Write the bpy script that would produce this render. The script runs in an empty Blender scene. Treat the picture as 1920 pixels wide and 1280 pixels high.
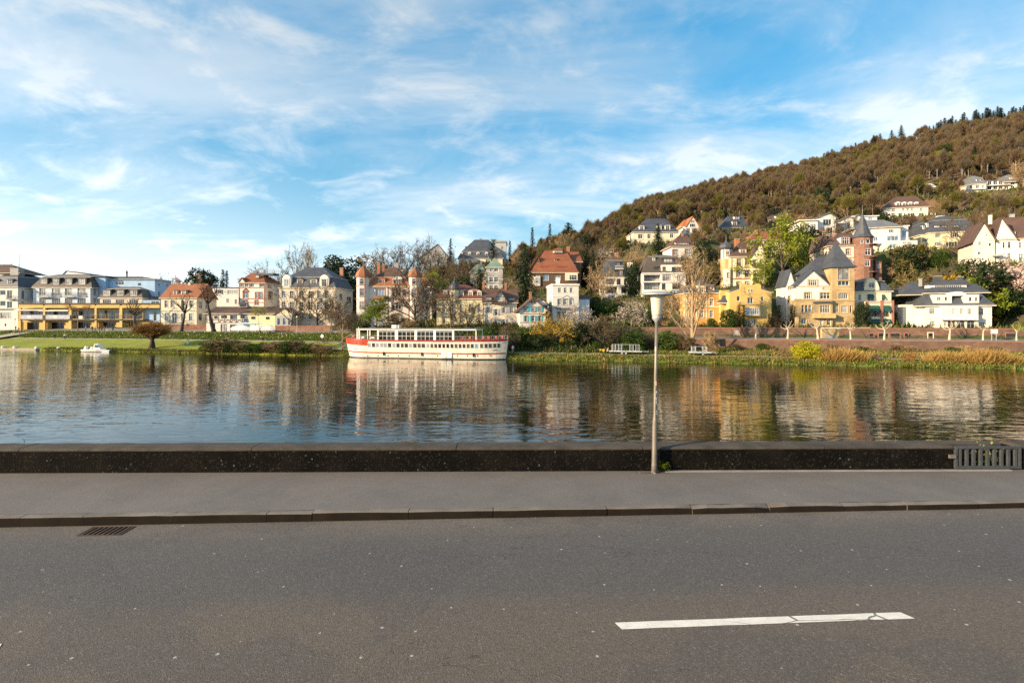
import bpy, math, random
import numpy as np
from mathutils import Vector, Matrix
PI = math.pi
R = math.radians
scene = bpy.context.scene
COL = scene.collection

# ------------------------------------------------------------------ camera, sky, sun, exposure
CAM_Z = 8.0            # the river is z = 0, the street 4.9
F = 960.0              # focal length in pixels of a 1920 wide picture
HY = 600.0             # row of the horizon
cam_data = bpy.data.cameras.new('camera')
cam_data.lens = 18.0; cam_data.sensor_width = 36.0
cam_data.shift_y = -(640.0 - HY) / 1920.0
cam_data.clip_start = 0.05; cam_data.clip_end = 6000.0
cam = bpy.data.objects.new('camera', cam_data)
cam.location = (0, 0, CAM_Z); cam.rotation_euler = (PI / 2, 0, 0)
COL.objects.link(cam); scene.camera = cam

SUN_AZ = (-0.90, -0.436)   # horizontal direction towards the sun: left and a little behind
SUN_EL = R(17)
world = bpy.data.worlds.new('World'); scene.world = world
world.use_nodes = True
wt = world.node_tree; wt.nodes.clear()
def wn(t, **k):
    n = wt.nodes.new(t)
    for a, b in k.items(): setattr(n, a, b)
    return n
wl = wt.links.new
w_out = wn('ShaderNodeOutputWorld'); w_bg = wn('ShaderNodeBackground')
w_sky = wn('ShaderNodeTexSky', sky_type='NISHITA', sun_disc=False)
w_sky.sun_elevation = SUN_EL
w_sky.sun_rotation = math.atan2(SUN_AZ[0], SUN_AZ[1])
w_sky.air_density = 1.0; w_sky.dust_density = 1.2; w_sky.ozone_density = 2.0; w_sky.altitude = 120
w_hs = wn('ShaderNodeHueSaturation'); w_hs.inputs['Saturation'].default_value = 1.55; w_hs.inputs['Value'].default_value = 1.0
w_hs.inputs['Hue'].default_value = 0.482
w_l0 = wn('ShaderNodeRGBToBW'); wl(w_sky.outputs[0], w_l0.inputs[0])
w_pw = wn('ShaderNodeMath', operation='POWER'); wl(w_l0.outputs[0], w_pw.inputs[0]); w_pw.inputs[1].default_value = -0.42      # evens out the range from zenith to horizon
w_sc = wn('ShaderNodeVectorMath', operation='SCALE'); wl(w_sky.outputs[0], w_sc.inputs[0]); wl(w_pw.outputs[0], w_sc.inputs[3])
wl(w_sc.outputs[0], w_hs.inputs['Color'])
w_tc = wn('ShaderNodeTexCoord'); w_sep = wn('ShaderNodeSeparateXYZ')
wl(w_tc.outputs['Generated'], w_sep.inputs[0])
def wmath(op, a, b=None, clamp=False):
    n = wn('ShaderNodeMath', operation=op); n.use_clamp = clamp
    for i, x in enumerate((a, b)):
        if x is None: continue
        if isinstance(x, (int, float)): n.inputs[i].default_value = x
        else: wl(x, n.inputs[i])
    return n.outputs[0]
# clouds lie on a high flat layer: direction / height
w_z = wmath('ADD', wmath('MAXIMUM', w_sep.outputs[2], 0.0), 0.22)
w_u = wmath('DIVIDE', w_sep.outputs[0], w_z); w_v = wmath('DIVIDE', w_sep.outputs[1], w_z)
w_c = wn('ShaderNodeCombineXYZ'); wl(w_u, w_c.inputs[0]); wl(w_v, w_c.inputs[1])
def wnoise(rot, scale, loc, nscale, detail, rough, dist):
    m = wn('ShaderNodeMapping'); m.inputs['Rotation'].default_value = (0, 0, R(rot)); m.inputs['Scale'].default_value = scale; m.inputs['Location'].default_value = loc
    wl(w_c.outputs[0], m.inputs[0])
    t = wn('ShaderNodeTexNoise'); t.inputs['Scale'].default_value = nscale; t.inputs['Detail'].default_value = detail
    t.inputs['Roughness'].default_value = rough; t.inputs['Distortion'].default_value = dist
    wl(m.outputs[0], t.inputs['Vector'])
    return t.outputs[0]
def wramp(x, lo, hi):
    n = wn('ShaderNodeMapRange', interpolation_type='SMOOTHSTEP'); wl(x, n.inputs[0])
    n.inputs[1].default_value = lo; n.inputs[2].default_value = hi
    return n.outputs[0]
n_big = wnoise(35, (0.7, 1.0, 1), (26.29, 7.56, 0), 0.62, 3, 0.5, 0.3)
n_wisp = wnoise(-28, (0.62, 1.5, 1), (12.18, 50.49, 0), 1.25, 12, 0.60, 0.55)
n_puff = wnoise(18, (1, 1.15, 1), (22.35, 13.12, 0), 3.3, 12, 0.62, 0.35)
m_big = wramp(n_big, 0.16, 0.48)
m_wisp = wramp(n_wisp, 0.30, 0.70)
m_puff = wramp(n_puff, 0.46, 0.74)
w_mask = wmath('ADD', wmath('MULTIPLY', m_big, wmath('ADD', wmath('MULTIPLY', m_wisp, 0.66), 0.16)), wmath('MULTIPLY', m_puff, wmath('ADD', wmath('MULTIPLY', m_big, 0.50), 0.10)), True)
# low haze near the horizon
w_hz = wmath('POWER', wmath('SUBTRACT', 1.0, wmath('MAXIMUM', w_sep.outputs[2], 0.0)), 4.6)
# the low haze glows on the side of the sun and fades away from it
w_az = wramp(wmath('ADD', wmath('MULTIPLY', w_sep.outputs[0], SUN_AZ[0]), wmath('MULTIPLY', w_sep.outputs[1], SUN_AZ[1])), -0.75, 0.45)
w_hz = wmath('MULTIPLY', w_hz, wmath('ADD', wmath('MULTIPLY', w_az, 0.95), 0.22))
w_mask2 = wmath('MAXIMUM', w_mask, wmath('MULTIPLY', w_hz, 1.0), True)
w_mix = wn('ShaderNodeMix', data_type='RGBA')
wl(w_mask2, w_mix.inputs[0]); wl(w_hs.outputs[0], w_mix.inputs[6])
# the clouds and the haze take the light of the sky behind them, whitened
w_lum = wn('ShaderNodeRGBToBW'); wl(w_sc.outputs[0], w_lum.inputs[0])
w_cl = wn('ShaderNodeCombineColor')
w_lv = wmath('ADD', wmath('MULTIPLY', w_lum.outputs[0], 1.25), wmath('ADD', wmath('MULTIPLY', w_hz, 1.2), 0.70))
for i, k in enumerate((0.90, 1.03, 1.14)): wl(wmath('MULTIPLY', w_lv, k), w_cl.inputs[i])
wl(w_cl.outputs[0], w_mix.inputs[7])
wl(w_mix.outputs[2], w_bg.inputs['Color'])
w_bg.inputs['Strength'].default_value = 0.15
wl(w_bg.outputs[0], w_out.inputs['Surface'])

sun_data = bpy.data.lights.new('sun', 'SUN')
sun_data.energy = 4.7; sun_data.angle = R(0.6); sun_data.color = (1.0, 0.75, 0.46)
sun = bpy.data.objects.new('sun', sun_data); COL.objects.link(sun)
_d = Vector((SUN_AZ[0] * math.cos(SUN_EL), SUN_AZ[1] * math.cos(SUN_EL), math.sin(SUN_EL)))
sun.rotation_euler = (-_d).to_track_quat('-Z', 'Y').to_euler(); sun.location = (-60, -40, 60)

scene.view_settings.view_transform = 'Standard'; scene.view_settings.look = 'None'
scene.view_settings.exposure = 1.1; scene.view_settings.gamma = 1.0
scene.view_settings.use_curve_mapping = False
scene.render.engine = 'CYCLES'
scene.cycles.use_denoising = False
scene.cycles.max_bounces = 6; scene.cycles.diffuse_bounces = 3; scene.cycles.glossy_bounces = 3
scene.cycles.transparent_max_bounces = 4; scene.cycles.caustics_reflective = False; scene.cycles.caustics_refractive = False

# ------------------------------------------------------------------ materials
MATS = {}
def _new(name):
    m = bpy.data.materials.new(name); m.use_nodes = True
    t = m.node_tree; b = t.nodes['Principled BSDF']
    MATS[name] = m
    return m, t, b
def nd(t, typ, **k):
    n = t.nodes.new(typ)
    for a, v in k.items(): setattr(n, a, v)
    return n
def noise(t, vec, scale, detail=4, rough=0.55, dist=0.0):
    n = nd(t, 'ShaderNodeTexNoise'); n.inputs['Scale'].default_value = scale; n.inputs['Detail'].default_value = detail
    n.inputs['Roughness'].default_value = rough; n.inputs['Distortion'].default_value = dist
    if vec is not None: t.links.new(vec, n.inputs['Vector'])
    return n.outputs[0]
def mapping(t, src, scale=(1, 1, 1), rot=(0, 0, 0), loc=(0, 0, 0)):
    m = nd(t, 'ShaderNodeMapping'); m.inputs['Scale'].default_value = scale; m.inputs['Rotation'].default_value = rot; m.inputs['Location'].default_value = loc
    t.links.new(src, m.inputs[0]); return m.outputs[0]
def rng(t, x, lo, hi, a=0.0, b=1.0, smooth=True):
    n = nd(t, 'ShaderNodeMapRange', interpolation_type='SMOOTHSTEP' if smooth else 'LINEAR')
    n.inputs[1].default_value = lo; n.inputs[2].default_value = hi; n.inputs[3].default_value = a; n.inputs[4].default_value = b
    t.links.new(x, n.inputs[0]); return n.outputs[0]
def mix(t, fac, a, b, blend='MIX'):
    n = nd(t, 'ShaderNodeMix', data_type='RGBA', blend_type=blend)
    for i, x in ((0, fac), (6, a), (7, b)):
        if isinstance(x, (int, float)): n.inputs[i].default_value = x
        elif isinstance(x, tuple): n.inputs[i].default_value = (*x[:3], 1)
        else: t.links.new(x, n.inputs[i])
    return n.outputs[2]
def mth(t, op, a, b=None, clamp=False):
    n = nd(t, 'ShaderNodeMath', operation=op); n.use_clamp = clamp
    for i, x in enumerate((a, b)):
        if x is None: continue
        if isinstance(x, (int, float)): n.inputs[i].default_value = x
        else: t.links.new(x, n.inputs[i])
    return n.outputs[0]
def bump(t, b, h, strength=0.3, dist=0.02):
    n = nd(t, 'ShaderNodeBump'); n.inputs['Strength'].default_value = strength; n.inputs['Distance'].default_value = dist
    t.links.new(h, n.inputs['Height']); t.links.new(n.outputs[0], b.inputs['Normal'])
def geo(t): return nd(t, 'ShaderNodeNewGeometry').outputs['Position']
def objc(t): return nd(t, 'ShaderNodeTexCoord').outputs['Object']

def pmat(name, col, var=0.18, scale=0.8, rough=0.8, fine=0.0, bmp=0.0, metal=0.0, col2=None):
    """plain coloured surface with uneven weathering"""
    m, t, b = _new(name)
    p = geo(t)
    n = noise(t, p, scale, 6, 0.6)
    dark = col2 or tuple(c * (1 - var * 1.6) for c in col)
    light = tuple(min(1, c * (1 + var * 0.6)) for c in col) if not col2 else col
    c = mix(t, rng(t, n, 0.3, 0.7), dark, light)
    if fine:
        c = mix(t, fine, c, mix(t, noise(t, p, scale * 14, 3), tuple(x * 0.6 for x in col), tuple(min(1, x * 1.3) for x in col)))
    t.links.new(c, b.inputs['Base Color'])
    b.inputs['Roughness'].default_value = rough; b.inputs['Metallic'].default_value = metal
    if bmp: bump(t, b, noise(t, p, scale * 20, 3), bmp, 0.02)
    return m
def render_wall(name, col, stain=0.25):
    """house plaster: streaks of dirt running down, slight mottling"""
    m, t, b = _new(name)
    p = geo(t)
    n = noise(t, p, 0.5, 5, 0.6)
    streak = noise(t, mapping(t, p, (1.6, 1.6, 0.12)), 1.0, 5, 0.6)
    c = mix(t, rng(t, n, 0.3, 0.7), tuple(x * (1 - stain * 0.5) for x in col), col)
    c = mix(t, mth(t, 'MULTIPLY', rng(t, streak, 0.52, 0.75), stain), c, tuple(x * 0.45 for x in col))
    t.links.new(c, b.inputs['Base Color']); b.inputs['Roughness'].default_value = 0.9
    return m
def roof_mat(name, col, col2, row=0.35, rough=0.75):
    """tiles or slates: courses as fine relief, single tiles of slightly different colour"""
    m, t, b = _new(name)
    p = geo(t)
    w = nd(t, 'ShaderNodeTexWave', wave_type='BANDS', bands_direction='Z', wave_profile='SAW')
    w.inputs['Scale'].default_value = 0.5 / row; w.inputs['Distortion'].default_value = 0.4; w.inputs['Detail'].default_value = 1
    t.links.new(p, w.inputs['Vector'])
    v = nd(t, 'ShaderNodeTexVoronoi'); v.inputs['Scale'].default_value = 2.6; t.links.new(p, v.inputs['Vector'])
    sp = nd(t, 'ShaderNodeSeparateColor'); t.links.new(v.outputs['Color'], sp.inputs[0])
    big = noise(t, p, 0.45, 5, 0.65)
    c = mix(t, rng(t, big, 0.33, 0.68), col, col2)
    c = mix(t, mth(t, 'MULTIPLY', sp.outputs[0], 0.35), c, tuple(x * 0.55 for x in col))
    c = mix(t, mth(t, 'MULTIPLY', w.outputs[1], 0.28), c, tuple(x * 0.45 for x in col2))
    t.links.new(c, b.inputs['Base Color']); b.inputs['Roughness'].default_value = rough
    bump(t, b, w.outputs[1], 0.5, 0.05)
    return m
def stone_mat(name, col, col2, mortar, sx=0.5, sz=0.25, sc=1.0):
    m, t, b = _new(name)
    p = geo(t)
    sep = nd(t, 'ShaderNodeSeparateXYZ'); t.links.new(p, sep.inputs[0])
    cb = nd(t, 'ShaderNodeCombineXYZ'); t.links.new(mth(t, 'ADD', sep.outputs[0], mth(t, 'MULTIPLY', sep.outputs[1], 0.7)), cb.inputs[0]); t.links.new(sep.outputs[2], cb.inputs[1])
    br = nd(t, 'ShaderNodeTexBrick'); br.inputs['Scale'].default_value = sc
    br.inputs['Brick Width'].default_value = sx; br.inputs['Row Height'].default_value = sz; br.inputs['Mortar Size'].default_value = 0.02; br.inputs['Bias'].default_value = 0
    br.inputs['Color1'].default_value = (*col, 1); br.inputs['Color2'].default_value = (*col2, 1); br.inputs['Mortar'].default_value = (*mortar, 1)
    t.links.new(cb.outputs[0], br.inputs['Vector'])
    n = noise(t, p, 0.35, 6, 0.65)
    c = mix(t, rng(t, n, 0.35, 0.7), br.outputs[0], tuple(x * 0.55 for x in col2))
    c = mix(t, mth(t, 'MULTIPLY', noise(t, p, 3.5, 5), 0.5), c, tuple(min(1, x * 1.25) for x in col))
    t.links.new(c, b.inputs['Base Color']); b.inputs['Roughness'].default_value = 0.92
    bump(t, b, br.outputs[1], 0.5, -0.03)
    return m
def leaf_mat(name, col, col2, scale=0.35, trans=0.35, rough=0.6):
    """leaves or needles: hue drifts through the crown, light passes through"""
    m, t, b = _new(name)
    out = [n for n in t.nodes if n.type == 'OUTPUT_MATERIAL'][0]
    p = geo(t)
    c = mix(t, rng(t, noise(t, p, scale, 3), 0.36, 0.64), col, col2)
    v = nd(t, 'ShaderNodeTexWhiteNoise'); 
    g = nd(t, 'ShaderNodeNewGeometry'); t.links.new(g.outputs['Random Per Island'], v.inputs['Vector'])
    c = mix(t, mth(t, 'MULTIPLY', v.outputs[0], 0.45), c, tuple(x * 0.5 for x in col))
    oi = nd(t, 'ShaderNodeObjectInfo')
    c = mix(t, rng(t, noise(t, p, 0.022, 4, 0.6), 0.40, 0.66, 0.0, 0.45), c, tuple(x * 0.55 for x in col))
    c = mix(t, mth(t, 'MULTIPLY', oi.outputs['Random'], 0.55), c, tuple((x * 0.7 + y * 0.3) * 0.75 for x, y in zip(col2, col)))
    t.links.new(c, b.inputs['Base Color']); b.inputs['Roughness'].default_value = rough
    b.inputs['Specular IOR Level'].default_value = 0.25
    if trans:
        tr = nd(t, 'ShaderNodeBsdfTranslucent'); t.links.new(c, tr.inputs[0])
        mx = nd(t, 'ShaderNodeMixShader'); mx.inputs[0].default_value = trans
        t.links.new(b.outputs[0], mx.inputs[1]); t.links.new(tr.outputs[0], mx.inputs[2]); t.links.new(mx.outputs[0], out.inputs[0])
    return m
def glass_mat(name, col, rough=0.12, spec=0.6):
    m, t, b = _new(name)
    p = geo(t)
    c = mix(t, rng(t, noise(t, p, 0.45, 2), 0.4, 0.62), tuple(x * 0.5 for x in col), tuple(x * 1.5 for x in col))
    t.links.new(c, b.inputs['Base Color']); b.inputs['Roughness'].default_value = rough; b.inputs['Specular IOR Level'].default_value = spec
    return m
def M(*names): return [MATS[n] for n in names]

# ------------------------------------------------------------------ mesh helpers
class MB:
    def __init__(s): s.v = []; s.f = []; s.m = []
    def poly(s, pts, mi=0):
        i = len(s.v); s.v += [tuple(p) for p in pts]; s.f.append(tuple(range(i, i + len(pts)))); s.m.append(mi); return s
    def box(s, x0, x1, y0, y1, z0, z1, mi=0):
        i = len(s.v)
        s.v += [(x0, y0, z0), (x1, y0, z0), (x1, y1, z0), (x0, y1, z0), (x0, y0, z1), (x1, y0, z1), (x1, y1, z1), (x0, y1, z1)]
        for q in ((0, 3, 2, 1), (4, 5, 6, 7), (0, 1, 5, 4), (1, 2, 6, 5), (2, 3, 7, 6), (3, 0, 4, 7)):
            s.f.append(tuple(i + k for k in q)); s.m.append(mi)
        return s
    def bar(s, a, b, w, h=None, mi=0):
        a = Vector(a); b = Vector(b); d = (b - a).normalized(); h = h or w
        u = d.cross(Vector((0, 0, 1)));
        if u.length < 1e-4: u = Vector((1, 0, 0))
        u.normalize(); n = u.cross(d)
        i = len(s.v)
        for p in (a, b):
            for (k, l) in ((-1, -1), (1, -1), (1, 1), (-1, 1)): s.v.append(tuple(p + u * (w / 2 * k) + n * (h / 2 * l)))
        for q in ((3, 2, 1, 0), (4, 5, 6, 7), (0, 1, 5, 4), (1, 2, 6, 5), (2, 3, 7, 6), (3, 0, 4, 7)):
            s.f.append(tuple(i + k for k in q)); s.m.append(mi)
        return s
    def tube(s, pts, rad, n=6, mi=0, cap=True):
        pts = [Vector(p) for p in pts]
        if not hasattr(rad, '__len__'): rad = [rad] * len(pts)
        i = len(s.v); u = None
        for k, p in enumerate(pts):
            d = (pts[min(k + 1, len(pts) - 1)] - pts[max(k - 1, 0)]).normalized()
            if u is None:
                u = d.cross(Vector((0, 1, 0)) if abs(d.y) < 0.9 else Vector((1, 0, 0))).normalized()
            else:
                u = (u - d * u.dot(d)).normalized()
            w = d.cross(u)
            for j in range(n):
                a = 2 * PI * j / n
                s.v.append(tuple(p + (u * math.cos(a) + w * math.sin(a)) * rad[k]))
        for k in range(len(pts) - 1):
            for j in range(n):
                a = i + k * n + j; b = i + k * n + (j + 1) % n
                s.f.append((a, b, b + n, a + n)); s.m.append(mi)
        if cap:
            s.f.append(tuple(i + j for j in reversed(range(n)))); s.m.append(mi)
            s.f.append(tuple(i + (len(pts) - 1) * n + j for j in range(n))); s.m.append(mi)
        return s
    def lathe(s, prof, n=16, c=(0, 0), mi=0, a0=0.0, squash=1.0):
        i = len(s.v)
        for r, z in prof:
            for j in range(n):
                a = a0 + 2 * PI * j / n
                s.v.append((c[0] + r * math.cos(a), c[1] + r * math.sin(a) * squash, z))
        for k in range(len(prof) - 1):
            for j in range(n):
                a = i + k * n + j; b = i + k * n + (j + 1) % n
                s.f.append((a, b, b + n, a + n)); s.m.append(mi)
        s.f.append(tuple(i + j for j in reversed(range(n)))); s.m.append(mi)
        s.f.append(tuple(i + (len(prof) - 1) * n + j for j in range(n))); s.m.append(mi)
        return s
    def extrude(s, poly, y0, y1, mi=0, axis='y'):
        """closed prism of an (a, z) outline between y0 and y1"""
        f = (lambda a, z, y: (a, y, z)) if axis == 'y' else (lambda a, z, y: (y, a, z))
        n = len(poly); i = len(s.v)
        s.v += [f(a, z, y0) for a, z in poly] + [f(a, z, y1) for a, z in poly]
        s.f.append(tuple(i + k for k in range(n))); s.m.append(mi)
        s.f.append(tuple(i + n + k for k in reversed(range(n)))); s.m.append(mi)
        for k in range(n):
            l = (k + 1) % n
            s.f.append((i + l, i + k, i + n + k, i + n + l)); s.m.append(mi)
        return s
    def mesh(s, name, mats, smooth=False):
        me = bpy.data.meshes.new(name)
        me.from_pydata(s.v, [], s.f)
        for m in mats: me.materials.append(m)
        me.polygons.foreach_set('material_index', s.m)
        if smooth: me.polygons.foreach_set('use_smooth', [True] * len(s.f))
        me.update(); return me
    def build(s, name, mats, parent=None, smooth=False):
        if not isinstance(mats, (list, tuple)): mats = [mats]
        mats = [MATS[m] if isinstance(m, str) else m for m in mats]
        return link(name, s.mesh(name, mats, smooth), parent)
def link(name, data, parent=None, loc=None, rotz=None):
    o = bpy.data.objects.new(name, data); COL.objects.link(o)
    if parent: o.parent = parent
    if loc is not None: o.location = loc
    if rotz is not None: o.rotation_euler = (0, 0, rotz)
    return o
def tag(o, label=None, cat=None, group=None, kind=None):
    if label: o['label'] = label
    if cat: o['category'] = cat
    if group: o['group'] = group
    if kind: o['kind'] = kind
    return o
def empty(name, loc, rotz=0.0):
    o = link(name, None, None, loc, rotz); o.empty_display_size = 0.2; return o
def smooth_all(o):
    o.data.polygons.foreach_set('use_smooth', [True] * len(o.data.polygons)); return o

# ------------------------------------------------------------------ the lie of the land
BK_A, BK_B = 104.5, -0.252                      # far waterline: Y = A + B X
BK_L = math.sqrt(1 + BK_B * BK_B)
def st(X, Y): return ((X + BK_B * (Y - BK_A)) / BK_L, (Y - BK_A - BK_B * X) / BK_L)
def xy(s, t): return ((s - BK_B * t) / BK_L, BK_A + (BK_B * s + t) / BK_L)
def depth_at(px, t):
    xn = (px - 960) / F
    return (BK_A + BK_L * t) / (1 - BK_B * xn)
def pix(px, py, Y): return Vector(((px - 960) / F * Y, Y, CAM_Z + (HY - py) / F * Y))
def sm(a, b, x):
    x = np.clip((np.asarray(x, float) - a) / (b - a), 0, 1); return x * x * (3 - 2 * x)
RIDGE_S = [-1500, -900, -494, -306, -206, -144, -85, -29, 25, 75, 170, 256, 342, 600, 1200]
RIDGE_Z = [30, 32, 34, 34, 36, 38, 46, 78, 117, 129, 146, 168, 180, 192, 200]
P_L = [(-6, -2.5), (-0.4, -0.6), (0, 0.25), (0.6, 0.55), (13, 2.5), (14.5, 2.7), (20, 4.4), (28, 4.6), (36, 5.6), (60, 11.0)]
P_M = [(-6, -2.5), (-0.4, -0.6), (0, 0.15), (1.5, 0.7), (8, 1.1), (13, 1.9), (24, 5.6), (32, 7.2), (40, 8.2), (60, 16.0)]
P_R = [(-6, -2.5), (-0.4, -0.6), (0, 0.12), (1.5, 0.7), (9, 0.9), (22.9, 1.3), (23.2, 3.72), (31, 3.85), (31.3, 6.2), (41, 6.5), (60, 19.0)]
def _pf(P, t): return np.interp(t, [a for a, b in P], [b for a, b in P])
def ground(s, t):
    s = np.asarray(s, float); t = np.asarray(t, float)
    wl_ = 1 - sm(-62, -34, s); wr_ = sm(16, 24, s); wm_ = 1 - wl_ - wr_
    z = wl_ * _pf(P_L, t) + wm_ * _pf(P_M, t) + wr_ * _pf(P_R, t)
    rz = np.interp(s, RIDGE_S, RIDGE_Z)
    x = np.clip((t - 60) / 370.0, 0, 1)
    pw = 0.79 + 0.5 * (1 - sm(-300, -90, s))
    z60 = wl_ * 11.0 + wm_ * 16.0 + wr_ * 19.0
    hill = z60 + (rz - z60) * x ** pw
    z = np.where(t > 60, hill, z)
    bumps = 1.6 * np.sin(s * 0.031 + 1.3) * np.sin(t * 0.043 + s * 0.012) + 0.8 * np.sin(s * 0.083 + t * 0.061)
    z = z + bumps * sm(60, 140, t)
    z = z - np.clip(t - 445, 0, 900) * 0.12
    return z
PADS = []
_ground0 = ground
def ground(s, t):
    s = np.asarray(s, float); t = np.asarray(t, float); z = _ground0(s, t)
    if not PADS: return z
    wm = np.zeros(np.broadcast(s, t).shape); ws = wm.copy(); wz = wm.copy()
    for (ps, pt, pz_, r0, r1) in PADS:
        w = (1 - sm(r0, r1, np.hypot(s - ps, t - pt))) * sm(33, 38, t); wm = np.maximum(wm, w); ws += w * w; wz += w * w * pz_
    return np.where(wm > 1e-4, z * (1 - wm) + wm * wz / np.maximum(ws, 1e-6), z)
def gz(X, Y):
    s, t = st(X, Y); return float(ground(s, t))
def hit(px, py, y0=None, y1=900):
    """where the view ray through a photograph pixel meets the land"""
    xn = (px - 960) / F; k = (HY - py) / F
    Ys = np.arange(y0 or depth_at(px, 1.0), y1, 0.5)
    s, t = st(xn * Ys, Ys)
    d = ground(s, t) - (CAM_Z + k * Ys)
    i = np.argmax(d > 0)
    return float(Ys[i]) if d.max() > 0 else float(y1)
# ------------------------------------------------------------------ surface materials of the setting
def make_surface_materials():
    # asphalt
    for name, base, band in (('asphalt', (0.118, 0.106, 0.096), True), ('pavement_asphalt', (0.150, 0.136, 0.125), False)):
        m, t, b = _new(name)
        p = geo(t)
        grain = noise(t, p, 95, 3, 0.7)
        mid = noise(t, p, 1.1, 6, 0.6)
        c = mix(t, rng(t, mid, 0.3, 0.7), tuple(x * 0.86 for x in base), tuple(x * 1.1 for x in base))
        if band:
            sep = nd(t, 'ShaderNodeSeparateXYZ'); t.links.new(p, sep.inputs[0])
            across = mth(t, 'ADD', mth(t, 'SUBTRACT', sep.outputs[1], mth(t, 'MULTIPLY', sep.outputs[0], 0.045)), mth(t, 'MULTIPLY', noise(t, p, 0.35, 4), 0.5))
            w = nd(t, 'ShaderNodeTexNoise', noise_dimensions='1D'); w.inputs['Scale'].default_value = 0.95; w.inputs['Detail'].default_value = 3
            t.links.new(across, w.inputs['W'])
            ramp = nd(t, 'ShaderNodeValToRGB'); t.links.new(rng(t, mth(t, 'ADD', across, mth(t, 'MULTIPLY', w.outputs[0], 0.5)), 1.0, 9.0, smooth=False), ramp.inputs[0])
            el = ramp.color_ramp.elements; el[0].position = 0.20; el[0].color = (.105, .092, .080, 1); el[1].position = 0.98; el[1].color = (.27, .225, .185, 1)
            for ps, cc in ((.36, (.092, .086, .082)), (.47, (.150, .118, .084)), (.60, (.165, .130, .094)), (.68, (.105, .096, .090)), (.79, (.098, .095, .094)), (.86, (.125, .110, .097)), (.92, (.185, .156, .130))):
                q = el.new(ps); q.color = (*cc, 1)
            c = mix(t, 0.85, c, mix(t, 1.0, ramp.outputs[0], (.80, .81, .84), 'MULTIPLY'))
            iso = mth(t, 'ABSOLUTE', mth(t, 'SUBTRACT', noise(t, mapping(t, p, (0.35, 0.8, 1)), 1.1, 6, 0.6), 0.5))
            ck = mth(t, 'MULTIPLY', mth(t, 'LESS_THAN', iso, 0.0022), rng(t, noise(t, p, 0.33, 2), 0.54, 0.60))
            c = mix(t, mth(t, 'MULTIPLY', ck, 0.75), c, (0.025, 0.024, 0.022))
            c = mix(t, rng(t, mid, 0.3, 0.7, 0.0, 0.35), c, tuple(x * 0.7 for x in base))
            # worn patch of newer tar
            patch = mth(t, 'MULTIPLY', rng(t, noise(t, p, 0.5, 2, 0.4), 0.56, 0.565), 0.30)
            c = mix(t, patch, c, (0.06, 0.06, 0.062))
        # single stones
        v = nd(t, 'ShaderNodeTexVoronoi'); v.inputs['Scale'].default_value = 78; t.links.new(p, v.inputs['Vector'])
        vs = nd(t, 'ShaderNodeSeparateColor'); t.links.new(v.outputs['Color'], vs.inputs[0])
        c = mix(t, rng(t, vs.outputs[0], 0.74, 1.0, 0, 0.42 if band else 0.25), c, tuple(x * 2.4 for x in base))
        c = mix(t, rng(t, vs.outputs[1], 0.7, 1.0, 0, 0.6 if band else 0.3), c, tuple(x * 0.3 for x in base))
        c = mix(t, rng(t, grain, 0.35, 0.7, 0, 0.5), c, tuple(x * 0.55 for x in base))
        # trodden chewing gum and chips of paint
        v2 = nd(t, 'ShaderNodeTexVoronoi', voronoi_dimensions='2D'); v2.inputs['Scale'].default_value = 2.3 if band else 3.2; t.links.new(p, v2.inputs['Vector'])
        s2 = nd(t, 'ShaderNodeSeparateColor'); t.links.new(v2.outputs['Color'], s2.inputs[0])
        spot = mth(t, 'MULTIPLY', mth(t, 'LESS_THAN', v2.outputs['Distance'], mth(t, 'MULTIPLY', s2.outputs[1], 0.040)), mth(t, 'GREATER_THAN', s2.outputs[0], 0.45 if band else 0.85))
        c = mix(t, mth(t, 'MULTIPLY', spot, 0.6 if band else 0.3), c, (0.55, 0.53, 0.50))
        t.links.new(c, b.inputs['Base Color']); b.inputs['Roughness'].default_value = 0.82
        h = mth(t, 'ADD', grain, mth(t, 'MULTIPLY', v.outputs['Distance'], 0.8))
        bump(t, b, h, 0.55 if band else 0.25, 0.006)
    # old black concrete of the river wall
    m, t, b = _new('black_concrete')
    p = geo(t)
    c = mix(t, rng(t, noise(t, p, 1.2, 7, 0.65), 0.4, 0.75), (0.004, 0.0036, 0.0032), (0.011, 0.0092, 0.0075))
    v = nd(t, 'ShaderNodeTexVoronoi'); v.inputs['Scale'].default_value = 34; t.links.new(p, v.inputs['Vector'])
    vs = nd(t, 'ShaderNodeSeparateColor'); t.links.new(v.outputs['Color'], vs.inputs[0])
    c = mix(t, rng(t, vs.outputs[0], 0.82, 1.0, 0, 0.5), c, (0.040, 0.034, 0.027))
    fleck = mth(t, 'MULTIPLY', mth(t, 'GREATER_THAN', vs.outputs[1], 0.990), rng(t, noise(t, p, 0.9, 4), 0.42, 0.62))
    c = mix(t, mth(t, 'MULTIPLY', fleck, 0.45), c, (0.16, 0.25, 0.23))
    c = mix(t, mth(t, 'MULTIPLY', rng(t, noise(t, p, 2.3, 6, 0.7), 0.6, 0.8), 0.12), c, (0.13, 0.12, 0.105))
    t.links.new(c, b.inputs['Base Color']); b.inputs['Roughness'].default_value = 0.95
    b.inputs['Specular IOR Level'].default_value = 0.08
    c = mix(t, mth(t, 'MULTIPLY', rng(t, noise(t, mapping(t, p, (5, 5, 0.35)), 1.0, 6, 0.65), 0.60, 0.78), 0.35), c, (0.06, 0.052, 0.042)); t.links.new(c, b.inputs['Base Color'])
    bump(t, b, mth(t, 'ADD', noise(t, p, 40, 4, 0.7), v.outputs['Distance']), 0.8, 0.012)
    # coping
    m, t, b = _new('coping_concrete')
    p = geo(t)
    c = mix(t, rng(t, noise(t, p, 2.2, 6, 0.65), 0.3, 0.7), (0.028, 0.022, 0.016), (0.066, 0.054, 0.043))
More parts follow.
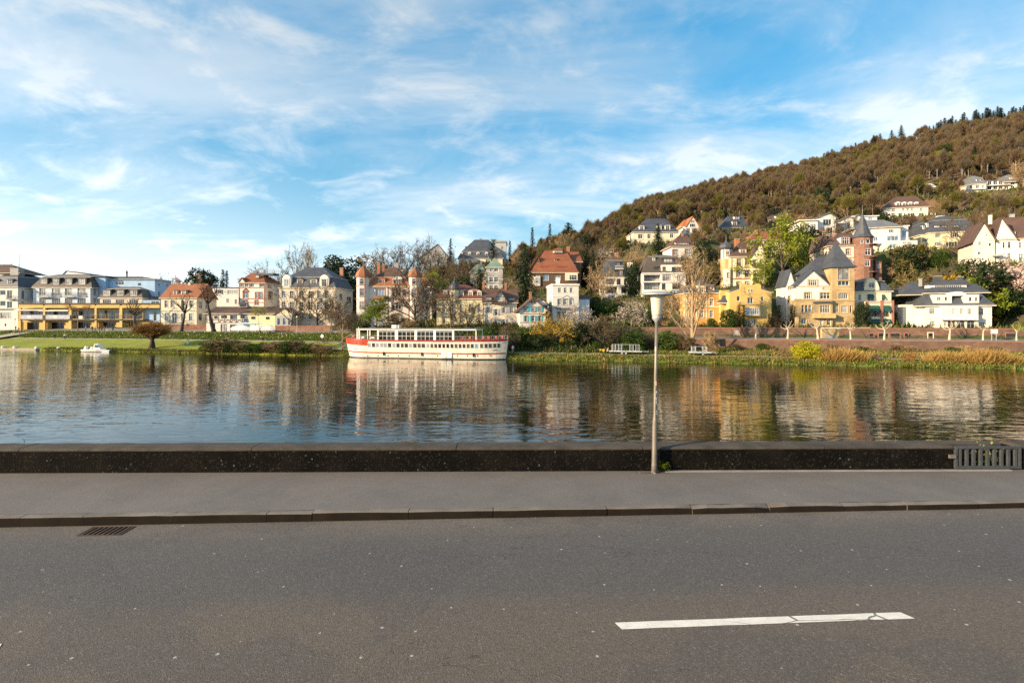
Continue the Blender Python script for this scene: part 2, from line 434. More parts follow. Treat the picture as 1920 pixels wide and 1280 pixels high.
    c = mix(t, rng(t, noise(t, p, 45, 3), 0.5, 0.75, 0, 0.6), c, (0.06, 0.055, 0.035))
    t.links.new(c, b.inputs['Base Color']); b.inputs['Roughness'].default_value = 0.93
    bump(t, b, noise(t, p, 50, 4, 0.7), 0.7, 0.01)
    # kerb granite
    m, t, b = _new('kerb_granite')
    p = geo(t)
    c = mix(t, rng(t, noise(t, p, 1.7, 5, 0.6), 0.3, 0.7), (0.115, 0.100, 0.085), (0.20, 0.175, 0.15))
    c = mix(t, rng(t, noise(t, p, 130, 2), 0.5, 0.7, 0, 0.5), c, (0.07, 0.062, 0.055))
    t.links.new(c, b.inputs['Base Color']); b.inputs['Roughness'].default_value = 0.85
    bump(t, b, noise(t, p, 60, 4, 0.7), 0.5, 0.008)
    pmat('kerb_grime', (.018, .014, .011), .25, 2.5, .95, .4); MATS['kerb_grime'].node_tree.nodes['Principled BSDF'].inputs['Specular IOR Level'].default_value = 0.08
    # road paint
    m, t, b = _new('road_paint')
    p = geo(t)
    n = noise(t, mapping(t, p, (1, 2.5, 1)), 7, 6, 0.7)
    c = mix(t, rng(t, n, 0.35, 0.7), (0.62, 0.60, 0.54), (0.76, 0.74, 0.68))
    c = mix(t, rng(t, noise(t, p, 60, 3), 0.63, 0.72, 0, 0.75), c, (0.20, 0.19, 0.17))
    wv = nd(t, 'ShaderNodeTexVoronoi', feature='DISTANCE_TO_EDGE'); wv.inputs['Scale'].default_value = 1.4
    wn_ = nd(t, 'ShaderNodeTexNoise'); wn_.inputs['Scale'].default_value = 6; t.links.new(p, wn_.inputs['Vector'])
    t.links.new(mapping(t, mix(t, 0.06, p, wn_.outputs[1]), (0.8, 3.0, 1)), wv.inputs['Vector'])
    sep = nd(t, 'ShaderNodeSeparateXYZ'); t.links.new(p, sep.inputs[0])
    right = rng(t, sep.outputs[0], 2.0, 2.7)
    cr = mth(t, 'MULTIPLY', mth(t, 'LESS_THAN', wv.outputs['Distance'], 0.018), right)
    c = mix(t, mth(t, 'MULTIPLY', cr, 0.85), c, (0.10, 0.095, 0.09))
    t.links.new(c, b.inputs['Base Color']); b.inputs['Roughness'].default_value = 0.7
    bump(t, b, noise(t, p, 80, 3), 0.3, 0.004)
    # river
    m, t, b = _new('river_water')
    p = geo(t)
    b.inputs['Base Color'].default_value = (0.014, 0.014, 0.005, 1)
    b.inputs['Roughness'].default_value = 0.03; b.inputs['IOR'].default_value = 1.333
    big = noise(t, mapping(t, p, (0.35, 0.8, 1), (0, 0, R(-22))), 0.36, 1.5, 0.5, 0.6)
    med = noise(t, mapping(t, p, (0.5, 1.3, 1), (0, 0, R(-8))), 1.0, 1.6, 0.5, 0.5)
    fin = noise(t, mapping(t, p, (0.6, 1.4, 1), (0, 0, R(9))), 3.0, 1.2, 0.5, 0.4)
    gust = rng(t, noise(t, mapping(t, p, (0.5, 1, 1)), 0.05, 3, 0.5), 0.35, 0.65, 0.45, 1.0)
    h = mth(t, 'ADD', mth(t, 'ADD', mth(t, 'MULTIPLY', big, 0.20), mth(t, 'MULTIPLY', med, 0.14)), mth(t, 'MULTIPLY', fin, 0.016))
    bump(t, b, mth(t, 'MULTIPLY', h, gust), 1.0, 0.30)
    # land
    m, t, b = _new('lawn_grass')
    p = geo(t)
    c = mix(t, rng(t, noise(t, p, 0.25, 5, 0.6), 0.35, 0.65), (0.165, 0.195, 0.006), (0.225, 0.25, 0.010))
    c = mix(t, rng(t, noise(t, p, 2.5, 4), 0.45, 0.7, 0, 0.5), c, (0.075, 0.12, 0.012))
    t.links.new(c, b.inputs['Base Color']); b.inputs['Roughness'].default_value = 0.9
    bump(t, b, noise(t, p, 6, 4, 0.7), 0.6, 0.12)
    m, t, b = _new('bank_grass')
    p = geo(t)
    c = mix(t, rng(t, noise(t, p, 0.4, 6, 0.65), 0.35, 0.65), (0.07, 0.115, 0.010), (0.125, 0.17, 0.018))
    c = mix(t, rng(t, noise(t, p, 1.3, 5), 0.5, 0.7, 0, 0.6), c, (0.15, 0.125, 0.05))
    t.links.new(c, b.inputs['Base Color']); b.inputs['Roughness'].default_value = 0.95
    bump(t, b, noise(t, p, 3, 5, 0.7), 0.9, 0.3)
    m, t, b = _new('garden_ground')
    p = geo(t)
    c = mix(t, rng(t, noise(t, p, 0.12, 6, 0.65), 0.38, 0.62), (0.05, 0.075, 0.014), (0.105, 0.08, 0.04))
    c = mix(t, rng(t, noise(t, p, 0.8, 5), 0.45, 0.7, 0, 0.6), c, (0.045, 0.035, 0.018))
    t.links.new(c, b.inputs['Base Color']); b.inputs['Roughness'].default_value = 0.95
    bump(t, b, noise(t, p, 1.5, 5, 0.7), 0.9, 0.4)
    m, t, b = _new('forest_litter')
    p = geo(t)
    c = mix(t, rng(t, noise(t, p, 0.06, 6, 0.65), 0.35, 0.65), (0.10, 0.062, 0.032), (0.16, 0.098, 0.050))
    c = mix(t, rng(t, noise(t, p, 0.5, 5), 0.5, 0.7, 0, 0.6), c, (0.06, 0.042, 0.022))
    t.links.new(c, b.inputs['Base Color']); b.inputs['Roughness'].default_value = 0.95
    pmat('path_gravel', (0.34, 0.30, 0.25), 0.2, 0.8, 0.95, 0.3)
    pmat('far_street', (0.20, 0.185, 0.17), 0.2, 0.4, 0.9, 0.2)
make_surface_materials()

# ------------------------------------------------------------------ street, kerb, river wall
def kerb_y(x): return 8.04 + 0.040 * x
def wall_y(x): return 10.09 + 0.0124 * x
def road_z(x): return 4.9 + 0.0035 * max(-14, min(14, x))
PAVE_Z = 5.02
def strip(name, ya, yb, za, zb, matn, xs):
    mb = MB()
    for x0, x1 in zip(xs[:-1], xs[1:]):
        mb.poly([(x0, ya(x0), za(x0)), (x1, ya(x1), za(x1)), (x1, yb(x1), zb(x1)), (x0, yb(x0), zb(x0))])
    return mb.build(name, matn)
XS = [-120, -60, -30] + list(range(-14, 15, 2)) + [30, 60, 120]
o = strip('road', lambda x: -1.6 + 0.04 * x * 0, kerb_y, road_z, road_z, 'asphalt', XS); tag(o, kind='structure')
o = strip('pavement', lambda x: kerb_y(x) + 0.13, lambda x: wall_y(x) + 0.02, lambda x: PAVE_Z, lambda x: PAVE_Z, 'pavement_asphalt', XS); tag(o, kind='structure')
# lighter strip of mortar laid against the foot of the wall
mb = MB()
mb.extrude([(2.98, PAVE_Z - 0.01), (9.9, PAVE_Z - 0.01), (9.9, PAVE_Z + 0.012), (3.02, PAVE_Z + 0.010)], 0, 0.09)
for i, (x, y, z) in enumerate(mb.v): mb.v[i] = (x, wall_y(x) - 0.085 + (y if y else 0.0) + 0.0, z)
pmat('mortar', (0.27, 0.26, 0.25), 0.15, 3, 0.9, 0.2)
tag(mb.build('mortar_strip', 'mortar'), kind='structure')

kerb = empty('kerb', (0, 8.04, 4.9)); tag(kerb, kind='structure')
rk = random.Random(4)
joints = [-7.45, -6.53, -5.2, -3.79, -3.1, -1.62, -0.30, 1.5, 2.87, 4.14, 5.35, 6.4, 7.6, 8.85]
xk = joints[0]
pre = []
while xk > -15: xk -= rk.uniform(0.8, 1.35); pre.append(xk)
joints = sorted(pre) + joints
while joints[-1] < 16: joints.append(joints[-1] + rk.uniform(0.8, 1.4))
joints = [-120, -60] + joints + [60, 120]
for x0, x1 in zip(joints[:-1], joints[1:]):
    mb = MB(); g = 0.006
    a, b_ = x0 + g, x1 - g
    dz = rk.uniform(-0.006, 0.004); dy = rk.uniform(-0.006, 0.006)
    n = max(1, min(5, int((b_ - a) / 0.25)))
    prof = [(0.0, 4.80), (0.0, PAVE_Z - 0.028), (0.008, PAVE_Z - 0.010), (0.026, PAVE_Z - 0.001), (0.128, PAVE_Z + 0.002), (0.128, 4.80)]
    rings = []
    for k in range(n + 1):
        x = a + (b_ - a) * k / n
        chip = 0.0
        if k in (0, n): chip = rk.choice([0, 0, 0.006, 0.014])
        if (abs(x1 - 2.87) < .01 and k == n) or (abs(x0 - 2.87) < .01 and k == 0): chip = 0.03
        if (abs(x1 - 4.14) < .01 and k == n) or (abs(x0 - 4.14) < .01 and k == 0): chip = 0.05
        j = rk.uniform(-0.003, 0.003)
        ring = []
        for q, (yy, zz) in enumerate(prof):
            c = chip if q in (1, 2, 3) else 0
            ring.append((x, kerb_y(x) + yy + dy + j + (c * 0.5 if q == 1 else c), zz + (dz + j if 0 < q < 5 else 0) - c * 0.7))
        rings.append(ring)
    for k in range(n):
        for q in range(len(prof) - 1):
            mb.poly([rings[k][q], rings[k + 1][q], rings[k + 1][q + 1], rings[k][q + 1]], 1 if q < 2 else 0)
    mb.poly(list(reversed(rings[0]))); mb.poly(rings[-1])
    for i, v in enumerate(mb.v): mb.v[i] = (v[0], v[1] - 8.04, v[2] - 4.9)
    mb.build('kerb_stone', ['kerb_granite', 'kerb_grime'], kerb)

# river wall: dark concrete with a weathered coping in lengths; gap for the gate at the right
WALL_T = 0.46; WALL_H = 0.47
GATE0, GATE1 = (1787 - 960) / F * 10.2, (1917 - 960) / F * 10.2
rw = empty('river_wall', (0, wall_y(0), PAVE_Z))
tag(rw, 'low black weathered concrete parapet wall along the river edge of the pavement', 'wall')
def wall_piece(x0, x1, parent, name='wall_section'):
    mb = MB(); n = max(1, int((x1 - x0) / 1.2)); rr = random.Random(int(x0 * 10))
    rows = [(0.0, -0.3), (0.004, 0.16), (-0.004, 0.30), (0.0, WALL_H - 0.05)]
    for k in range(n + 1):
        pass
    def P(k, q, back):
        x = x0 + (x1 - x0) * k / n
        yy, zz = rows[q]
        return (x, wall_y(x) - wall_y(0) + (WALL_T if back else yy + rr.uniform(-.004, .004) * 0), zz)
    for k in range(n):
        for q in range(len(rows) - 1):
            mb.poly([P(k, q, 0), P(k + 1, q, 0), P(k + 1, q + 1, 0), P(k, q + 1, 0)])
        mb.poly([P(k + 1, 0, 1), P(k, 0, 1), P(k, 3, 1), P(k + 1, 3, 1)])
        mb.poly([P(k, 3, 0), P(k + 1, 3, 0), P(k + 1, 3, 1), P(k, 3, 1)])
    mb.poly([P(0, 0, 1), P(0, 0, 0), P(0, 3, 0), P(0, 3, 1)]); mb.poly([P(n, 0, 0), P(n, 0, 1), P(n, 3, 1), P(n, 3, 0)])
    mb.build(name, 'black_concrete', parent)
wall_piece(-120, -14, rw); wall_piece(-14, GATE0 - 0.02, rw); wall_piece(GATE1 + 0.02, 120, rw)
cj = [-120, -40, -14.0, -9.6, -5.1, -1.1, 2.58, 6.2, GATE0 + 0.0]
def coping(x0, x1, rr):
    mb = MB(); n = max(2, min(16, int((x1 - x0) / 0.22)))
    rings = []
    for k in range(n + 1):
        x = x0 + 0.007 + (x1 - x0 - 0.014) * k / n
        y = wall_y(x) - wall_y(0); j = lambda s: rr.uniform(-s, s)
        z = WALL_H - 0.05
        rings.append([(x, y - 0.012, z + 0.001), (x, y - 0.020 + j(.005), z + 0.022 + j(.003)), (x, y + 0.012 + j(.006), z + 0.052 + j(.004)), (x, y + 0.2, z + 0.066 + j(.004)), (x, y + WALL_T - .02 + j(.008), z + 0.058 + j(.006)), (x, y + WALL_T + .03, z + 0.02), (x, y + WALL_T + .02, z + 0.001)])
    for k in range(n):
        for q in range(6): mb.poly([rings[k][q], rings[k + 1][q], rings[k + 1][q + 1], rings[k][q + 1]])
        mb.poly([rings[k][6], rings[k + 1][6], rings[k + 1][0], rings[k][0]])
    mb.poly(list(reversed(rings[0]))); mb.poly(rings[-1])
    mb.build('coping', 'coping_concrete', rw, smooth=False)
rr = random.Random(9)
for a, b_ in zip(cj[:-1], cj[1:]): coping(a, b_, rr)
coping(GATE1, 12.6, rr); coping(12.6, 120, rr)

# quay wall below the street, down into the river
mb = MB()
mb.poly([(-400, wall_y(-400) + WALL_T - 0.02, -3), (400, wall_y(400) + WALL_T - 0.02, -3), (400, wall_y(400) + WALL_T - 0.02, PAVE_Z - .25), (-400, wall_y(-400) + WALL_T - 0.02, PAVE_Z - .25)])
mb.poly([(-400, wall_y(-400) + 0.01, PAVE_Z - .25), (400, wall_y(400) + 0.01, PAVE_Z - .25), (400, wall_y(400) + WALL_T - 0.02, PAVE_Z - .25), (-400, wall_y(-400) + WALL_T - 0.02, PAVE_Z - .25)])
tag(mb.build('quay', 'black_concrete'), kind='structure')
# the ground on the near side, under and behind the street
mb = MB(); mb.poly([(-500, -400, 4.72), (500, -400, 4.72), (500, 9.9, 4.72), (-500, 9.9, 4.72)])
tag(mb.build('ground', 'far_street'), kind='structure')
mb = MB(); mb.box(-60, 60, -3.4, -1.6, 4.6, 5.04)
tag(mb.build('near_pavement', 'pavement_asphalt'), kind='structure')

# road markings
def dash(x0, x1, ya, yb, w, label):
    mb = MB(); n = 14; rr = random.Random(int(x0 * 7) + 3)
    top = []; bot = []
    for k in range(n + 1):
        f = k / n; x = x0 + (x1 - x0) * f; y = ya + (yb - ya) * f
        e = 0.06 if k == n else 0
        top.append((x - e * .8, y + w / 2 + rr.uniform(-.003, .003), road_z(x) + .004)); bot.append((x + (0.05 if k == 0 else 0) + (0 if k < n else .02), y - w / 2 + rr.uniform(-.003, .003), road_z(x) + .004))
    for k in range(n): mb.poly([bot[k], bot[k + 1], top[k + 1], top[k]])
    tag(mb.build('lane_marking', 'road_paint'), label, 'road marking')
dash(1.05, 4.15, 5.185, 5.355, 0.115, 'white cracked dash of the centre line on the asphalt, right of centre')
dash(-7.9, -4.865, 4.75, 4.872, 0.115, 'tip of a white centre line dash at the left edge of the road')

# river
mb = MB()
for a in (-2500, 0):
    mb.poly([(a, 10.3, 0), (a + 2500, 10.3, 0), (a + 2500, 1400, 0), (a, 1400, 0)])
tag(mb.build('river', 'river_water'), kind='structure')

# ------------------------------------------------------------------ far bank terrain
def build_terrain():
    ss = np.concatenate([np.arange(-1500, -320, 40), np.arange(-320, -150, 10), np.arange(-150, 110, 2.0), np.arange(110, 420, 8), np.arange(420, 1400, 40)])
    tt = np.concatenate([[-6, -2, -0.4, 0, 0.3, 0.6, 1.5, 3, 5, 7, 9, 11, 13, 14.5, 16, 18, 20, 22, 22.9, 23.2, 24, 26, 28, 31, 31.3, 33, 36, 40, 45, 50, 55, 60], np.arange(66, 460, 7), np.arange(470, 1200, 60)])
    S, T = np.meshgrid(ss, tt, indexing='ij')
    rr = np.random.RandomState(3)
    Z = ground(S, T)
    soft = (T > 1) & (T < 60)
    Z = Z + soft * rr.uniform(-.05, .05, Z.shape)
    edge = (T > -1) & (T < 1.6) & (S > -66)
    Tj = T + edge * rr.uniform(-.5, .35, T.shape)
    X, Y = xy(S, Tj)
    V = np.stack([X, Y, Z], -1).reshape(-1, 3)
    ns, nt = S.shape
    idx = np.arange(ns * nt).reshape(ns, nt)
    q = np.stack([idx[:-1, :-1], idx[1:, :-1], idx[1:, 1:], idx[:-1, 1:]], -1).reshape(-1, 4)
    sm_ = (S[:-1, :-1] + S[1:, 1:]) / 2; tm_ = (T[:-1, :-1] + T[1:, 1:]) / 2
    mi = np.full(sm_.shape, 2)                       # garden
    mi[(tm_ > 110)] = 3
    left = sm_ < -48
    mi[left & (tm_ < 13)] = 0
    mi[left & (tm_ > 13) & (tm_ < 14.5)] = 4
    mi[left & (tm_ > 14.5) & (tm_ < 20.1)] = 1
    mi[left & (tm_ > 20.1) & (tm_ < 34)] = 5
    mid = (sm_ >= -48) & (sm_ < 20)
    mi[mid & (tm_ < 12)] = 1
    mi[mid & (tm_ > 5) & (tm_ < 7)] = 4
    right = sm_ >= 20
    mi[right & (tm_ < 22.9)] = 1
    mi[right & (tm_ > 6.8) & (tm_ < 9)] = 4
    mi[right & (tm_ > 23.1) & (tm_ < 31)] = 5
    me = bpy.data.meshes.new('hillside')
    me.vertices.add(len(V)); me.vertices.foreach_set('co', V.ravel())
    me.loops.add(q.size); me.loops.foreach_set('vertex_index', q.ravel().astype(np.int32))
    me.polygons.add(len(q)); me.polygons.foreach_set('loop_start', np.arange(0, q.size, 4, dtype=np.int32))
    for n in ('lawn_grass', 'bank_grass', 'garden_ground', 'forest_litter', 'path_gravel', 'far_street'): me.materials.append(MATS[n])
    me.update(calc_edges=True)
    me.polygons.foreach_set('material_index', mi.ravel().astype(np.int32))
    o = link('hillside', me); tag(o, kind='structure')
# ------------------------------------------------------------------ houses
for n_, c_ in dict(w_white=(.69, .66, .60), w_cream=(.74, .66, .48), w_yellow=(.62, .45, .17), w_orange=(.60, .30, .08), w_blue=(.36, .53, .74), w_paleblue=(.60, .67, .74), w_grey=(.42, .42, .40), w_pink=(.66, .54, .46),
                   w_warm=(.70, .62, .50), w_pale=(.70, .69, .65), w_deepyellow=(.62, .42, .14), w_lemon=(.76, .68, .42)).items(): render_wall(n_, c_)
for n_, c_ in dict(t_red=(.33, .15, .10), t_white=(.72, .70, .66), t_cream=(.70, .62, .46), t_ochre=(.50, .36, .17), t_brown=(.11, .065, .04), t_grey=(.33, .33, .32), t_dark=(.055, .05, .045), f_white=(.72, .72, .70), f_dark=(.06, .06, .065), f_grey=(.36, .37, .38),
                   teal=(.06, .42, .42), shutter_grey=(.30, .33, .34), green_awning=(.012, .07, .055), cream_awning=(.72, .66, .54), rail_grey=(.16, .17, .18), banner_grey=(.42, .45, .52), blind=(.52, .53, .53), brick_chimney=(.36, .14, .06), timber=(.13, .075, .05), redtimber=(.30, .11, .07)).items(): pmat(n_, c_, 0.12, 0.8, 0.75)
roof_mat('r_red', (.30, .105, .045), (.22, .07, .035)); roof_mat('r_orange', (.48, .17, .05), (.40, .13, .045)); roof_mat('r_brown', (.135, .075, .055), (.09, .055, .045)); roof_mat('r_darkred', (.19, .055, .040), (.13, .04, .035))
roof_mat('r_slate', (.085, .095, .115), (.055, .062, .078), 0.3, 0.55); roof_mat('r_grey', (.19, .20, .21), (.14, .15, .16), 0.4, 0.6); roof_mat('r_copper', (.20, .30, .24), (.14, .22, .18), 0.6); roof_mat('r_seam', (.105, .085, .068), (.08, .065, .055), 0.6, 0.6); roof_mat('r_rust', (.36, .145, .06), (.27, .10, .05))
stone_mat('s_ochre', (.50, .37, .19), (.40, .28, .13), (.34, .27, .18), 0.6, 0.3)
stone_mat('s_red', (.27, .145, .100), (.19, .095, .070), (.22, .16, .125), 0.45, 0.22)
stone_mat('s_brick', (.33, .145, .085), (.25, .105, .07), (.30, .24, .20), 0.3, 0.1)
glass_mat('g_dark', (.022, .026, .030)); glass_mat('g_blue', (.12, .19, .27)); glass_mat('g_curtain', (.28, .28, .27), .25, .4); glass_mat('g_warm', (.07, .055, .035)); glass_mat('g_clear', (.03, .035, .04), .06, .7)

HR = random.Random(77); HOUSES = []
class House:
    def __init__(s, name, label, cat, Z, uc, vb, t=None, Y=None, rot=0.0, group=None, ws='2x2', sink=2.5):
        s.Z = Z; px, py = s.px(uc, vb)
        s.Y = Y or (depth_at(px, t) if t is not None else hit(px, py))
        s.O = pix(px, py, s.Y); s.rot = R(rot)
        s.root = empty(name, s.O, s.rot); tag(s.root, label, cat, group)
        s.Ri = Matrix.Rotation(-s.rot, 3, 'Z'); s.c = s.Ri @ (Vector((0, 0, CAM_Z)) - s.O)
        s.ws = ws; s.sink = max(sink, s.O.z - gz(s.O.x, s.O.y) + 2.5); s.pl = 9999; s.pr = -9999; s.pyb = py; HOUSES.append(s); s.k = s.Y / F / Z[2]       # metres per zoom pixel
    def px(s, u, v): return s.Z[0] + u / s.Z[2], s.Z[1] + v / s.Z[2]
    def ray(s, u, v):
        px, py = s.px(u, v)
        return s.Ri @ Vector(((px - 960) / F, 1.0, (HY - py) / F))
    def P(s, u, v, y=0.0):
        d = s.ray(u, v); k = (y - s.c.y) / d.y
        return s.c.x + k * d.x, s.c.z + k * d.z
    def S(s, u, v, x):
        d = s.ray(u, v); k = (x - s.c.x) / d.x
        return s.c.y + k * d.y, s.c.z + k * d.z
    # ---- openings
    def window(s, Pt, a0, a1, z0, z1, opt, wallm, applied=False, parent=None):
        o = (s.ws + ' ' + opt).split(); nx, ny = 2, 2; sur = None; arch = False; shut = None; gl = None; fr = 'f_white'; bare = False
        for q in o:
            if 'x' in q and q[0].isdigit(): nx, ny = (int(k) for k in q.split('x'))
            elif q.startswith('s='): sur = q[2:] or None
            elif q == 'arch': arch = True
            elif q.startswith('sh='): shut = q[3:]
            elif q.startswith('g='): gl = q[2:]
            elif q.startswith('f='): fr = q[2:]
            elif q == 'bare': bare = True
        gl = gl or HR.choices(['g_dark', 'g_warm', 'g_curtain', 'g_blue'], [6, 2, 1.2, 0.8])[0]
        w = a1 - a0; h = z1 - z0; fw = max(0.05, min(0.09, w * 0.09)); d0, d1 = (0.10, 0.19) if not applied else (-0.04, 0.03)
        mb = MB()
        def ab(x0, x1, y0, y1, zz0, zz1, mi):
            i = len(mb.v); mb.v += [Pt(x, y, z) for z in (zz0, zz1) for x, y in ((x0, y0), (x1, y0), (x1, y1), (x0, y1))]
            for q in ((0, 3, 2, 1), (4, 5, 6, 7), (0, 1, 5, 4), (1, 2, 6, 5), (2, 3, 7, 6), (3, 0, 4, 7)): mb.f.append(tuple(i + k for k in q)); mb.m.append(mi)
        if not bare:
            ab(a0, a0 + fw, d0, d1, z0, z1, 0); ab(a1 - fw, a1, d0, d1, z0, z1, 0)
            ab(a0 + fw, a1 - fw, d0, d1, z0, z0 + fw, 0); ab(a0 + fw, a1 - fw, d0, d1, z1 - fw, z1, 0)
        for k in range(1, nx): x = a0 + w * k / nx; ab(x - fw * .42, x + fw * .42, d0 + .01, d1 - .01, z0 + fw, z1 - fw, 0)
        if ny > 1:
            zz = z0 + h * 0.66 if ny == 2 else None
            for z in ([zz] if zz else [z0 + h * k / ny for k in range(1, ny)]): ab(a0 + fw, a1 - fw, d0 + .012, d1 - .012, z - fw * .4, z + fw * .4, 0)
        if sur:
            sw = max(0.10, min(0.24, w * 0.16)); p0, p1 = (-0.05, 0.02) if not applied else (-0.07, 0.02)
            ab(a0 - sw, a0 - .002, p0, p1, z0 - sw * .6, z1 + sw, 1); ab(a1 + .002, a1 + sw, p0, p1, z0 - sw * .6, z1 + sw, 1)
            ab(a0, a1, p0 - .01, p1, z1 + .002, z1 + sw * 1.1, 1); ab(a0 - sw * 1.2, a1 + sw * 1.2, p0 - .06, p1, z0 - sw * .9, z0 - .002, 1)
        elif not bare:
            ab(a0 - .06, a1 + .06, -0.09, 0.0 if not applied else .02, z0 - .07, z0 - .005, 1)
        if arch:
            n = 6; cx = (a0 + a1) / 2; rh = min(w / 2, h * .45)
            for sgn, ac in ((-1, a0), (1, a1)):
                pts = [(ac, z1)] + [(cx + sgn * w / 2 * math.cos(PI / 2 * k / n), z1 - rh + rh * math.sin(PI / 2 * k / n)) for k in range(n + 1)]
                mb.poly([Pt(x, d0 - .02, z) for x, z in pts], 2)
        surm = sur or ('t_white' if wallm != 't_white' else 't_grey')
        wo = mb.build('window', [fr, surm, wallm], parent or s.root)
        pm = MB().poly([Pt(a0, d1 - .02, z0), Pt(a1, d1 - .02, z0), Pt(a1, d1 - .02, z1), Pt(a0, d1 - .02, z1)])
        if parent is None: pm.build('pane', gl, wo)
        else: pm.build('pane', gl, parent)
        if shut:
            for xx0, xx1 in ((a0 - w * .62, a0 - .05), (a1 + .05, a1 + w * .62)):
                sb = MB(); i = 0
                def ab2(x0, x1, y0, y1, zz0, zz1):
                    i = len(sb.v); sb.v += [Pt(x, y, z) for z in (zz0, zz1) for x, y in ((x0, y0), (x1, y0), (x1, y1), (x0, y1))]
                    for q in ((0, 3, 2, 1), (4, 5, 6, 7), (0, 1, 5, 4), (1, 2, 6, 5), (2, 3, 7, 6), (3, 0, 4, 7)): sb.f.append(tuple(i + k for k in q)); sb.m.append(0)
                ab2(xx0, xx1, -.05, -.004, z0, z1)
                for k in range(4): z = z0 + h * (k + .5) / 4.0; ab2(xx0 + .05, xx1 - .05, -.065, -.05, z - h * .08, z + h * .08)
                sb.build('shutter', shut, s.root)
        return wo
    def panel(s, mb, org, ex, inn, w, z0, z1, ops, wallm):
        def Pt(a, d, z): return (org[0] + ex[0] * a + inn[0] * d, org[1] + ex[1] * a + inn[1] * d, z)
        good = []
        for (a0, a1, b0, b1, opt) in ops:
            a0, a1 = sorted((a0, a1)); b0, b1 = sorted((b0, b1))
            a0 = max(a0, .12); a1 = min(a1, w - .12); b0 = max(b0, z0 + .05); b1 = min(b1, z1 - .08)
            if a1 - a0 < .2 or b1 - b0 < .2: continue
            if any(a0 < g[1] + .05 and a1 > g[0] - .05 and b0 < g[3] + .05 and b1 > g[2] - .05 for g in good): continue
            good.append((a0, a1, b0, b1, opt))
        ca = sorted({0, w} | {x for g in good for x in g[:2]}); cz = sorted({z0, z1} | {x for g in good for x in g[2:4]})
        for i in range(len(ca) - 1):
            for j in range(len(cz) - 1):
                am = (ca[i] + ca[i + 1]) / 2; zm = (cz[j] + cz[j + 1]) / 2
                if any(g[0] < am < g[1] and g[2] < zm < g[3] for g in good): continue
                mb.poly([Pt(ca[i], 0, cz[j]), Pt(ca[i + 1], 0, cz[j]), Pt(ca[i + 1], 0, cz[j + 1]), Pt(ca[i], 0, cz[j + 1])])
        for (a0, a1, b0, b1, opt) in good:
            dp = 1.6 if 'loggia' in opt else 0.2
            for q in (((a0, 0, b0), (a1, 0, b0), (a1, dp, b0), (a0, dp, b0)), ((a0, dp, b1), (a1, dp, b1), (a1, 0, b1), (a0, 0, b1)), ((a0, 0, b0), (a0, dp, b0), (a0, dp, b1), (a0, 0, b1)), ((a1, dp, b0), (a1, 0, b0), (a1, 0, b1), (a1, dp, b1))):
                mb.poly([Pt(*k) for k in q])
            if dp > 1:
                Pt2 = lambda a, d, z: Pt(a, d + 1.4, z)
                s.window(Pt2, a0, a1, b0, b1, opt.replace('loggia', ''), wallm)
                if 'rail' in opt:
                    rb = MB(); zt = b0 + min(1.0, (b1 - b0) * .42)
                    rb.bar(Pt(a0, .05, zt), Pt(a1, .05, zt), .06); n = max(3, int((a1 - a0) / .28))
                    for k in range(n + 1): a = a0 + (a1 - a0) * k / n; rb.bar(Pt(a, .05, b0), Pt(a, .05, zt), .03)
                    rb.build('railing', 'rail_grey', s.root)
            else: s.window(Pt, a0, a1, b0, b1, opt, wallm)
    def body(s, u0, u1, v0, v1, D, wallm, wins=(), y=0.0, lw=(), rw=(), name='wall'):
        s.pl = min(s.pl, s.px(u0, 0)[0]); s.pr = max(s.pr, s.px(u1, 0)[0])
        x0 = s.P(u0, v1, y)[0]; x1 = s.P(u1, v1, y)[0]; z1 = s.P((u0 + u1) / 2, v1, y)[1]
        z0 = -s.sink if v0 is None else s.P((u0 + u1) / 2, v0, y)[1]
        ops = []
        for w in wins:
            a, b = s.P(w[0], w[1], y); c, d = s.P(w[2], w[3], y); ops.append((a - x0, c - x0, d, b, w[4] if len(w) > 4 else ''))
        rows = sorted({(round(p[2], 1), round(p[3], 1)) for p in ops}); keep = []
        for r in rows:
            if not any(r[0] < k[1] + .3 and r[1] > k[0] - .3 for k in keep): keep.append(r)
        def side(spec, x, isl):
            out = []
            if spec == 'auto':
                n = max(1, int(D / 3.6)); ww = 1.05
                for (r0, r1) in keep:
                    if r1 - r0 > 3.2: r1 = r0 + 2
                    for k in range(n): a = D * (k + .5) / n; out.append((a - ww / 2, a + ww / 2, r0, r1, '2x2'))
            else:
                for w in spec:
                    a, b = s.S(w[0], w[1], x); c, d = s.S(w[2], w[3], x); o_ = w[4] if len(w) > 4 else ''
                    out.append((y + D - a, y + D - c, d, b, o_) if isl else (a - y, c - y, d, b, o_))
            return out
        mb = MB()
        s.panel(mb, (x0, y), (1, 0), (0, 1), x1 - x0, z0, z1, ops, wallm)
        s.panel(mb, (x0, y + D), (0, -1), (1, 0), D, z0, z1, side(lw, x0, True), wallm)
        s.panel(mb, (x1, y), (0, 1), (-1, 0), D, z0, z1, side(rw, x1, False), wallm)
        mb.poly([(x1, y + D, z0), (x0, y + D, z0), (x0, y + D, z1), (x1, y + D, z1)]); mb.poly([(x0, y, z1), (x1, y, z1), (x1, y + D, z1), (x0, y + D, z1)])
        mb.build(name, wallm, s.root)
        s.last = (x0, x1, y, D, z0, z1)
        return s
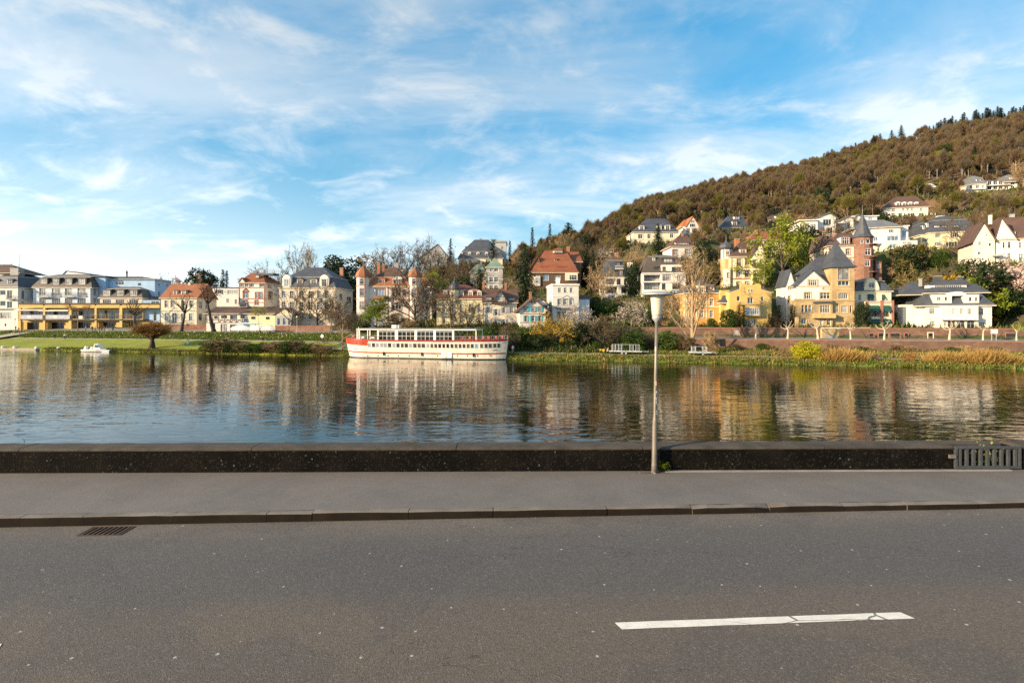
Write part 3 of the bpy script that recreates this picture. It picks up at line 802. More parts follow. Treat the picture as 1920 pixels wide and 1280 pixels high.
    # ---- roofs
    def hip(s, u0, u1, ve, vr, mat, ur0=None, ur1=None, y=0.0, D=None, o=0.45, name='roof'):
        D = D or s.last[3]; ym = y + D / 2
        x0 = s.P(u0, ve, y)[0]; x1 = s.P(u1, ve, y)[0]; ze = s.P((u0 + u1) / 2, ve, y)[1]; um = ((ur0 or u0) + (ur1 or u1)) / 2; zr = s.P(um, vr, ym)[1]
        a = s.P(ur0, vr, ym)[0] if ur0 is not None else x0 - o; b = s.P(ur1, vr, ym)[0] if ur1 is not None else x1 + o
        a = max(a, x0 - o); b = min(b, x1 + o)
        if b < a + .05: a = b = (a + b) / 2; a -= .03; b += .03
        E = [(x0 - o, y - o), (x1 + o, y - o), (x1 + o, y + D + o), (x0 - o, y + D + o)]
        zb = ze - .16; mb = MB(); A = (a, ym, zr); B = (b, ym, zr)
        t = [(*e, ze) for e in E]; q = [(*e, zb) for e in E]
        mb.poly([t[0], t[1], B, A]); mb.poly([t[2], t[3], A, B]); mb.poly([t[3], t[0], A]); mb.poly([t[1], t[2], B])
        for k in range(4): mb.poly([q[k], q[(k + 1) % 4], t[(k + 1) % 4], t[k]], 1)
        mb.poly(list(reversed(q)), 1)
        if ur0 is None or ur1 is None:   # wall triangles of a gable end
            for flag, xx in ((ur0, x0), (ur1, x1)):
                if flag is None: mb.poly([(xx, y, ze), (xx, y + D, ze), (xx, ym, zr - .1)], 2)
        ro = mb.build(name, [mat, 't_cream' if mat != 'r_seam' else 't_dark', getattr(s, 'gm', 'w_white')], s.root)
        if b - a > 1.5: MB().bar((a, ym, zr + .02), (b, ym, zr + .02), .22, .14).build('ridge', mat, ro)
        s.rz = zr; return ro
    def mans(s, u0, u1, ve, vm, vr, mat, inn, y=0.0, D=None, o=0.35, inner=None, mat2=None):
        D = D or s.last[3]
        x0 = s.P(u0, ve, y)[0]; x1 = s.P(u1, ve, y)[0]; um = (u0 + u1) / 2; ze = s.P(um, ve, y)[1]; zm = s.P(um, vm, y + inn)[1]; zr = s.P(um, vr, y + D / 2)[1]
        E = lambda d: [(x0 + d, y + d), (x1 - d, y + d), (x1 - d, y + D - d), (x0 + d, y + D - d)]
        inner = inner or D * .42
        lv = [(E(-o), ze - .2), (E(-o), ze), (E(inn * .55), ze + (zm - ze) * .62), (E(inn), zm), (E(inn - .12), zm + .05), (E(inn + .05), zm + .14), (E(min(inner, (x1 - x0) * .42)), max(zr, zm + .3))]
        mb = MB()
        for (a, za), (b, zb), mi in zip(lv[:-1], lv[1:], (1, 0, 0, 1, 1, 2)):
            for k in range(4):
                l = (k + 1) % 4; mb.poly([(*a[k], za), (*a[l], za), (*b[l], zb), (*b[k], zb)], mi)
        mb.poly([(*e, lv[-1][1]) for e in lv[-1][0]], 2); mb.poly([(*e, lv[0][1]) for e in reversed(lv[0][0])], 1)
        return mb.build('roof', [mat, 't_cream', mat2 or mat], s.root)
    def gabf(s, u0, u1, ve, ua, va, mat, wallm, y=0.0, D=8.0, o=0.4, wins=(), ve2=None, th=.22, name='roof'):
        x0, ze = s.P(u0, ve, y); x1, ze2 = s.P(u1, ve2 or ve, y); xa, za = s.P(ua, va, y)
        mb = MB(); mb.extrude([(x0, ze), (x1, ze2), (xa, za)], y + .001, y + D); mb.build('gable', wallm, s.root)
        mb = MB()
        for (xe, z) in ((x0, ze), (x1, ze2)):
            d = Vector((xe - xa, z - za)); L = d.length; d /= L; e = Vector((xa, za)) + d * (L + o); nrm = Vector((-d.y, d.x));
            if nrm.y < 0: nrm = -nrm
            p = [(xa, za + .03), (e.x, e.y + .03), (e.x + nrm.x * th, e.y + nrm.y * th), (xa, za + th * 1.25)]
            mb.extrude(p, y - o, y + D)
        ro = mb.build(name, mat, s.root)
        for w in wins: s.appl(w, wallm, y)
        return ro
    def appl(s, w, wallm, y=0.0, off=0.05):
        a, b = s.P(w[0], w[1], y - off); c, d = s.P(w[2], w[3], y - off)
        return s.window(lambda p, q, z: (p, y - off + q, z), min(a, c), max(a, c), min(b, d), max(b, d), w[4] if len(w) > 4 else '', wallm, True)
    def flat(s, u0, u1, v, mat, y=0.0, D=None, o=.25, h=.3, name='roof'):
        D = D or s.last[3]; x0 = s.P(u0, v, y)[0]; x1 = s.P(u1, v, y)[0]; z = s.P((u0 + u1) / 2, v, y)[1]
        return MB().box(x0 - o, x1 + o, y - o, y + D + o, z - .02, z + h).build(name, mat, s.root)
    def cyl(s, uc, ru, v0, v1, wallm, y=0.0, n=8, wins=(), name='turret', a0=None):
        x, z1 = s.P(uc, v1, y); z0 = -s.sink if v0 is None else s.P(uc, v0, y)[1]; r = ru * s.k
        a0 = PI / n if a0 is None else a0
        o = MB().lathe([(r, z0), (r, z1)], n, (x, y + r), a0=a0).build(name, wallm, s.root)
        for w in wins: s.appl(w, wallm, y + r * (1 - math.cos(PI / n)), .03)
        s.tc = (x, y + r, r, z1); return o
    def cone(s, v1, mat, bell=1.0, n=8, over=1.15, spire=0.0, onion=False, a0=None):
        x, yy, r, z0 = s.tc; z1 = s.P(0, v1, yy)[1]; h = z1 - z0; r *= over
        if onion: pr = [(r, 0), (r * 1.08, .08), (r * 1.12, .2), (r * 1.0, .38), (r * .7, .56), (r * .36, .7), (r * .16, .82), (r * .06, 1.0)]
        elif bell == 1: pr = [(r, 0), (r * .5, .5), (.03, 1.0)]
        elif bell == 2: pr = [(r, 0), (r * .96, .2), (r * .82, .42), (r * .55, .62), (r * .26, .8), (r * .08, .92), (.03, 1.0)]
        else: pr = [(r, 0), (r * .72, .14), (r * .52, .34), (r * .3, .62), (.03, 1.0)]
        o = MB().lathe([(a, z0 + h * b) for a, b in pr], n, (x, yy), a0=PI / n if a0 is None else a0).build('turret_roof', mat, s.root)
        if spire: MB().tube([(x, yy, z1 - .1), (x, yy, z1 + spire)], [.07, .02], 5).build('spire', 't_grey', o)
        return o
    def dorm(s, u0, v0, u1, v1, y=0.8, kind='gab', wallm='t_white', roofm='r_slate', dp=2.2, win='2x2', n=None):
        x0, z1 = s.P(u0, v0, y); x1, z0 = s.P(u1, v1, y); w = x1 - x0; mb = MB(); xm = (x0 + x1) / 2
        mb.box(x0, x1, y, y + dp, z0, z1, 0)
        if kind == 'gab': mb.extrude([(x0 - .15, z1), (x1 + .15, z1), (xm, z1 + w * .45)], y - .2, y + dp, 1)
        elif kind == 'arch': mb.extrude([(xm + (w / 2 + .12) * math.cos(PI * k / 8), z1 + w * .32 * math.sin(PI * k / 8)) for k in range(9)], y - .18, y + dp, 1)
        elif kind == 'hip':
            a = [(x0 - .15, y - .2, z1), (x1 + .15, y - .2, z1), (x1 + .15, y + dp, z1), (x0 - .15, y + dp, z1)]; t = (xm, y + w * .5, z1 + w * .4); b2 = (xm, y + dp, z1 + w * .4)
            mb.poly([a[0], a[1], t], 1); mb.poly([a[1], a[2], b2, t], 1); mb.poly([a[3], a[0], t, b2], 1)
        else: mb.extrude([(y - .25, z1 - .02), (y + dp, z1 + .35), (y + dp, z1 + .5), (y - .25, z1 + .14)], x0 - .15, x1 + .15, 1, axis='x')
        d = mb.build('dormer', [wallm, roofm], s.root)
        m = max(.1, w * .13)
        s.window(lambda p, q, z: (p, y - .03 + q, z), x0 + m, x1 - m, z0 + .15, z1 - .06, win, wallm, True, parent=d)
        return d
    def chim(s, u0, v0, u1, v1, y=4.0, mat='brick_chimney'):
        x0, z1 = s.P(u0, v0, y); x1, z0 = s.P(u1, v1, y); w = x1 - x0
        c = MB().box(x0, x1, y, y + max(.6, w * .8), z0 - 1.2, z1).build('chimney', mat, s.root)
        MB().box(x0 - .08, x1 + .08, y - .08, y + max(.6, w * .8) + .08, z1 + .001, z1 + .15).build('chimney_cap', 't_grey', c)
    def band(s, u0, u1, v, hpx=4, mat='t_cream', y=0.0, proud=.1, name='cornice'):
        x0, z = s.P(u0, v, y); x1 = s.P(u1, v, y)[0]; h = hpx * s.k
        return MB().box(x0 - proud * .5, x1 + proud * .5, y - proud, y + .05, z - h / 2, z + h / 2).build(name, mat, s.root)
    def vbar(s, u, v0, v1, wpx, mat='t_red', y=0.0, proud=.06, name='quoin'):
        x, z1 = s.P(u, v0, y); z0 = s.P(u, v1, y)[1]; w = wpx * s.k
        return MB().box(x - w / 2, x + w / 2, y - proud, y + .04, z0, z1).build(name, mat, s.root)
    def beam(s, u0, v0, u1, v1, wpx=3, mat='timber', y=0.0, name='beam'):
        a = s.P(u0, v0, y); b = s.P(u1, v1, y)
        return MB().bar((a[0], y - .02, a[1]), (b[0], y - .02, b[1]), .09, wpx * s.k).build(name, mat, s.root) if abs(u0 - u1) > abs(v0 - v1) * .05 else s.vbar(u0, v0, v1, wpx, mat, y, .065, name)
    def balc(s, u0, u1, vf, vt, proj=1.3, slab='t_cream', rail='rail_grey', y=0.0, solid=False):
        x0, z0 = s.P(u0, vf, y - proj); x1, z1 = s.P(u1, vt, y - proj); z0, z1 = min(z0, z1), max(z0, z1)
        b = MB().box(x0, x1, y - proj, y - .002, z0 - .18, z0).build('balcony', slab, s.root)
        mb = MB()
        if solid:
            mb.box(x0 + .02, x1 - .02, y - proj + .02, y - proj + .14, z0, z1); mb.box(x0 + .02, x0 + .14, y - proj + .14, y - .01, z0, z1); mb.box(x1 - .14, x1 - .02, y - proj + .14, y - .01, z0, z1)
        else:
            for a, c in (((x0 + .04, y - proj + .04), (x1 - .04, y - proj + .04)), ((x0 + .04, y - proj + .04), (x0 + .04, y)), ((x1 - .04, y - proj + .04), (x1 - .04, y))):
                L = math.dist(a, c); n = max(2, int(L / .22)); mb.bar((*a, z1), (*c, z1), .06); mb.bar((*a, z0 + .1), (*c, z0 + .1), .04)
                for k in range(n + 1): f = k / n; p = (a[0] + (c[0] - a[0]) * f, a[1] + (c[1] - a[1]) * f); mb.bar((*p, z0), (*p, z1), .03)
        mb.build('railing', rail, b)
    def slabrow(s, u0, u1, v, hpx, D, mat, y=0.0, name='slab'):
        x0, z = s.P(u0, v, y); x1 = s.P(u1, v, y)[0]; h = hpx * s.k
        return MB().box(x0, x1, y, y + D, z - h / 2, z + h / 2).build(name, mat, s.root)
    def pier(s, u0, u1, v0, v1, mat, y=0.0, dp=.5, name='pier'):
        x0, z1 = s.P(u0, v0, y); x1, z0 = s.P(u1, v1, y)
        return MB().box(x0, x1, y, y + dp, z0, z1).build(name, mat, s.root)
    def awn(s, u0, u1, v0, v1, mat, y=0.0, proj=1.2):
        x0, z1 = s.P(u0, v0, y); x1, z0 = s.P(u1, v1, y - proj)
        mb = MB().extrude([(y - .01, z1), (y - proj, z0 + .25), (y - proj, z0), (y - proj + .04, z0), (y - proj + .05, z0 + .2), (y - .01, z1 - .08)], x0, x1, 0, axis='x')
        return mb.build('awning', mat, s.root)

Z1 = (0, 460, 5.8187); Z2 = (280, 440, 5.0526); Z3 = (630, 420, 4.74); Z4 = (940, 400, 4.4147); Z5 = (1170, 380, 4.2677); Z6 = (1430, 370, 3.8778); Z7 = (1640, 320, 3.3679)
def row(us, v0, v1, opt=''): return [(a, v0, b, v1, opt) for a, b in us]
# ---------------- left bank
h = House('apartment_building', 'white apartment block with grey mansard roof at the far left edge', 'building', Z1, 195, 940, t=29, ws='2x1 f=f_white')
h.body(-170, 195, None, 458, 15, 'w_pale', [(2, 490, 60, 540, '1x1 g=g_dark'), (76, 490, 132, 582, '2x1'), (2, 606, 60, 660, '1x1'), (76, 610, 132, 682, '2x1'), (2, 732, 125, 798, '3x1'), (50, 852, 68, 882, '1x1'), (-90, 490, -30, 560, ''), (-90, 606, -30, 680, ''), (-120, 732, -30, 800, '')], rw='auto')
h.band(-170, 195, 692, 10, 't_grey', proud=.5); h.balc(60, 145, 585, 545, .9, 't_grey'); h.gm = 'w_pale'
h.mans(-170, 195, 455, 345, 318, 'r_slate', 1.6)
h.dorm(78, 372, 134, 452, .35, 'flat', 't_grey', 'r_slate', 2.5); h.dorm(-90, 372, -30, 452, .35, 'flat', 't_grey', 'r_slate', 2.5)
h.hip(-170, 215, 300, 212, 'r_brown', -120, 130, y=4, D=10); h.chim(110, 250, 200, 310, 3.5, 't_grey')
a = h.P(212, 100, 8); b = h.P(212, 300, 8); MB().tube([(a[0], 8, b[1]), (a[0], 8, a[1])], .05, 5).build('antenna', 'rail_grey', h.root)
mb = MB(); q = [h.P(u, v, 8) for u, v in ((45, 192), (125, 198), (205, 212), (45, 230), (125, 236), (205, 240))]
for i, j in ((0, 1), (1, 2), (0, 3), (1, 4), (2, 5)): mb.bar((q[i][0], 8, q[i][1]), (q[j][0], 8, q[j][1]), .09)
mb.build('roof_rail', 'rail_grey', h.root)

h = House('restaurant_building', 'blue apartment building over a yellow framed two storey riverside restaurant', 'building', Z1, 205, 942, t=27, ws='2x1 f=f_white')
D0 = 5.0
# set back glazed ground and first floor
gw = []
for a, b in ((235, 465), (500, 745), (790, 1030), (1065, 1300), (1345, 1560)):
    gw.append((a, 712, b, 800, '6x1 bare g=g_warm f=f_grey')); gw.append((a + 60, 838, b - 45, 940, '4x1 bare g=g_dark f=f_dark'))
h.body(210, 1560, None, 655, 20, 'w_yellow', gw, y=2.2)
for a, b in ((205, 226), (468, 492), (748, 778), (1032, 1053), (1303, 1332)): h.pier(a, b, 655, 955, 'w_yellow', .0, .6)
for a, b in ((196, 246), (428, 468), (493, 526), (716, 748), (779, 806), (1000, 1032), (1053, 1086), (1270, 1303), (1333, 1366), (1548, 1640)): h.pier(a, b, 830, 958, 'w_deepyellow', .9, .35, 'panel')
for a, b in ((205, 470), (490, 750), (776, 1034), (1052, 1305), (1331, 1740)): h.pier(a, b, 646, 682, 'w_deepyellow', -.05, .5, 'fascia')
h.slabrow(196, 1745, 636, 12, 6, 't_dark', -.3); h.slabrow(215, 1560, 812, 11, 3, 't_dark', -.2)
# railings of the restaurant balcony and of the roof terrace
for u0, u1, v0, v1, yy in ((215, 1560, 762, 806, -.15), (205, 1745, 610, 632, -.2)):
    x0, z1 = h.P(u0, v0, yy); x1, z0 = h.P(u1, v1, yy); mb = MB(); n = int((x1 - x0) / .9)
    mb.bar((x0, yy, z1), (x1, yy, z1), .06); mb.bar((x0, yy, z0 + .1), (x1, yy, z0 + .1), .04)
    for k in range(n + 1): x = x0 + (x1 - x0) * k / n; mb.bar((x, yy, z0), (x, yy, z1), .045)
    mb.build('railing', 'rail_grey', h.root)
for a, b, c in ((225, 462, 318), (498, 762, 598)):
    pn = h.pier(a, b, 758, 802, 'banner_grey', -.3, .06, 'banner'); x0, z1 = h.P(c - 20, 766, -.32); x1, z0 = h.P(c + 22, 792, -.32)
    MB().box(x0, x1, -.33, -.302, z0, z1).build('white_patch', 't_white', pn)
h.pier(857, 900, 768, 800, 't_white', -.3, .05, 'white_board')
h.awn(215, 465, 682, 712, 'cream_awning', 2.1, 2.3); h.awn(488, 742, 686, 718, 'cream_awning', 2.1, 2.3)
# blue flats above
h.body(360, 985, 640, 455, 12, 'w_paleblue', row(((428, 498), (565, 660), (708, 790), (845, 935)), 470, 545, '3x1 g=g_curtain') + row(((428, 498), (565, 658), (708, 790), (845, 935)), 572, 638, '4x1 g=g_dark'), y=D0, rw='auto')
for a, b in ((408, 528), (690, 805)): h.balc(a, b, 562, 512, 1.1, 't_grey', y=D0)
for a, b in ((560, 662), (842, 940)): h.balc(a, b, 556, 518, .25, 't_grey', y=D0)
h.gm = 'w_blue'; h.mans(350, 1000, 458, 345, 318, 'r_seam', 1.9, y=D0, D=12, o=.3, mat2='r_grey')
for a, b, c in ((435, 522, 420), (572, 652, 430), (708, 792, 430), (850, 942, 428)): h.dorm(a, 362, b, c, D0 + .25, 'flat', 't_dark', 'r_seam', 2.0, '3x1 g=g_curtain')
h.body(990, 1150, 640, 345, 10, 'w_blue', [(1000, 485, 1080, 545, '2x1')], y=D0 + 3.5)
h.flat(700, 1150, 340, 'r_grey', y=D0 + 3, D=9); h.gabf(690, 980, 318, 725, 283, 'r_brown', 'w_pale', y=D0 + 7, D=6, o=.2)
h.body(1090, 1548, 645, 570, 11, 'w_warm', row(((1120, 1210), (1262, 1355), (1410, 1505)), 590, 648, '4x1 g=g_dark') , y=D0, rw='auto')
h.mans(1080, 1552, 572, 478, 452, 'r_seam', 1.5, y=D0, D=11, o=.3, mat2='r_grey')
for a, b, c in ((1115, 1212, 552), (1268, 1358, 550), (1412, 1505, 552)): h.dorm(a, 487, b, c, D0 + .2, 'flat', 't_dark', 'r_seam', 1.6, '3x1 g=g_curtain')
h.body(1150, 1690, 560, 370, 9, 'w_blue', [(1260, 395, 1350, 430, '3x1'), (1505, 410, 1540, 440, '1x1'), (1570, 495, 1605, 585, '1x1 g=g_dark')], y=D0 + 5, rw='auto'); h.hip(1145, 1690, 368, 343, 'r_slate', 1230, 1560, y=D0 + 5, D=9, o=.6)
h.body(1552, 1745, None, 598, 7, 'w_blue', [(1675, 715, 1708, 825, '1x1 g=g_dark'), (1650, 610, 1735, 660, '2x1 g=g_dark')], y=3.0, name='wing')
h.balc(1630, 1748, 590, 545, 1.2, 't_dark', y=D0 + 4); h.balc(1590, 1748, 684, 640, 1.0, 't_dark', y=3.0)
x, z = h.P(1384, 275, D0 + 8); MB().lathe([(.25, z - 2.2), (.25, z - 1.0), (.34, z - .95), (.34, z - .6), (.2, z - .5), (.3, z - .2), (.1, z)], 8, (x, D0 + 8)).build('flue', 't_dark', h.root)

h = House('red_roofed_house', 'cream two storey house with orange red gable roof behind pollard trees', 'house', Z2, 110, 905, t=29, ws='2x2 s=t_white')
h.gm = 'w_pale'
h.body(110, 448, None, 600, 11, 'w_cream', row(((143, 174), (200, 230), (300, 332), (380, 412)), 622, 690) + [(145, 742, 176, 815), (215, 742, 260, 836, '2x2'), (300, 745, 332, 815), (374, 745, 409, 815)], rw=[(467, 630, 500, 700), (530, 632, 556, 700), (465, 748, 500, 815), (530, 750, 556, 815)])
h.hip(110, 448, 600, 467, 'r_rust', None, None, D=11)
h.dorm(228, 530, 262, 572, 1.2, 'flat', 't_white', 'r_rust', 3); h.dorm(302, 530, 345, 572, 1.2, 'flat', 't_white', 'r_rust', 3)
h.chim(368, 455, 387, 486, 5, 't_cream'); h.band(110, 448, 722, 5, 't_grey'); h.balc(150, 350, 846, 815, 1.0, 't_cream')
h.pier(110, 560, 850, 935, 's_brick', -.6, .5, 'garden_wall')

h = House('boathouse', 'long low boathouse, half timbered white at left and yellow at right, brown roof', 'boathouse', Z2, 540, 922, t=27, ws='3x1 f=t_dark')
h.body(540, 935, None, 745, 9, 'w_white', [(614, 766, 650, 796), (680, 765, 736, 791, '3x1'), (765, 764, 830, 800, '3x1'), (862, 762, 902, 793, '2x1'), (675, 845, 736, 918, '2x1 g=g_curtain'), (765, 850, 830, 918, '2x1 g=g_curtain'), (590, 838, 625, 918, '1x1 g=g_dark')])
h.body(936, 1190, None, 745, 9, 'w_lemon', [(965, 775, 1006, 799, '2x1'), (1104, 778, 1141, 802, '2x1')], name='yellow_wall')
for v in (758, 805, 832): h.band(540, 935, v, 5, 'timber', proud=.05, name='beam')
for u in range(545, 936, 56): h.vbar(u, 758, 832, 5, 'timber', proud=.055, name='beam')
for u in range(660, 930, 56): h.beam(u, 830, u + 26, 806, 4, 'timber'); h.beam(u + 52, 830, u + 28, 806, 4, 'timber')
h.hip(530, 1235, 745, 684, 'r_brown', 640, 1235, D=9, o=.5)
h.body(1190, 1352, None, 762, 9, 'w_grey', row(((1212, 1241), (1265, 1293), (1314, 1343)), 790, 858, '1x1 arch g=g_blue f=t_white'), y=-.5, name='pavilion')
h.gabf(1182, 1360, 762, 1272, 698, 'r_brown', 'w_cream', y=-.5, D=9, o=.25)
h.dorm(848, 655, 925, 690, 3.0, 'shed', 't_grey', 'r_slate', 1.5)
wl1 = House('brick_wall', 'low red brick garden wall beside the yellow boathouse', 'wall', Z2, 1190, 922, t=26.5)
wl1.pier(1192, 1715, 866, 930, 's_brick', 0, .4, 'brickwork'); wl1.pier(1188, 1718, 860, 866, 't_red', -.06, .52, 'coping')

h = House('flat_roofed_house', 'pale modern house with flat roof behind the red roofed house', 'house', Z2, 610, 700, t=55, ws='3x1')
h.body(600, 846, None, 505, 12, 'w_pale', [(625, 520, 700, 560, '4x1 g=g_dark'), (740, 525, 845, 560, '5x1 g=g_curtain'), (730, 605, 755, 645), (808, 612, 832, 655)]); h.flat(600, 846, 505, 'r_slate')

h = House('half_timbered_tower_house', 'white tower house with red brown timber bands and rooftop terrace', 'house', Z2, 850, 770, t=42, ws='2x2 s=redtimber', rot=-4)
h.body(850, 1092, None, 455, 12, 'w_white', [(890, 545, 932, 602), (1004, 545, 1030, 602), (1042, 545, 1070, 606, 'g=g_blue'), (890, 622, 930, 662), (1000, 622, 1030, 662)] + row(((862, 885), (905, 940), (955, 990), (1050, 1085)), 466, 496, '2x1 s='), rw=[(1130, 540, 1162, 610), (1125, 465, 1150, 500)])
h.gm = 'w_white'
for v in (460, 503, 608, 642): h.band(850, 1092, v, 7, 'redtimber', proud=.07, name='beam')
for u in (853, 893, 948, 1045, 1089): h.vbar(u, 460, 505, 7, 'redtimber', name='beam')
for u in (853, 1089): h.vbar(u, 505, 690, 8, 'redtimber')
h.gabf(885, 937, 540, 911, 512, 'r_rust', 'redtimber', y=-.15, D=.3, o=.1)
h.hip(850, 1092, 455, 364, 'r_red', 960, 1075, D=12); h.gabf(848, 905, 450, 876, 412, 'r_red', 'w_white', y=-.2, D=4, o=.2)
x0, z0 = h.P(1020, 364, 5); x1, z1 = h.P(1180, 326, 5); mb = MB()
for yy in (5, 8):
    mb.bar((x0, yy, z1), (x1, yy, z1), .07); mb.bar((x0, yy, (z0 + z1) / 2), (x1, yy, (z0 + z1) / 2), .05)
    for k in range(9): x = x0 + (x1 - x0) * k / 8; mb.bar((x, yy, z0 - .8), (x, yy, z1), .06)
mb.build('terrace_railing', 'rail_grey', h.root); MB().box(x0, x1, 4.6, 8.4, z0 - .7, z0 - .05).build('terrace', 'r_slate', h.root)
h.dorm(1003, 384, 1040, 410, 2.0, 'flat', 't_grey', 'r_slate', 1.5)

h = House('mansard_villa', 'long cream villa with dark mansard roof and two tall white curved dormers', 'villa', Z2, 1230, 850, t=36, ws='2x3 s=t_cream', rot=-3)
rows_ = [(1252, 1292), (1330, 1368), (1420, 1458), (1508, 1548), (1590, 1625), (1662, 1702)]
h.body(1230, 1760, None, 500, 15, 'w_warm', row(rows_, 535, 602) + row(rows_, 636, 712) + row(rows_, 745, 800), rw=[(1870, 470, 1912, 540, 'arch'), (1868, 585, 1915, 655, 'arch'), (1800, 560, 1830, 620)])
h.band(1230, 1760, 505, 9); h.band(1230, 1760, 620, 6); h.band(1230, 1760, 728, 8)
h.gm = 'w_warm'; h.mans(1230, 1760, 500, 405, 315, 'r_slate', 1.3)
for a, b in ((1258, 1342), (1612, 1700)):
    h.pier(a, b, 430, 502, 'w_warm', -.1, 2.2, 'curved_gable')
    x0, z = h.P(a, 430, -.1); x1 = h.P(b, 430, -.1)[0]; zt = h.P((a + b) / 2, 378, -.1)[1]; n = 10; xm = (x0 + x1) / 2
    prof = [(xm + (x1 - x0) / 2 * math.cos(PI * k / n) * (1 if k in (0, n) else .92), z + (zt - z) * math.sin(PI * k / n) ** .8) for k in range(n + 1)]
    MB().extrude(prof, -.1, 2.1).build('gable_head', 't_white', h.root); h.appl((a + 20, 420, b - 20, 490, '2x3'), 'w_warm', -.1)
h.dorm(1400, 425, 1456, 482, .5, 'arch', 't_white', 'r_slate', 2); h.dorm(1526, 425, 1590, 482, .5, 'arch', 't_white', 'r_slate', 2)
for u in (1490, 1600, 1660): h.dorm(u, 355, u + 24, 374, 4.2, 'flat', 't_grey', 'r_slate', .8, '1x1 g=g_curtain')
h.chim(1803, 318, 1835, 362, 7, 't_red')

# ---------------- middle
h = House('turreted_white_house', 'large white house with red brown roof and two bell capped corner turrets', 'house', Z3, 285, 905, t=33, ws='3x2 s=t_red', rot=2)
h.body(285, 650, None, 555, 14, 'w_white', [(355, 575, 432, 640), (500, 575, 580, 645), (352, 690, 432, 758), (497, 698, 580, 760, '3x2 arch'), (590, 585, 625, 640, '1x2'), (500, 800, 580, 860)], rw='auto')
h.body(650, 850, None, 560, 12, 'w_white', [(690, 590, 740, 650), (770, 590, 815, 650), (690, 700, 740, 765), (770, 700, 815, 765)], y=1.0, rw='auto', name='wing')
h.gm = 'w_white'; h.mans(285, 650, 553, 475, 384, 'r_rust', 1.4, mat2='r_brown'); h.hip(650, 850, 558, 470, 'r_rust', 690, 800, y=1.0, D=12)
h.dorm(366, 492, 440, 536, .5, 'arch', 't_red', 'r_rust', 2.2, '3x1'); h.dorm(505, 492, 588, 541, .2, 'arch', 't_white', 't_white', 2.2, '3x1')
h.balc(335, 442, 662, 634, 1.0, 't_red', 't_red', solid=True); h.band(285, 650, 668, 5, 't_red'); h.band(285, 650, 557, 6, 't_red')
for u in (288, 462, 648): h.vbar(u, 560, 860, 9, 't_red')
h.cyl(228, 58, None, 470, 'w_white', y=-1.3, n=8, wins=[(213, 487, 250, 537, '1x2 arch s=t_red'), (213, 575, 250, 640, '2x2'), (213, 693, 250, 752, '2x2')]); h.band(176, 280, 548, 6, 't_red', -1.0); h.band(176, 280, 668, 6, 't_red', -1.0)
h.cone(360, 'r_rust', 2, 8, 1.2, 2.0)
h.cyl(693, 55, None, 470, 'w_white', y=-.8, n=8, wins=[(678, 490, 710, 535, '1x2 arch'), (675, 580, 712, 640, '2x2')]); h.cone(378, 'r_rust', 2, 8, 1.2, .6)
h.chim(365, 345, 390, 412, 5); h.chim(412, 365, 432, 405, 7); h.chim(515, 348, 555, 385, 7, 't_grey')
for u in (455, 580): h.dorm(u - 22, 408, u + 22, 420, 4.6, 'arch', 't_brown', 'r_brown', 1.5, '2x1')

h = House('onion_domed_villa', 'pale yellow villa with dark red mansard roof and slate onion domed turret', 'villa', Z3, 895, 925, t=27, ws='2x2 s=t_cream', rot=1)
us = ((945, 973), (1030, 1057), (1100, 1128), (1180, 1208), (1258, 1286))
h.body(895, 1306, None, 664, 12, 'w_lemon', row(us, 715, 786) + row(us, 830, 884), lw='auto')
h.band(895, 1306, 668, 8); h.band(895, 1306, 805, 6); h.gm = 'w_lemon'
h.mans(895, 1306, 662, 590, 538, 'r_darkred', 1.0)
for a, b in ((1098, 1136), (1176, 1217), (1256, 1294)): h.dorm(a, 604, b, 652, .25, 'arch', 't_cream', 't_cream', 2)
h.cyl(1047, 42, 690, 585, 'w_lemon', y=-.8, n=12, wins=[(1028, 605, 1048, 650, '1x2 arch')]); h.cone(493, 'r_slate', 1, 12, 1.05, .8, onion=True)
for u in (900, 1302): h.vbar(u, 670, 900, 9, 't_cream')
h.dorm(955, 600, 990, 650, .25, 'arch', 't_cream', 't_cream', 2); h.chim(1300, 522, 1320, 560, 5); h.balc(1085, 1140, 812, 788, .8, 't_cream')

h = House('shuttered_villa', 'white villa with dark roof, carved timber gable and grey window shutters', 'villa', Z3, 1310, 900, t=28, ws='2x2 sh=shutter_grey', rot=1)
h.body(1312, 1606, None, 702, 11, 'w_warm', row(((1342, 1368), (1480, 1508), (1548, 1576)), 740, 790) + [(1411, 756, 1438, 812, '1x2')] + row(((1342, 1368), (1411, 1438), (1480, 1508)), 845, 890), rw='auto')
h.gm = 'w_warm'; h.hip(1312, 1606, 700, 578, 'r_brown', None, None, D=11); h.band(1312, 1606, 706, 7, 't_brown')
h.gabf(1398, 1518, 690, 1458, 590, 'r_brown', 'w_white', y=-.4, D=5, o=.55, wins=[(1440, 650, 1478, 685, '2x1')], ve2=690)
for a, b, c, d in ((1410, 688, 1440, 650), (1506, 688, 1476, 650), (1425, 645, 1492, 645)): h.beam(a, b, c, d, 5, 'timber', -.42)
h.balc(1400, 1520, 700, 676, .9, 'timber', 'timber', y=-.4); h.dorm(1340, 652, 1373, 690, .6, 'gab', 't_white', 'r_brown', 2); h.dorm(1545, 656, 1578, 693, .6, 'gab', 't_white', 'r_brown', 2); h.chim(1497, 530, 1516, 580, 5)

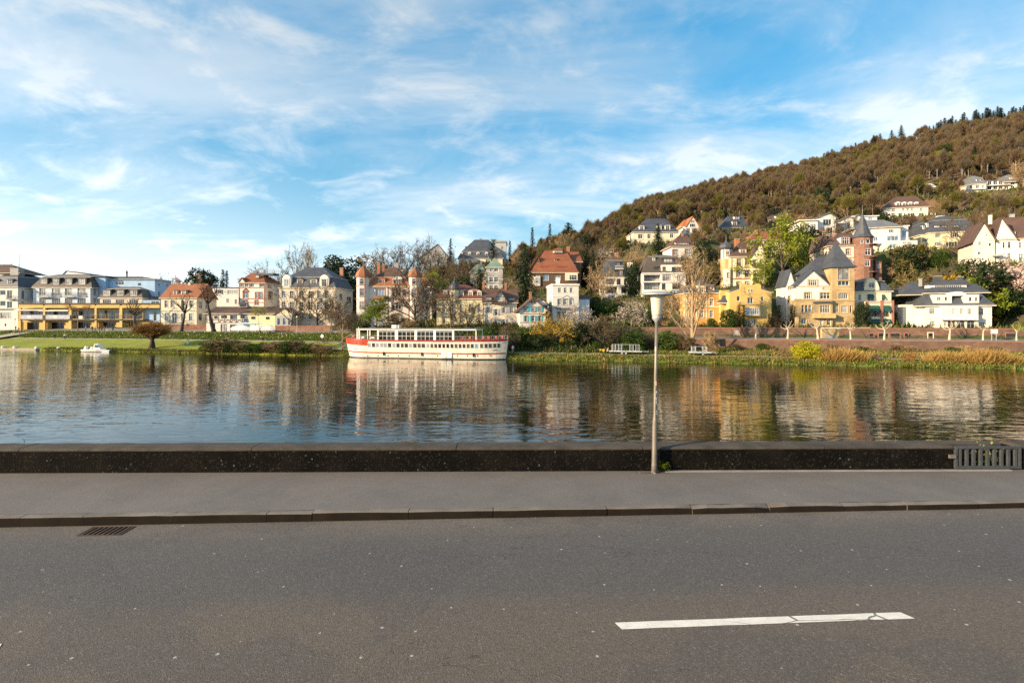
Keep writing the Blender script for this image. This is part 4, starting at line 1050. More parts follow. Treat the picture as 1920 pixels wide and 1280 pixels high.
h = House('slate_mansion', 'large slate roofed mansion with white dormers on the skyline', 'mansion', Z3, 1080, 390, t=150, ws='2x2')
h.body(1090, 1480, None, 305, 18, 'w_cream', row(((1105, 1130), (1180, 1205), (1255, 1280), (1330, 1355), (1410, 1435)), 318, 350)); h.mans(1085, 1485, 305, 245, 142, 'r_slate', 1.6, inner=8)
for u in (1100, 1173, 1248, 1324): h.dorm(u, 258, u + 27, 288, .7, 'arch', 't_white', 't_white', 2, '2x1')
for u in (1148, 1220, 1292): h.dorm(u, 206, u + 26, 226, 4.2, 'arch', 't_white', 'r_slate', 2, '1x1')
h.body(1416, 1514, None, 160, 14, 'w_grey', [(1470, 200, 1490, 225)], y=5, name='tower'); h.flat(1416, 1514, 162, 't_grey', y=5, D=14, o=.5, h=.8); h.chim(1392, 138, 1432, 160, 8, 't_grey'); h.chim(1275, 130, 1298, 145, 8, 't_grey')
h = House('dark_gabled_house', 'dark steep gabled house among bare trees below the skyline', 'house', Z3, 745, 420, t=135, ws='2x2')
h.body(765, 985, None, 300, 12, 't_grey', row(((800, 825), (860, 885), (920, 945)), 320, 350)); h.gabf(745, 1000, 303, 905, 180, 'r_slate', 't_grey', D=12, o=.3)

h = House('copper_domed_villa', 'grey stone villa with two green copper domed roofs behind trees', 'villa', Z3, 1185, 600, t=72, ws='2x2 s=t_white')
h.body(1335, 1482, None, 385, 10, 'w_grey', row(((1366, 1398), (1406, 1442)), 392, 422) + row(((1362, 1396), (1406, 1440)), 472, 515) + row(((1362, 1396), (1406, 1440)), 545, 580)); h.mans(1335, 1482, 385, 345, 314, 'r_copper', 1.2, o=.5)
h.body(1190, 1335, None, 432, 10, 'w_cream', row(((1205, 1232), (1270, 1296)), 480, 520) + row(((1205, 1232), (1270, 1296)), 545, 580), y=1.0, name='wing'); h.mans(1190, 1335, 432, 390, 365, 'r_copper', 1.0, y=1.0, D=10, o=.5)
x, z = h.P(1355, 300, 4); MB().tube([(x, 4, z - 1.5), (x, 4, z + .8)], [.35, .05], 6).build('finial', 'r_copper', h.root)

h = House('hip_roofed_house', 'big house under a high red tiled hipped roof', 'house', Z4, 245, 640, t=62, ws='3x2', rot=2)
h.body(258, 628, None, 492, 14, 't_brown', [(348, 508, 392, 555, '1x1 g=g_blue')] + [(268, 510, 318, 560, '2x1'), (440, 515, 490, 555, '2x1')], rw='auto')
h.pier(530, 632, 492, 556, 'w_cream', -.5, .5, 'bay'); h.appl((562, 508, 622, 552, '3x2'), 'w_cream', -.5)
h.pier(262, 322, 520, 600, 'w_cream', -.4, .4, 'bay'); h.appl((280, 530, 312, 580, '2x2'), 'w_cream', -.4)
h.gm = 't_brown'; h.hip(250, 632, 490, 308, 'r_red', 358, 535, D=14, o=.4)
h.dorm(318, 440, 384, 468, 1.6, 'shed', 't_cream', 'r_red', 3.2, '4x1'); h.dorm(463, 440, 537, 468, 1.6, 'shed', 't_cream', 'r_red', 3.2, '4x1'); h.dorm(440, 380, 462, 405, 3.4, 'flat', 't_grey', 'r_red', 1.5, '1x1'); h.dorm(430, 310, 505, 326, 5.4, 'arch', 't_white', 'r_red', 1.5, '3x1')
h.body(575, 660, None, 400, 12, 't_brown', [(590, 420, 620, 450)], y=5, name='wing'); h.hip(565, 662, 402, 318, 'r_red', 575, 640, y=5, D=12); h.chim(543, 278, 568, 318, 7, 'brick_chimney')
h.gabf(238, 330, 455, 300, 358, 'r_red', 't_brown', y=3, D=9, o=.3)

h = House('flat_topped_villa', 'tall white cubic villa with flat parapet and tall sash windows', 'villa', Z4, 425, 905, t=30, ws='2x2 s=t_grey', rot=4)
h.body(425, 640, None, 598, 11, 'w_white', row(((470, 495), (517, 543), (567, 592)), 615, 656, 's=') + row(((466, 495), (512, 544), (564, 593)), 710, 758) + row(((463, 489), (508, 541)), 815, 866) + [(564, 815, 592, 866)], lw='auto')
h.flat(425, 640, 598, 't_white', o=.2, h=.5); h.band(425, 640, 780, 8, 't_grey'); h.band(425, 640, 690, 5, 't_white'); h.balc(455, 600, 782, 762, .8, 't_grey'); h.chim(455, 532, 485, 590, 4, 't_white')
h.gabf(505, 575, 702, 540, 684, 't_grey', 't_white', y=-.15, D=.2, o=.05)
h.body(640, 730, None, 708, 6, 'w_paleblue', [], y=2.0, name='annex'); h.flat(640, 730, 708, 'r_slate', y=2.0, D=6, h=.9)

h = House('teal_shuttered_chalet', 'small white gabled chalet with teal shutters and brown roof', 'house', Z4, 150, 985, t=24, ws='2x2 sh=teal s=t_red', rot=6)
w3 = ((194, 214), (250, 275), (308, 330))
h.body(152, 366, None, 805, 9, 'w_white', row(w3, 848, 892) + row(((246, 272), (304, 328)), 936, 962, 'sh=teal'), rw='auto')
h.gabf(138, 385, 808, 262, 706, 'r_brown', 'w_white', D=9, o=.55, wins=row(w3, 771, 812)); h.band(152, 366, 830, 4, 't_red'); h.band(152, 366, 902, 4, 't_red'); h.chim(232, 655, 252, 712, 5)
h.appl((253, 725, 270, 742, '1x1 s=t_red sh=t_brown'), 'w_white', 0)
h.gabf(270, 395, 760, 330, 706, 'r_brown', 'w_white', y=4, D=5, o=.3)

h = House('dark_mansard_block', 'narrow white modern block with dark metal mansard storeys', 'house', Z4, 855, 712, t=58, ws='2x1 f=f_dark')
h.body(855, 1046, None, 526, 10, 'w_white', [(866, 540, 942, 588, 'loggia rail'), (955, 540, 988, 590), (1015, 540, 1034, 592), (862, 608, 962, 660, 'loggia rail'), (993, 608, 1033, 660), (887, 676, 942, 704, 'g=g_blue')], lw='auto')
h.band(850, 1050, 598, 6, 't_white', proud=.3); h.gm = 'r_slate'; h.mans(858, 1044, 526, 392, 366, 'r_slate', 1.3, o=.05, mat2='r_brown')
h.dorm(970, 470, 1012, 518, .1, 'flat', 't_dark', 'r_slate', 1.5); h.dorm(920, 470, 941, 518, .1, 'flat', 't_dark', 'r_slate', 1.5, '1x1'); h.dorm(945, 406, 988, 436, .9, 'flat', 't_dark', 'r_slate', 1.5, '2x1 g=g_curtain'); h.balc(945, 1012, 456, 434, .5, 't_white', 't_white', y=.7); h.chim(945, 330, 968, 362, 5)
h = House('cone_roofed_turret', 'slim cream turret with a pointed brown cone roof', 'turret', Z4, 1045, 560, t=70)
h.cyl(1079, 31, None, 405, 'w_cream', 0, 12, wins=[(1072, 425, 1086, 450, '1x1')]); h.cone(345, 'r_brown', 1, 12, 1.12, .5); h.band(1048, 1110, 410, 6, 't_cream', 0.3)

h = House('terraced_modern_block', 'wide white modern apartment block with open loggias and dark mansard attic', 'building', Z5, 147, 738, t=52, ws='2x1 f=f_dark', rot=-5)
h.body(147, 492, None, 562, 12, 'w_white', [(160, 578, 292, 628, 'loggia rail 3x1 g=g_curtain'), (160, 642, 292, 694, 'loggia rail 3x1 g=g_curtain'), (308, 575, 376, 626, '4x1'), (303, 645, 333, 696), (386, 645, 456, 692, '3x1'), (425, 578, 485, 628, '3x1'), (380, 700, 450, 725, '3x1')], lw='auto')
h.band(145, 494, 566, 8, 't_white', proud=.25); h.band(145, 494, 634, 8, 't_white', proud=.25)
h.mans(150, 492, 560, 432, 420, 'r_seam', 1.8, o=.02, mat2='r_slate'); h.pier(296, 462, 500, 560, 'w_white', .15, 3, 'attic_bay'); h.appl((308, 512, 331, 556, '1x1'), 'w_white', .15); h.appl((382, 514, 455, 558, '3x1'), 'w_white', .15); h.dorm(303, 447, 402, 494, 1.1, 'flat', 't_dark', 'r_slate', 2.0, '3x1 g=g_curtain'); h.dorm(236, 514, 272, 556, .3, 'flat', 't_dark', 'r_seam', 1.5, '1x1'); h.dorm(230, 438, 254, 484, 1.2, 'flat', 't_white', 'r_seam', 1.5, '1x1 g=g_curtain')
h.balc(300, 462, 498, 484, .1, 't_white', y=.6)

h = House('tall_white_house', 'tall narrow white house with brown roof behind the modern block', 'house', Z5, 385, 600, t=76, ws='3x2 s=t_red')
h.body(387, 546, None, 352, 11, 'w_white', [(390, 378, 426, 420), (490, 374, 536, 422), (488, 450, 534, 500, 'arch'), (395, 455, 425, 500)], rw='auto'); h.hip(380, 550, 350, 262, 'r_brown', 440, 510, D=11); h.dorm(408, 320, 518, 348, .5, 'flat', 't_white', 'r_brown', 2, '6x1 g=g_curtain'); h.chim(462, 245, 478, 275, 5)

h = House('yellow_hill_mansion', 'yellow mansion with grey hipped roof and yellow dormers high on the slope', 'mansion', Z5, 75, 345, t=112, ws='2x2 s=t_cream')
h.body(75, 432, None, 236, 13, 'w_cream', [(113, 252, 150, 286), (188, 250, 215, 286), (255, 250, 282, 284), (368, 248, 397, 280), (120, 305, 145, 330), (190, 305, 215, 330)]); h.gm = 'w_cream'; h.hip(75, 432, 235, 128, 'r_slate', 180, 330, D=13)
for a, b, c in ((122, 163, 188), (265, 300, 182), (328, 370, 184)): h.dorm(a, c, b, 229, .8, 'hip', 'w_cream', 'r_slate', 3)
h.band(75, 432, 294, 5)

h = House('orange_gabled_house', 'small white gabled house with bright orange roof on the slope', 'house', Z5, 475, 255, t=128, ws='2x1')
h.body(478, 596, None, 192, 9, 'w_white', [(500, 205, 530, 240, '3x1'), (545, 205, 580, 240, '3x1')]); h.gabf(495, 600, 192, 548, 112, 'r_orange', 'w_white', D=9, o=.3, wins=[(535, 142, 562, 158, '2x1 arch'), (525, 168, 568, 194, '3x1')]); h.hip(462, 560, 192, 140, 'r_orange', 478, 548, y=1, D=8)
h = House('pink_hill_house', 'pale pink house with wide dark roof at the edge of the wood', 'house', Z5, 780, 265, t=130, ws='2x1')
h.body(785, 965, None, 202, 10, 'w_pink', row(((800, 830), (850, 880), (900, 925)), 208, 236)); h.gm = 'w_pink'; h.hip(778, 985, 200, 108, 'r_slate', 830, 960, D=10); h.dorm(880, 112, 922, 132, 3.2, 'flat', 't_white', 'r_slate', 2, '2x1'); h.dorm(865, 150, 905, 190, .8, 'gab', 'w_pink', 'r_slate', 2.5)
h = House('small_cream_house', 'small cream house with brown roof and a round dormer beside green trees', 'house', Z5, 1150, 190, t=135, ws='2x1')
h.body(1155, 1280, None, 140, 9, 'w_cream', row(((1165, 1190), (1230, 1255)), 148, 170)); h.gm = 'w_cream'; h.hip(1150, 1285, 140, 98, 'r_brown', 1185, 1250, D=9); h.dorm(1212, 108, 1236, 132, 1.0, 'arch', 't_white', 'r_brown', 2, '1x1')

h = House('turreted_cream_villa', 'cream villa with brown roof and half timbered dark domed turret', 'villa', Z5, 850, 665, t=56, ws='2x2 s=t_ochre', rot=-5)
h.body(850, 1030, None, 432, 12, 'w_cream', [(903, 449, 940, 503), (970, 449, 1004, 500), (898, 541, 931, 596), (968, 541, 1001, 596), (900, 632, 930, 665), (968, 632, 1000, 665)], lw='auto')
h.body(1026, 1130, None, 430, 12, 'w_lemon', [(1040, 456, 1063, 502), (1088, 451, 1113, 499), (1036, 541, 1062, 596), (1086, 541, 1113, 593), (1036, 630, 1062, 660), (1090, 630, 1110, 660)], y=-1.0, name='bay')
h.gm = 'w_cream'; h.hip(850, 1130, 430, 316, 'r_brown', 925, 1095, D=12); h.gabf(1016, 1140, 432, 1088, 312, 'r_brown', 'w_cream', y=-1.0, D=7, o=.3); h.dorm(928, 372, 980, 410, 1.2, 'gab', 't_white', 'r_brown', 2.5, '3x1')
h.band(850, 1030, 520, 7, 't_ochre'); h.band(1026, 1130, 520, 7, 't_ochre', -1.0); h.band(850, 1030, 610, 9, 't_red'); h.vbar(862, 435, 640, 14, 't_ochre')
h.cyl(830, 42, None, 450, 's_ochre', y=1.0, n=8); h.cyl(830, 40, 450, 368, 'w_white', y=1.1, n=8, wins=[(818, 388, 842, 420, '2x1')], name='turret_top')
for u in (795, 815, 845, 865): h.vbar(u, 372, 448, 5, 'timber', 1.25, .05, 'beam')
h.cone(308, 'r_slate', 1, 8, 1.3, 1.2, onion=True); h.chim(892, 292, 925, 345, 6); h.body(812, 850, None, 530, 3, 'w_white', [(825, 560, 840, 600, '1x2')], y=-.6, name='porch')

h = House('long_red_roofed_house', 'long cream house with red brown hipped roof behind the pale green tree', 'house', Z5, 1010, 420, t=84, ws='2x2')
h.body(1012, 1420, None, 302, 12, 'w_cream', row(((1030, 1055), (1090, 1115), (1170, 1195), (1240, 1265), (1300, 1325)), 320, 355)); h.gm = 'w_cream'; h.hip(1005, 1425, 300, 232, 'r_red', 1050, 1360, D=12); h.chim(992, 280, 1012, 310, 4); h.chim(1052, 222, 1070, 245, 5)

h = House('orange_mansion', 'orange stucco mansion with slate mansard and central dome', 'mansion', Z5, 495, 945, t=37, ws='2x3 s=t_cream', rot=-5)
h.body(495, 770, None, 722, 12, 'w_orange', row(((524, 552), (608, 636), (684, 714)), 766, 824) + row(((522, 552), (602, 636), (684, 713)), 862, 918, 'arch'), lw='auto')
h.band(495, 770, 724, 9); h.band(495, 770, 832, 8)
for u in (500, 580, 660, 765): h.vbar(u, 728, 930, 8, 't_cream')
h.mans(495, 770, 720, 664, 640, 'r_slate', 1.2); h.pier(585, 655, 664, 722, 't_cream', -.1, 2.5, 'dome_base'); x, z = h.P(620, 665, 2); z1 = h.P(620, 600, 2)[1]; r = 42 * h.k
MB().lathe([(r, z), (r * .98, z + (z1 - z) * .3), (r * .85, z + (z1 - z) * .62), (r * .5, z + (z1 - z) * .9), (r * .2, z1)], 8, (x, 2.2), a0=PI / 8).build('dome', 'r_slate', h.root); h.appl((605, 676, 636, 716, '2x1 arch'), 't_cream', -.1)
for a in (530, 695): h.dorm(a, 676, a + 26, 712, .25, 'arch', 't_cream', 'r_slate', 2)

h = House('stepped_gable_house', 'bright yellow house with curved stepped parapet gable and balcony', 'house', Z5, 845, 998, t=34, ws='2x2', rot=-5)
h.body(845, 1180, None, 718, 12, 'w_deepyellow', [(903, 748, 929, 786, '1x1'), (1096, 752, 1118, 789, '1x1'), (988, 756, 1033, 808, '2x1 arch'), (974, 842, 1078, 898, '6x2'), (972, 936, 1052, 990, '5x1'), (1100, 845, 1118, 900, '1x1')], lw='auto')
x0, z0 = h.P(845, 718); x1 = h.P(1180, 718)[0]; st_ = [(845, 716), (930, 690), (930, 662), (936, 650), (965, 647), (985, 656), (1045, 656), (1062, 647), (1088, 650), (1096, 662), (1096, 690), (1180, 714)]
pts = [(h.P(u, v)[0], h.P(u, v)[1]) for u, v in st_]; MB().extrude(pts + [(x1, z0), (x0, z0)], .002, .5).build('stepped_gable', 'w_deepyellow', h.root)
h.appl((992, 692, 1006, 715, '1x1'), 'w_deepyellow', 0); h.appl((1013, 692, 1027, 715, '1x1'), 'w_deepyellow', 0)
h.balc(936, 1110, 812, 794, 1.4, 't_ochre', y=0); h.pier(960, 1090, 815, 905, 'w_deepyellow', -1.2, 1.19, 'bay'); h.appl((974, 842, 1078, 896, '6x2 g=g_blue'), 'w_deepyellow', -1.2); h.band(935, 1095, 732, 4, 't_ochre')
h.hip(850, 1175, 716, 668, 'r_slate', 960, 1070, y=.6, D=11); h.body(775, 846, None, 700, 9, 'w_deepyellow', [], y=3, name='wing'); h.mans(776, 846, 800, 742, 730, 'r_slate', .6, y=2.4, D=6)

# ---------------- right
h = House('square_towered_villa', 'white gabled villa with ochre stone square tower and tall slate pyramid roof', 'villa', Z6, 232, 940, t=38, ws='3x2 s=t_ochre', rot=-9)
h.body(232, 508, None, 650, 12, 'w_white', [(303, 693, 350, 738, '3x2'), (418, 693, 490, 738, '3x2'), (440, 655, 488, 665)], lw=[(186, 610, 206, 665, '2x2'), (183, 715, 205, 765, '2x2')])
h.gabf(232, 500, 652, 364, 532, 'r_slate', 'w_white', D=9, o=.3, wins=[(333, 602, 393, 642, '4x2')]); h.hip(225, 520, 648, 432, 'r_slate', 400, 450, D=12, o=.3, y=.2)
h.body(505, 668, None, 508, 8, 's_ochre', [(548, 516, 629, 600, '3x1 f=t_grey g=g_curtain'), (548, 606, 629, 641, '3x1'), (551, 694, 620, 738, '5x1 arch'), (572, 787, 616, 838, '3x2'), (633, 787, 648, 838, '1x2'), (530, 787, 552, 838, '2x2')], y=-1.2, name='tower', lw='auto', rw='auto')
x0, x1, yy, dd, _, zt = h.last; e = .55; xm = (x0 + x1) / 2; ya = yy + dd / 2; za = h.P(563, 318, ya)[1]; mb = MB(); lv = [(1.0, 0), (.80, .10), (.56, .34), (.30, .65), (.01, 1.0)]; rg = []
for f_, g_ in lv: hx = ((x1 - x0) / 2 + e) * f_; hy = (dd / 2 + e) * f_; rg.append([(xm - hx, ya - hy, zt + (za - zt) * g_), (xm + hx, ya - hy, zt + (za - zt) * g_), (xm + hx, ya + hy, zt + (za - zt) * g_), (xm - hx, ya + hy, zt + (za - zt) * g_)])
for a, b in zip(rg[:-1], rg[1:]):
    for k in range(4): mb.poly([a[k], a[(k + 1) % 4], b[(k + 1) % 4], b[k]])
mb.poly(list(reversed(rg[0]))); mb.build('tower_roof', 'r_slate', h.root)
h.body(232, 508, None, 745, 3.2, 's_ochre', [(308, 783, 328, 836, '1x2'), (334, 783, 356, 836, '1x2'), (282, 783, 302, 836, '1x2'), (418, 783, 489, 839, '4x2'), (280, 880, 318, 920, '2x1'), (415, 890, 440, 930, '1x2'), (465, 890, 495, 930, '1x2')], y=-1.9, name='stone_bay')
h.balc(370, 532, 872, 842, 1.1, 't_ochre', 't_ochre', y=-1.9, solid=True); h.band(232, 380, 742, 8, 't_ochre', -1.9); h.slabrow(372, 520, 765, 16, 1.2, 'r_slate', -2.1, 'canopy'); h.band(505, 668, 748, 8, 't_ochre', -1.2); h.chim(232, 585, 250, 630, 3, 't_ochre')
h.body(170, 232, None, 645, 7, 'w_white', [(185, 610, 207, 668, '2x2'), (183, 716, 205, 766, '2x2')], y=2.5, name='side_wing'); h.gabf(165, 236, 645, 200, 528, 'r_slate', 'w_white', y=2.5, D=7, o=.2)
h.pier(242, 262, 870, 1020, 's_ochre', -5.5, .8, 'gate_post'); h.pier(262, 430, 955, 1018, 't_grey', -5.4, .3, 'garden_wall')

h = House('awning_house', 'cream house with dark green awnings and slate mansard roof', 'house', Z6, 668, 930, t=40, ws='2x2', rot=-9.5)
h.body(672, 935, None, 682, 11, 'w_cream', [(762, 708, 813, 752, 'g=g_dark'), (866, 710, 894, 752, '1x2'), (695, 705, 715, 750, '1x2')], y=3.2, lw='auto'); h.mans(672, 935, 682, 612, 596, 'r_slate', 1.0, y=3.2, D=11)
h.pier(738, 848, 655, 684, 'w_cream', 3.0, 1.5, 'gable_base'); x0, z = h.P(738, 655, 3.0); x1 = h.P(848, 655, 3.0)[0]; zt = h.P(790, 588, 3.0)[1]; xm = (x0 + x1) / 2
MB().extrude([(x0, z), (x1, z), (x1 - .3, z + (zt - z) * .4), (xm + .9, z + (zt - z) * .8), (xm + .5, zt), (xm - .5, zt), (xm - .9, z + (zt - z) * .8), (x0 + .3, z + (zt - z) * .4)], 3.0, 4.4).build('curved_gable', 'w_cream', h.root); h.appl((770, 618, 812, 656, '2x2 arch'), 'w_cream', 3.0)
h.body(750, 956, None, 755, 3.6, 't_cream', [(766, 790, 856, 868, 'loggia rail 4x1 g=g_dark'), (878, 792, 936, 868, 'loggia rail 3x1 g=g_dark'), (766, 885, 856, 930, 'loggia 4x1'), (878, 885, 936, 930, 'loggia 3x1')], y=-.5, name='loggia_front')
for a, b in ((750, 766), (856, 878), (938, 956)): h.pier(a, b, 748, 935, 't_red', -.62, .12, 'pillar')
for a, b in ((767, 855), (879, 937)): h.awn(a, b, 786, 832, 'green_awning', -.5, .5); h.awn(a, b, 884, 912, 'green_awning', -.5, .5)
h.awn(762, 813, 703, 735, 'green_awning', 3.1, .5); h.awn(866, 894, 706, 738, 'green_awning', 3.1, .5); h.balc(750, 956, 772, 752, .2, 't_cream', 'rail_grey', y=-.4)

h = House('round_towered_house', 'cream house with red sandstone round tower and pointed slate spire', 'house', Z6, 480, 600, t=62, ws='2x2 s=t_red', rot=-10)
h.body(482, 700, None, 352, 12, 'w_warm', [(606, 376, 636, 415), (500, 400, 520, 440), (610, 450, 640, 500), (530, 400, 560, 440)], lw='auto'); h.gm = 'w_warm'; h.hip(480, 705, 350, 262, 'r_brown', 540, 690, D=12); h.dorm(568, 290, 636, 344, .3, 'hip', 't_white', 'r_slate', 3, '3x2'); h.chim(516, 268, 536, 310, 5)
h.vbar(488, 355, 520, 9, 't_red'); h.vbar(690, 355, 540, 9, 't_red'); h.band(482, 700, 440, 5, 't_red'); h.gabf(415, 485, 385, 440, 280, 'r_brown', 's_red', y=4, D=8, o=.2); h.body(418, 485, None, 385, 8, 'w_warm', [], y=4, name='side_wing')
h.cyl(758, 64, None, 285, 's_red', y=-2.0, n=12, wins=[(742, 373, 784, 420), (742, 456, 778, 501), (711, 306, 734, 335, '1x1 arch s='), (750, 304, 778, 335, '1x1 arch s=')]); h.cone(135, 'r_slate', 3, 12, 1.16, 2.2)
for v in (346, 436, 545): x, z = h.P(758, v, -2 + 64 * h.k); MB().lathe([(65.5 * h.k, z - .12), (66 * h.k, z + .12)], 12, (x, -2 + 64 * h.k), a0=PI / 12).build('string_course', 't_red', h.root)
h.body(822, 866, None, 455, 5, 's_red', [(832, 485, 856, 515, '2x1')], y=.5, name='annex')

h = House('white_stepped_villa', 'bright white villa with low gables above the green tree', 'villa', Z6, 275, 300, t=92, ws='2x1', rot=-7)
h.body(278, 400, None, 170, 10, 'w_white', [(310, 190, 340, 230), (355, 195, 390, 240)], lw='auto'); h.flat(270, 405, 170, 'w_pale', D=10, o=.6); h.body(395, 532, None, 152, 9, 'w_white', [(440, 160, 500, 200, '3x1'), (420, 220, 450, 260), (470, 220, 510, 260)], y=2, name='wing'); h.gabf(390, 536, 150, 480, 116, 'r_grey', 'w_white', y=2, D=9, o=.5)
h.body(338, 455, None, 252, 7, 'w_pink', [], y=-5, name='garage'); h.hip(332, 460, 252, 236, 'r_red', 370, 430, y=-5, D=7)
h = House('white_terrace_villa', 'white terraced villa with shallow roofs left of the spire', 'villa', Z6, 465, 270, t=100, ws='2x1 g=g_blue', rot=-8)
h.body(468, 600, None, 195, 9, 'w_white', [(490, 215, 530, 245, '3x1'), (550, 215, 590, 245, '3x1')], y=0); h.flat(462, 606, 195, 'w_pale', o=.5); h.body(580, 660, None, 165, 8, 'w_white', [(600, 180, 640, 215, '3x1')], y=3, name='wing'); h.gabf(574, 668, 165, 622, 142, 'r_grey', 'w_white', y=3, D=8, o=.4)
h.body(660, 832, None, 140, 10, 'w_paleblue', [(770, 145, 800, 165), (680, 160, 720, 190, '3x1')], y=6, name='upper_block'); h.flat(655, 836, 140, 't_white', y=6, D=10, o=.4); h.gabf(650, 745, 170, 690, 128, 'r_grey', 'w_white', y=5, D=6, o=.4)
h = House('grey_roofed_villa', 'long white villa with shallow grey roof and wide blue windows right of the spire', 'villa', Z7, -120, 505, t=84, ws='3x1 g=g_blue', rot=-15)
h.body(-130, 162, None, 362, 12, 'w_white', [(90, 371, 123, 391, '3x1 g=g_dark'), (80, 412, 152, 441, '3x1'), (90, 464, 136, 488, '2x1'), (-60, 372, -20, 395), (-20, 420, 20, 445)]); h.gm = 'w_white'; h.hip(-140, 165, 360, 314, 'r_grey', -60, 60, D=12, o=.7)
h.body(162, 212, None, 352, 9, 'w_paleblue', [(172, 380, 200, 420)], y=2, name='side_block'); h.flat(160, 214, 352, 't_white', y=2, D=9); h.body(60, 270, None, 442, 6, 'w_white', [(178, 450, 205, 460, '2x1'), (212, 450, 238, 460, '2x1'), (95, 463, 135, 487, '2x1')], y=-3.5, name='terrace_block'); h.balc(-10, 80, 458, 446, 2, 't_white', 't_white', y=-.2, solid=True)
h = House('dormered_white_villa', 'white villa with brown hipped roof and four round dormers on the upper slope', 'villa', Z7, 75, 305, t=126, ws='2x2', rot=-14)
h.body(70, 338, None, 234, 12, 'w_white', row(((110, 130), (175, 190), (202, 217), (228, 243), (285, 303)), 238, 258) + row(((105, 130), (150, 175), (228, 255), (280, 310)), 268, 298), lw='auto'); h.gm = 'w_white'; h.hip(65, 342, 232, 164, 'r_brown', 130, 262, D=12)
for u in (133, 172, 211, 250): h.dorm(u, 205, u + 26, 224, 1.0, 'arch', 't_white', 't_white', 2, '2x1')
h.band(70, 338, 262, 4, 't_white'); h.body(338, 386, None, 268, 8, 'w_white', [(345, 275, 375, 295, '3x1')], y=1, name='side_wing'); h.pier(100, 290, 300, 345, 's_red', -4, .5, 'terrace_wall')
h = House('blue_mansard_villa', 'cream villa with blue slate mansard roof beside a tall bare tree', 'villa', Z7, 345, 492, t=92, ws='3x1', rot=-14)
h.body(345, 650, None, 388, 12, 'w_lemon', [(383, 396, 421, 419, 'g=g_curtain'), (480, 395, 531, 419, '4x1'), (590, 393, 629, 417), (380, 451, 421, 474, 'g=g_blue'), (450, 451, 541, 478, '5x1')], lw='auto'); h.mans(345, 650, 386, 312, 288, 'r_slate', 1.8)
for u, w in ((378, 30), (430, 22), (480, 50), (560, 24)): h.dorm(u, 348, u + w, 376, .6, 'flat', 't_white', 'r_slate', 2, '2x1')
h.body(290, 348, None, 405, 9, 'w_lemon', [(300, 420, 325, 450)], y=2, name='wing'); h.mans(288, 348, 403, 330, 318, 'r_slate', 1.2, y=2, D=9); h.dorm(303, 345, 318, 372, 2.4, 'flat', 't_white', 'r_slate', 1.5, '1x1'); h.dorm(328, 330, 342, 358, 2.4, 'flat', 't_white', 'r_slate', 1.5, '1x1'); h.chim(400, 286, 440, 300, 6, 't_white')
h = House('gabled_white_villa', 'white villa with steep brown gables near the right edge', 'villa', Z7, 622, 590, t=63, ws='1x2 s=t_white', rot=-26)
h.body(622, 758, None, 440, 12, 'w_warm', [(655, 446, 672, 470, '2x2'), (720, 458, 736, 475, '1x1'), (650, 512, 672, 530, '2x1'), (630, 555, 645, 575), (660, 555, 675, 575)], lw='auto'); h.gabf(612, 760, 452, 687, 326, 'r_brown', 'w_warm', D=12, o=.5, wins=[(700, 400, 710, 412, '1x1')], ve2=440)
h.body(758, 1010, None, 430, 13, 'w_white', [(808, 453, 823, 489), (842, 449, 859, 489), (838, 521, 860, 566, '2x2'), (912, 453, 926, 490), (910, 525, 945, 566, '3x2'), (940, 453, 955, 490)], y=.6, name='main_wall'); h.gm = 'w_white'; h.hip(752, 1020, 430, 296, 'r_brown', 772, 980, y=.6, D=13); h.gabf(760, 900, 432, 800, 300, 'r_brown', 'w_white', y=.3, D=5, o=.3, ve2=436)
h.dorm(860, 388, 890, 420, 1.4, 'gab', 't_dark', 'r_brown', 3, '2x1'); h.chim(722, 282, 742, 310, 6, 't_white'); h.chim(855, 278, 885, 300, 8, 't_grey'); h.slabrow(752, 812, 535, 10, 1.5, 't_grey', -1.2, 'porch')
h = House('hilltop_hotel', 'white balconied building with grey mansard high on the hill at the right', 'building', Z7, 582, 180, t=168, ws='2x1', rot=-16)
h.body(584, 705, None, 85, 12, 'w_white', row(((600, 620), (640, 660), (678, 695)), 92, 112) + [(640, 138, 665, 160, '2x1')], lw='auto'); h.mans(584, 705, 85, 48, 42, 'r_grey', 1.0); h.dorm(640, 55, 668, 78, .4, 'flat', 't_white', 'r_grey', 1.5, '2x1'); h.balc(590, 700, 118, 108, 1, 't_white', 't_white')
h.body(706, 900, None, 62, 10, 'w_pale', row(((715, 740), (750, 775), (785, 810), (820, 845), (860, 885)), 66, 88, '2x1 g=g_dark') + row(((715, 740), (750, 775), (785, 810), (820, 845), (860, 885)), 98, 120, '2x1 g=g_dark'), y=2, name='wing'); h.flat(706, 900, 62, 'r_grey', y=2, D=10, o=.4); h.mans(820, 898, 70, 38, 33, 'r_grey', .8, y=1, D=8); h.dorm(850, 44, 878, 64, 1.3, 'flat', 't_white', 'r_grey', 1.5, '2x1')
for v in (92, 122): h.balc(706, 860, v, v - 8, 1.3, 't_white', 't_white', y=2)
h = House('tin_roofed_shed', 'small pale tin roofed shed among olive trees on the hill', 'shed', Z7, 335, 122, t=178)
h.body(338, 385, None, 108, 6, 'w_grey', []); h.hip(332, 390, 106, 84, 't_white', None, None, D=6)

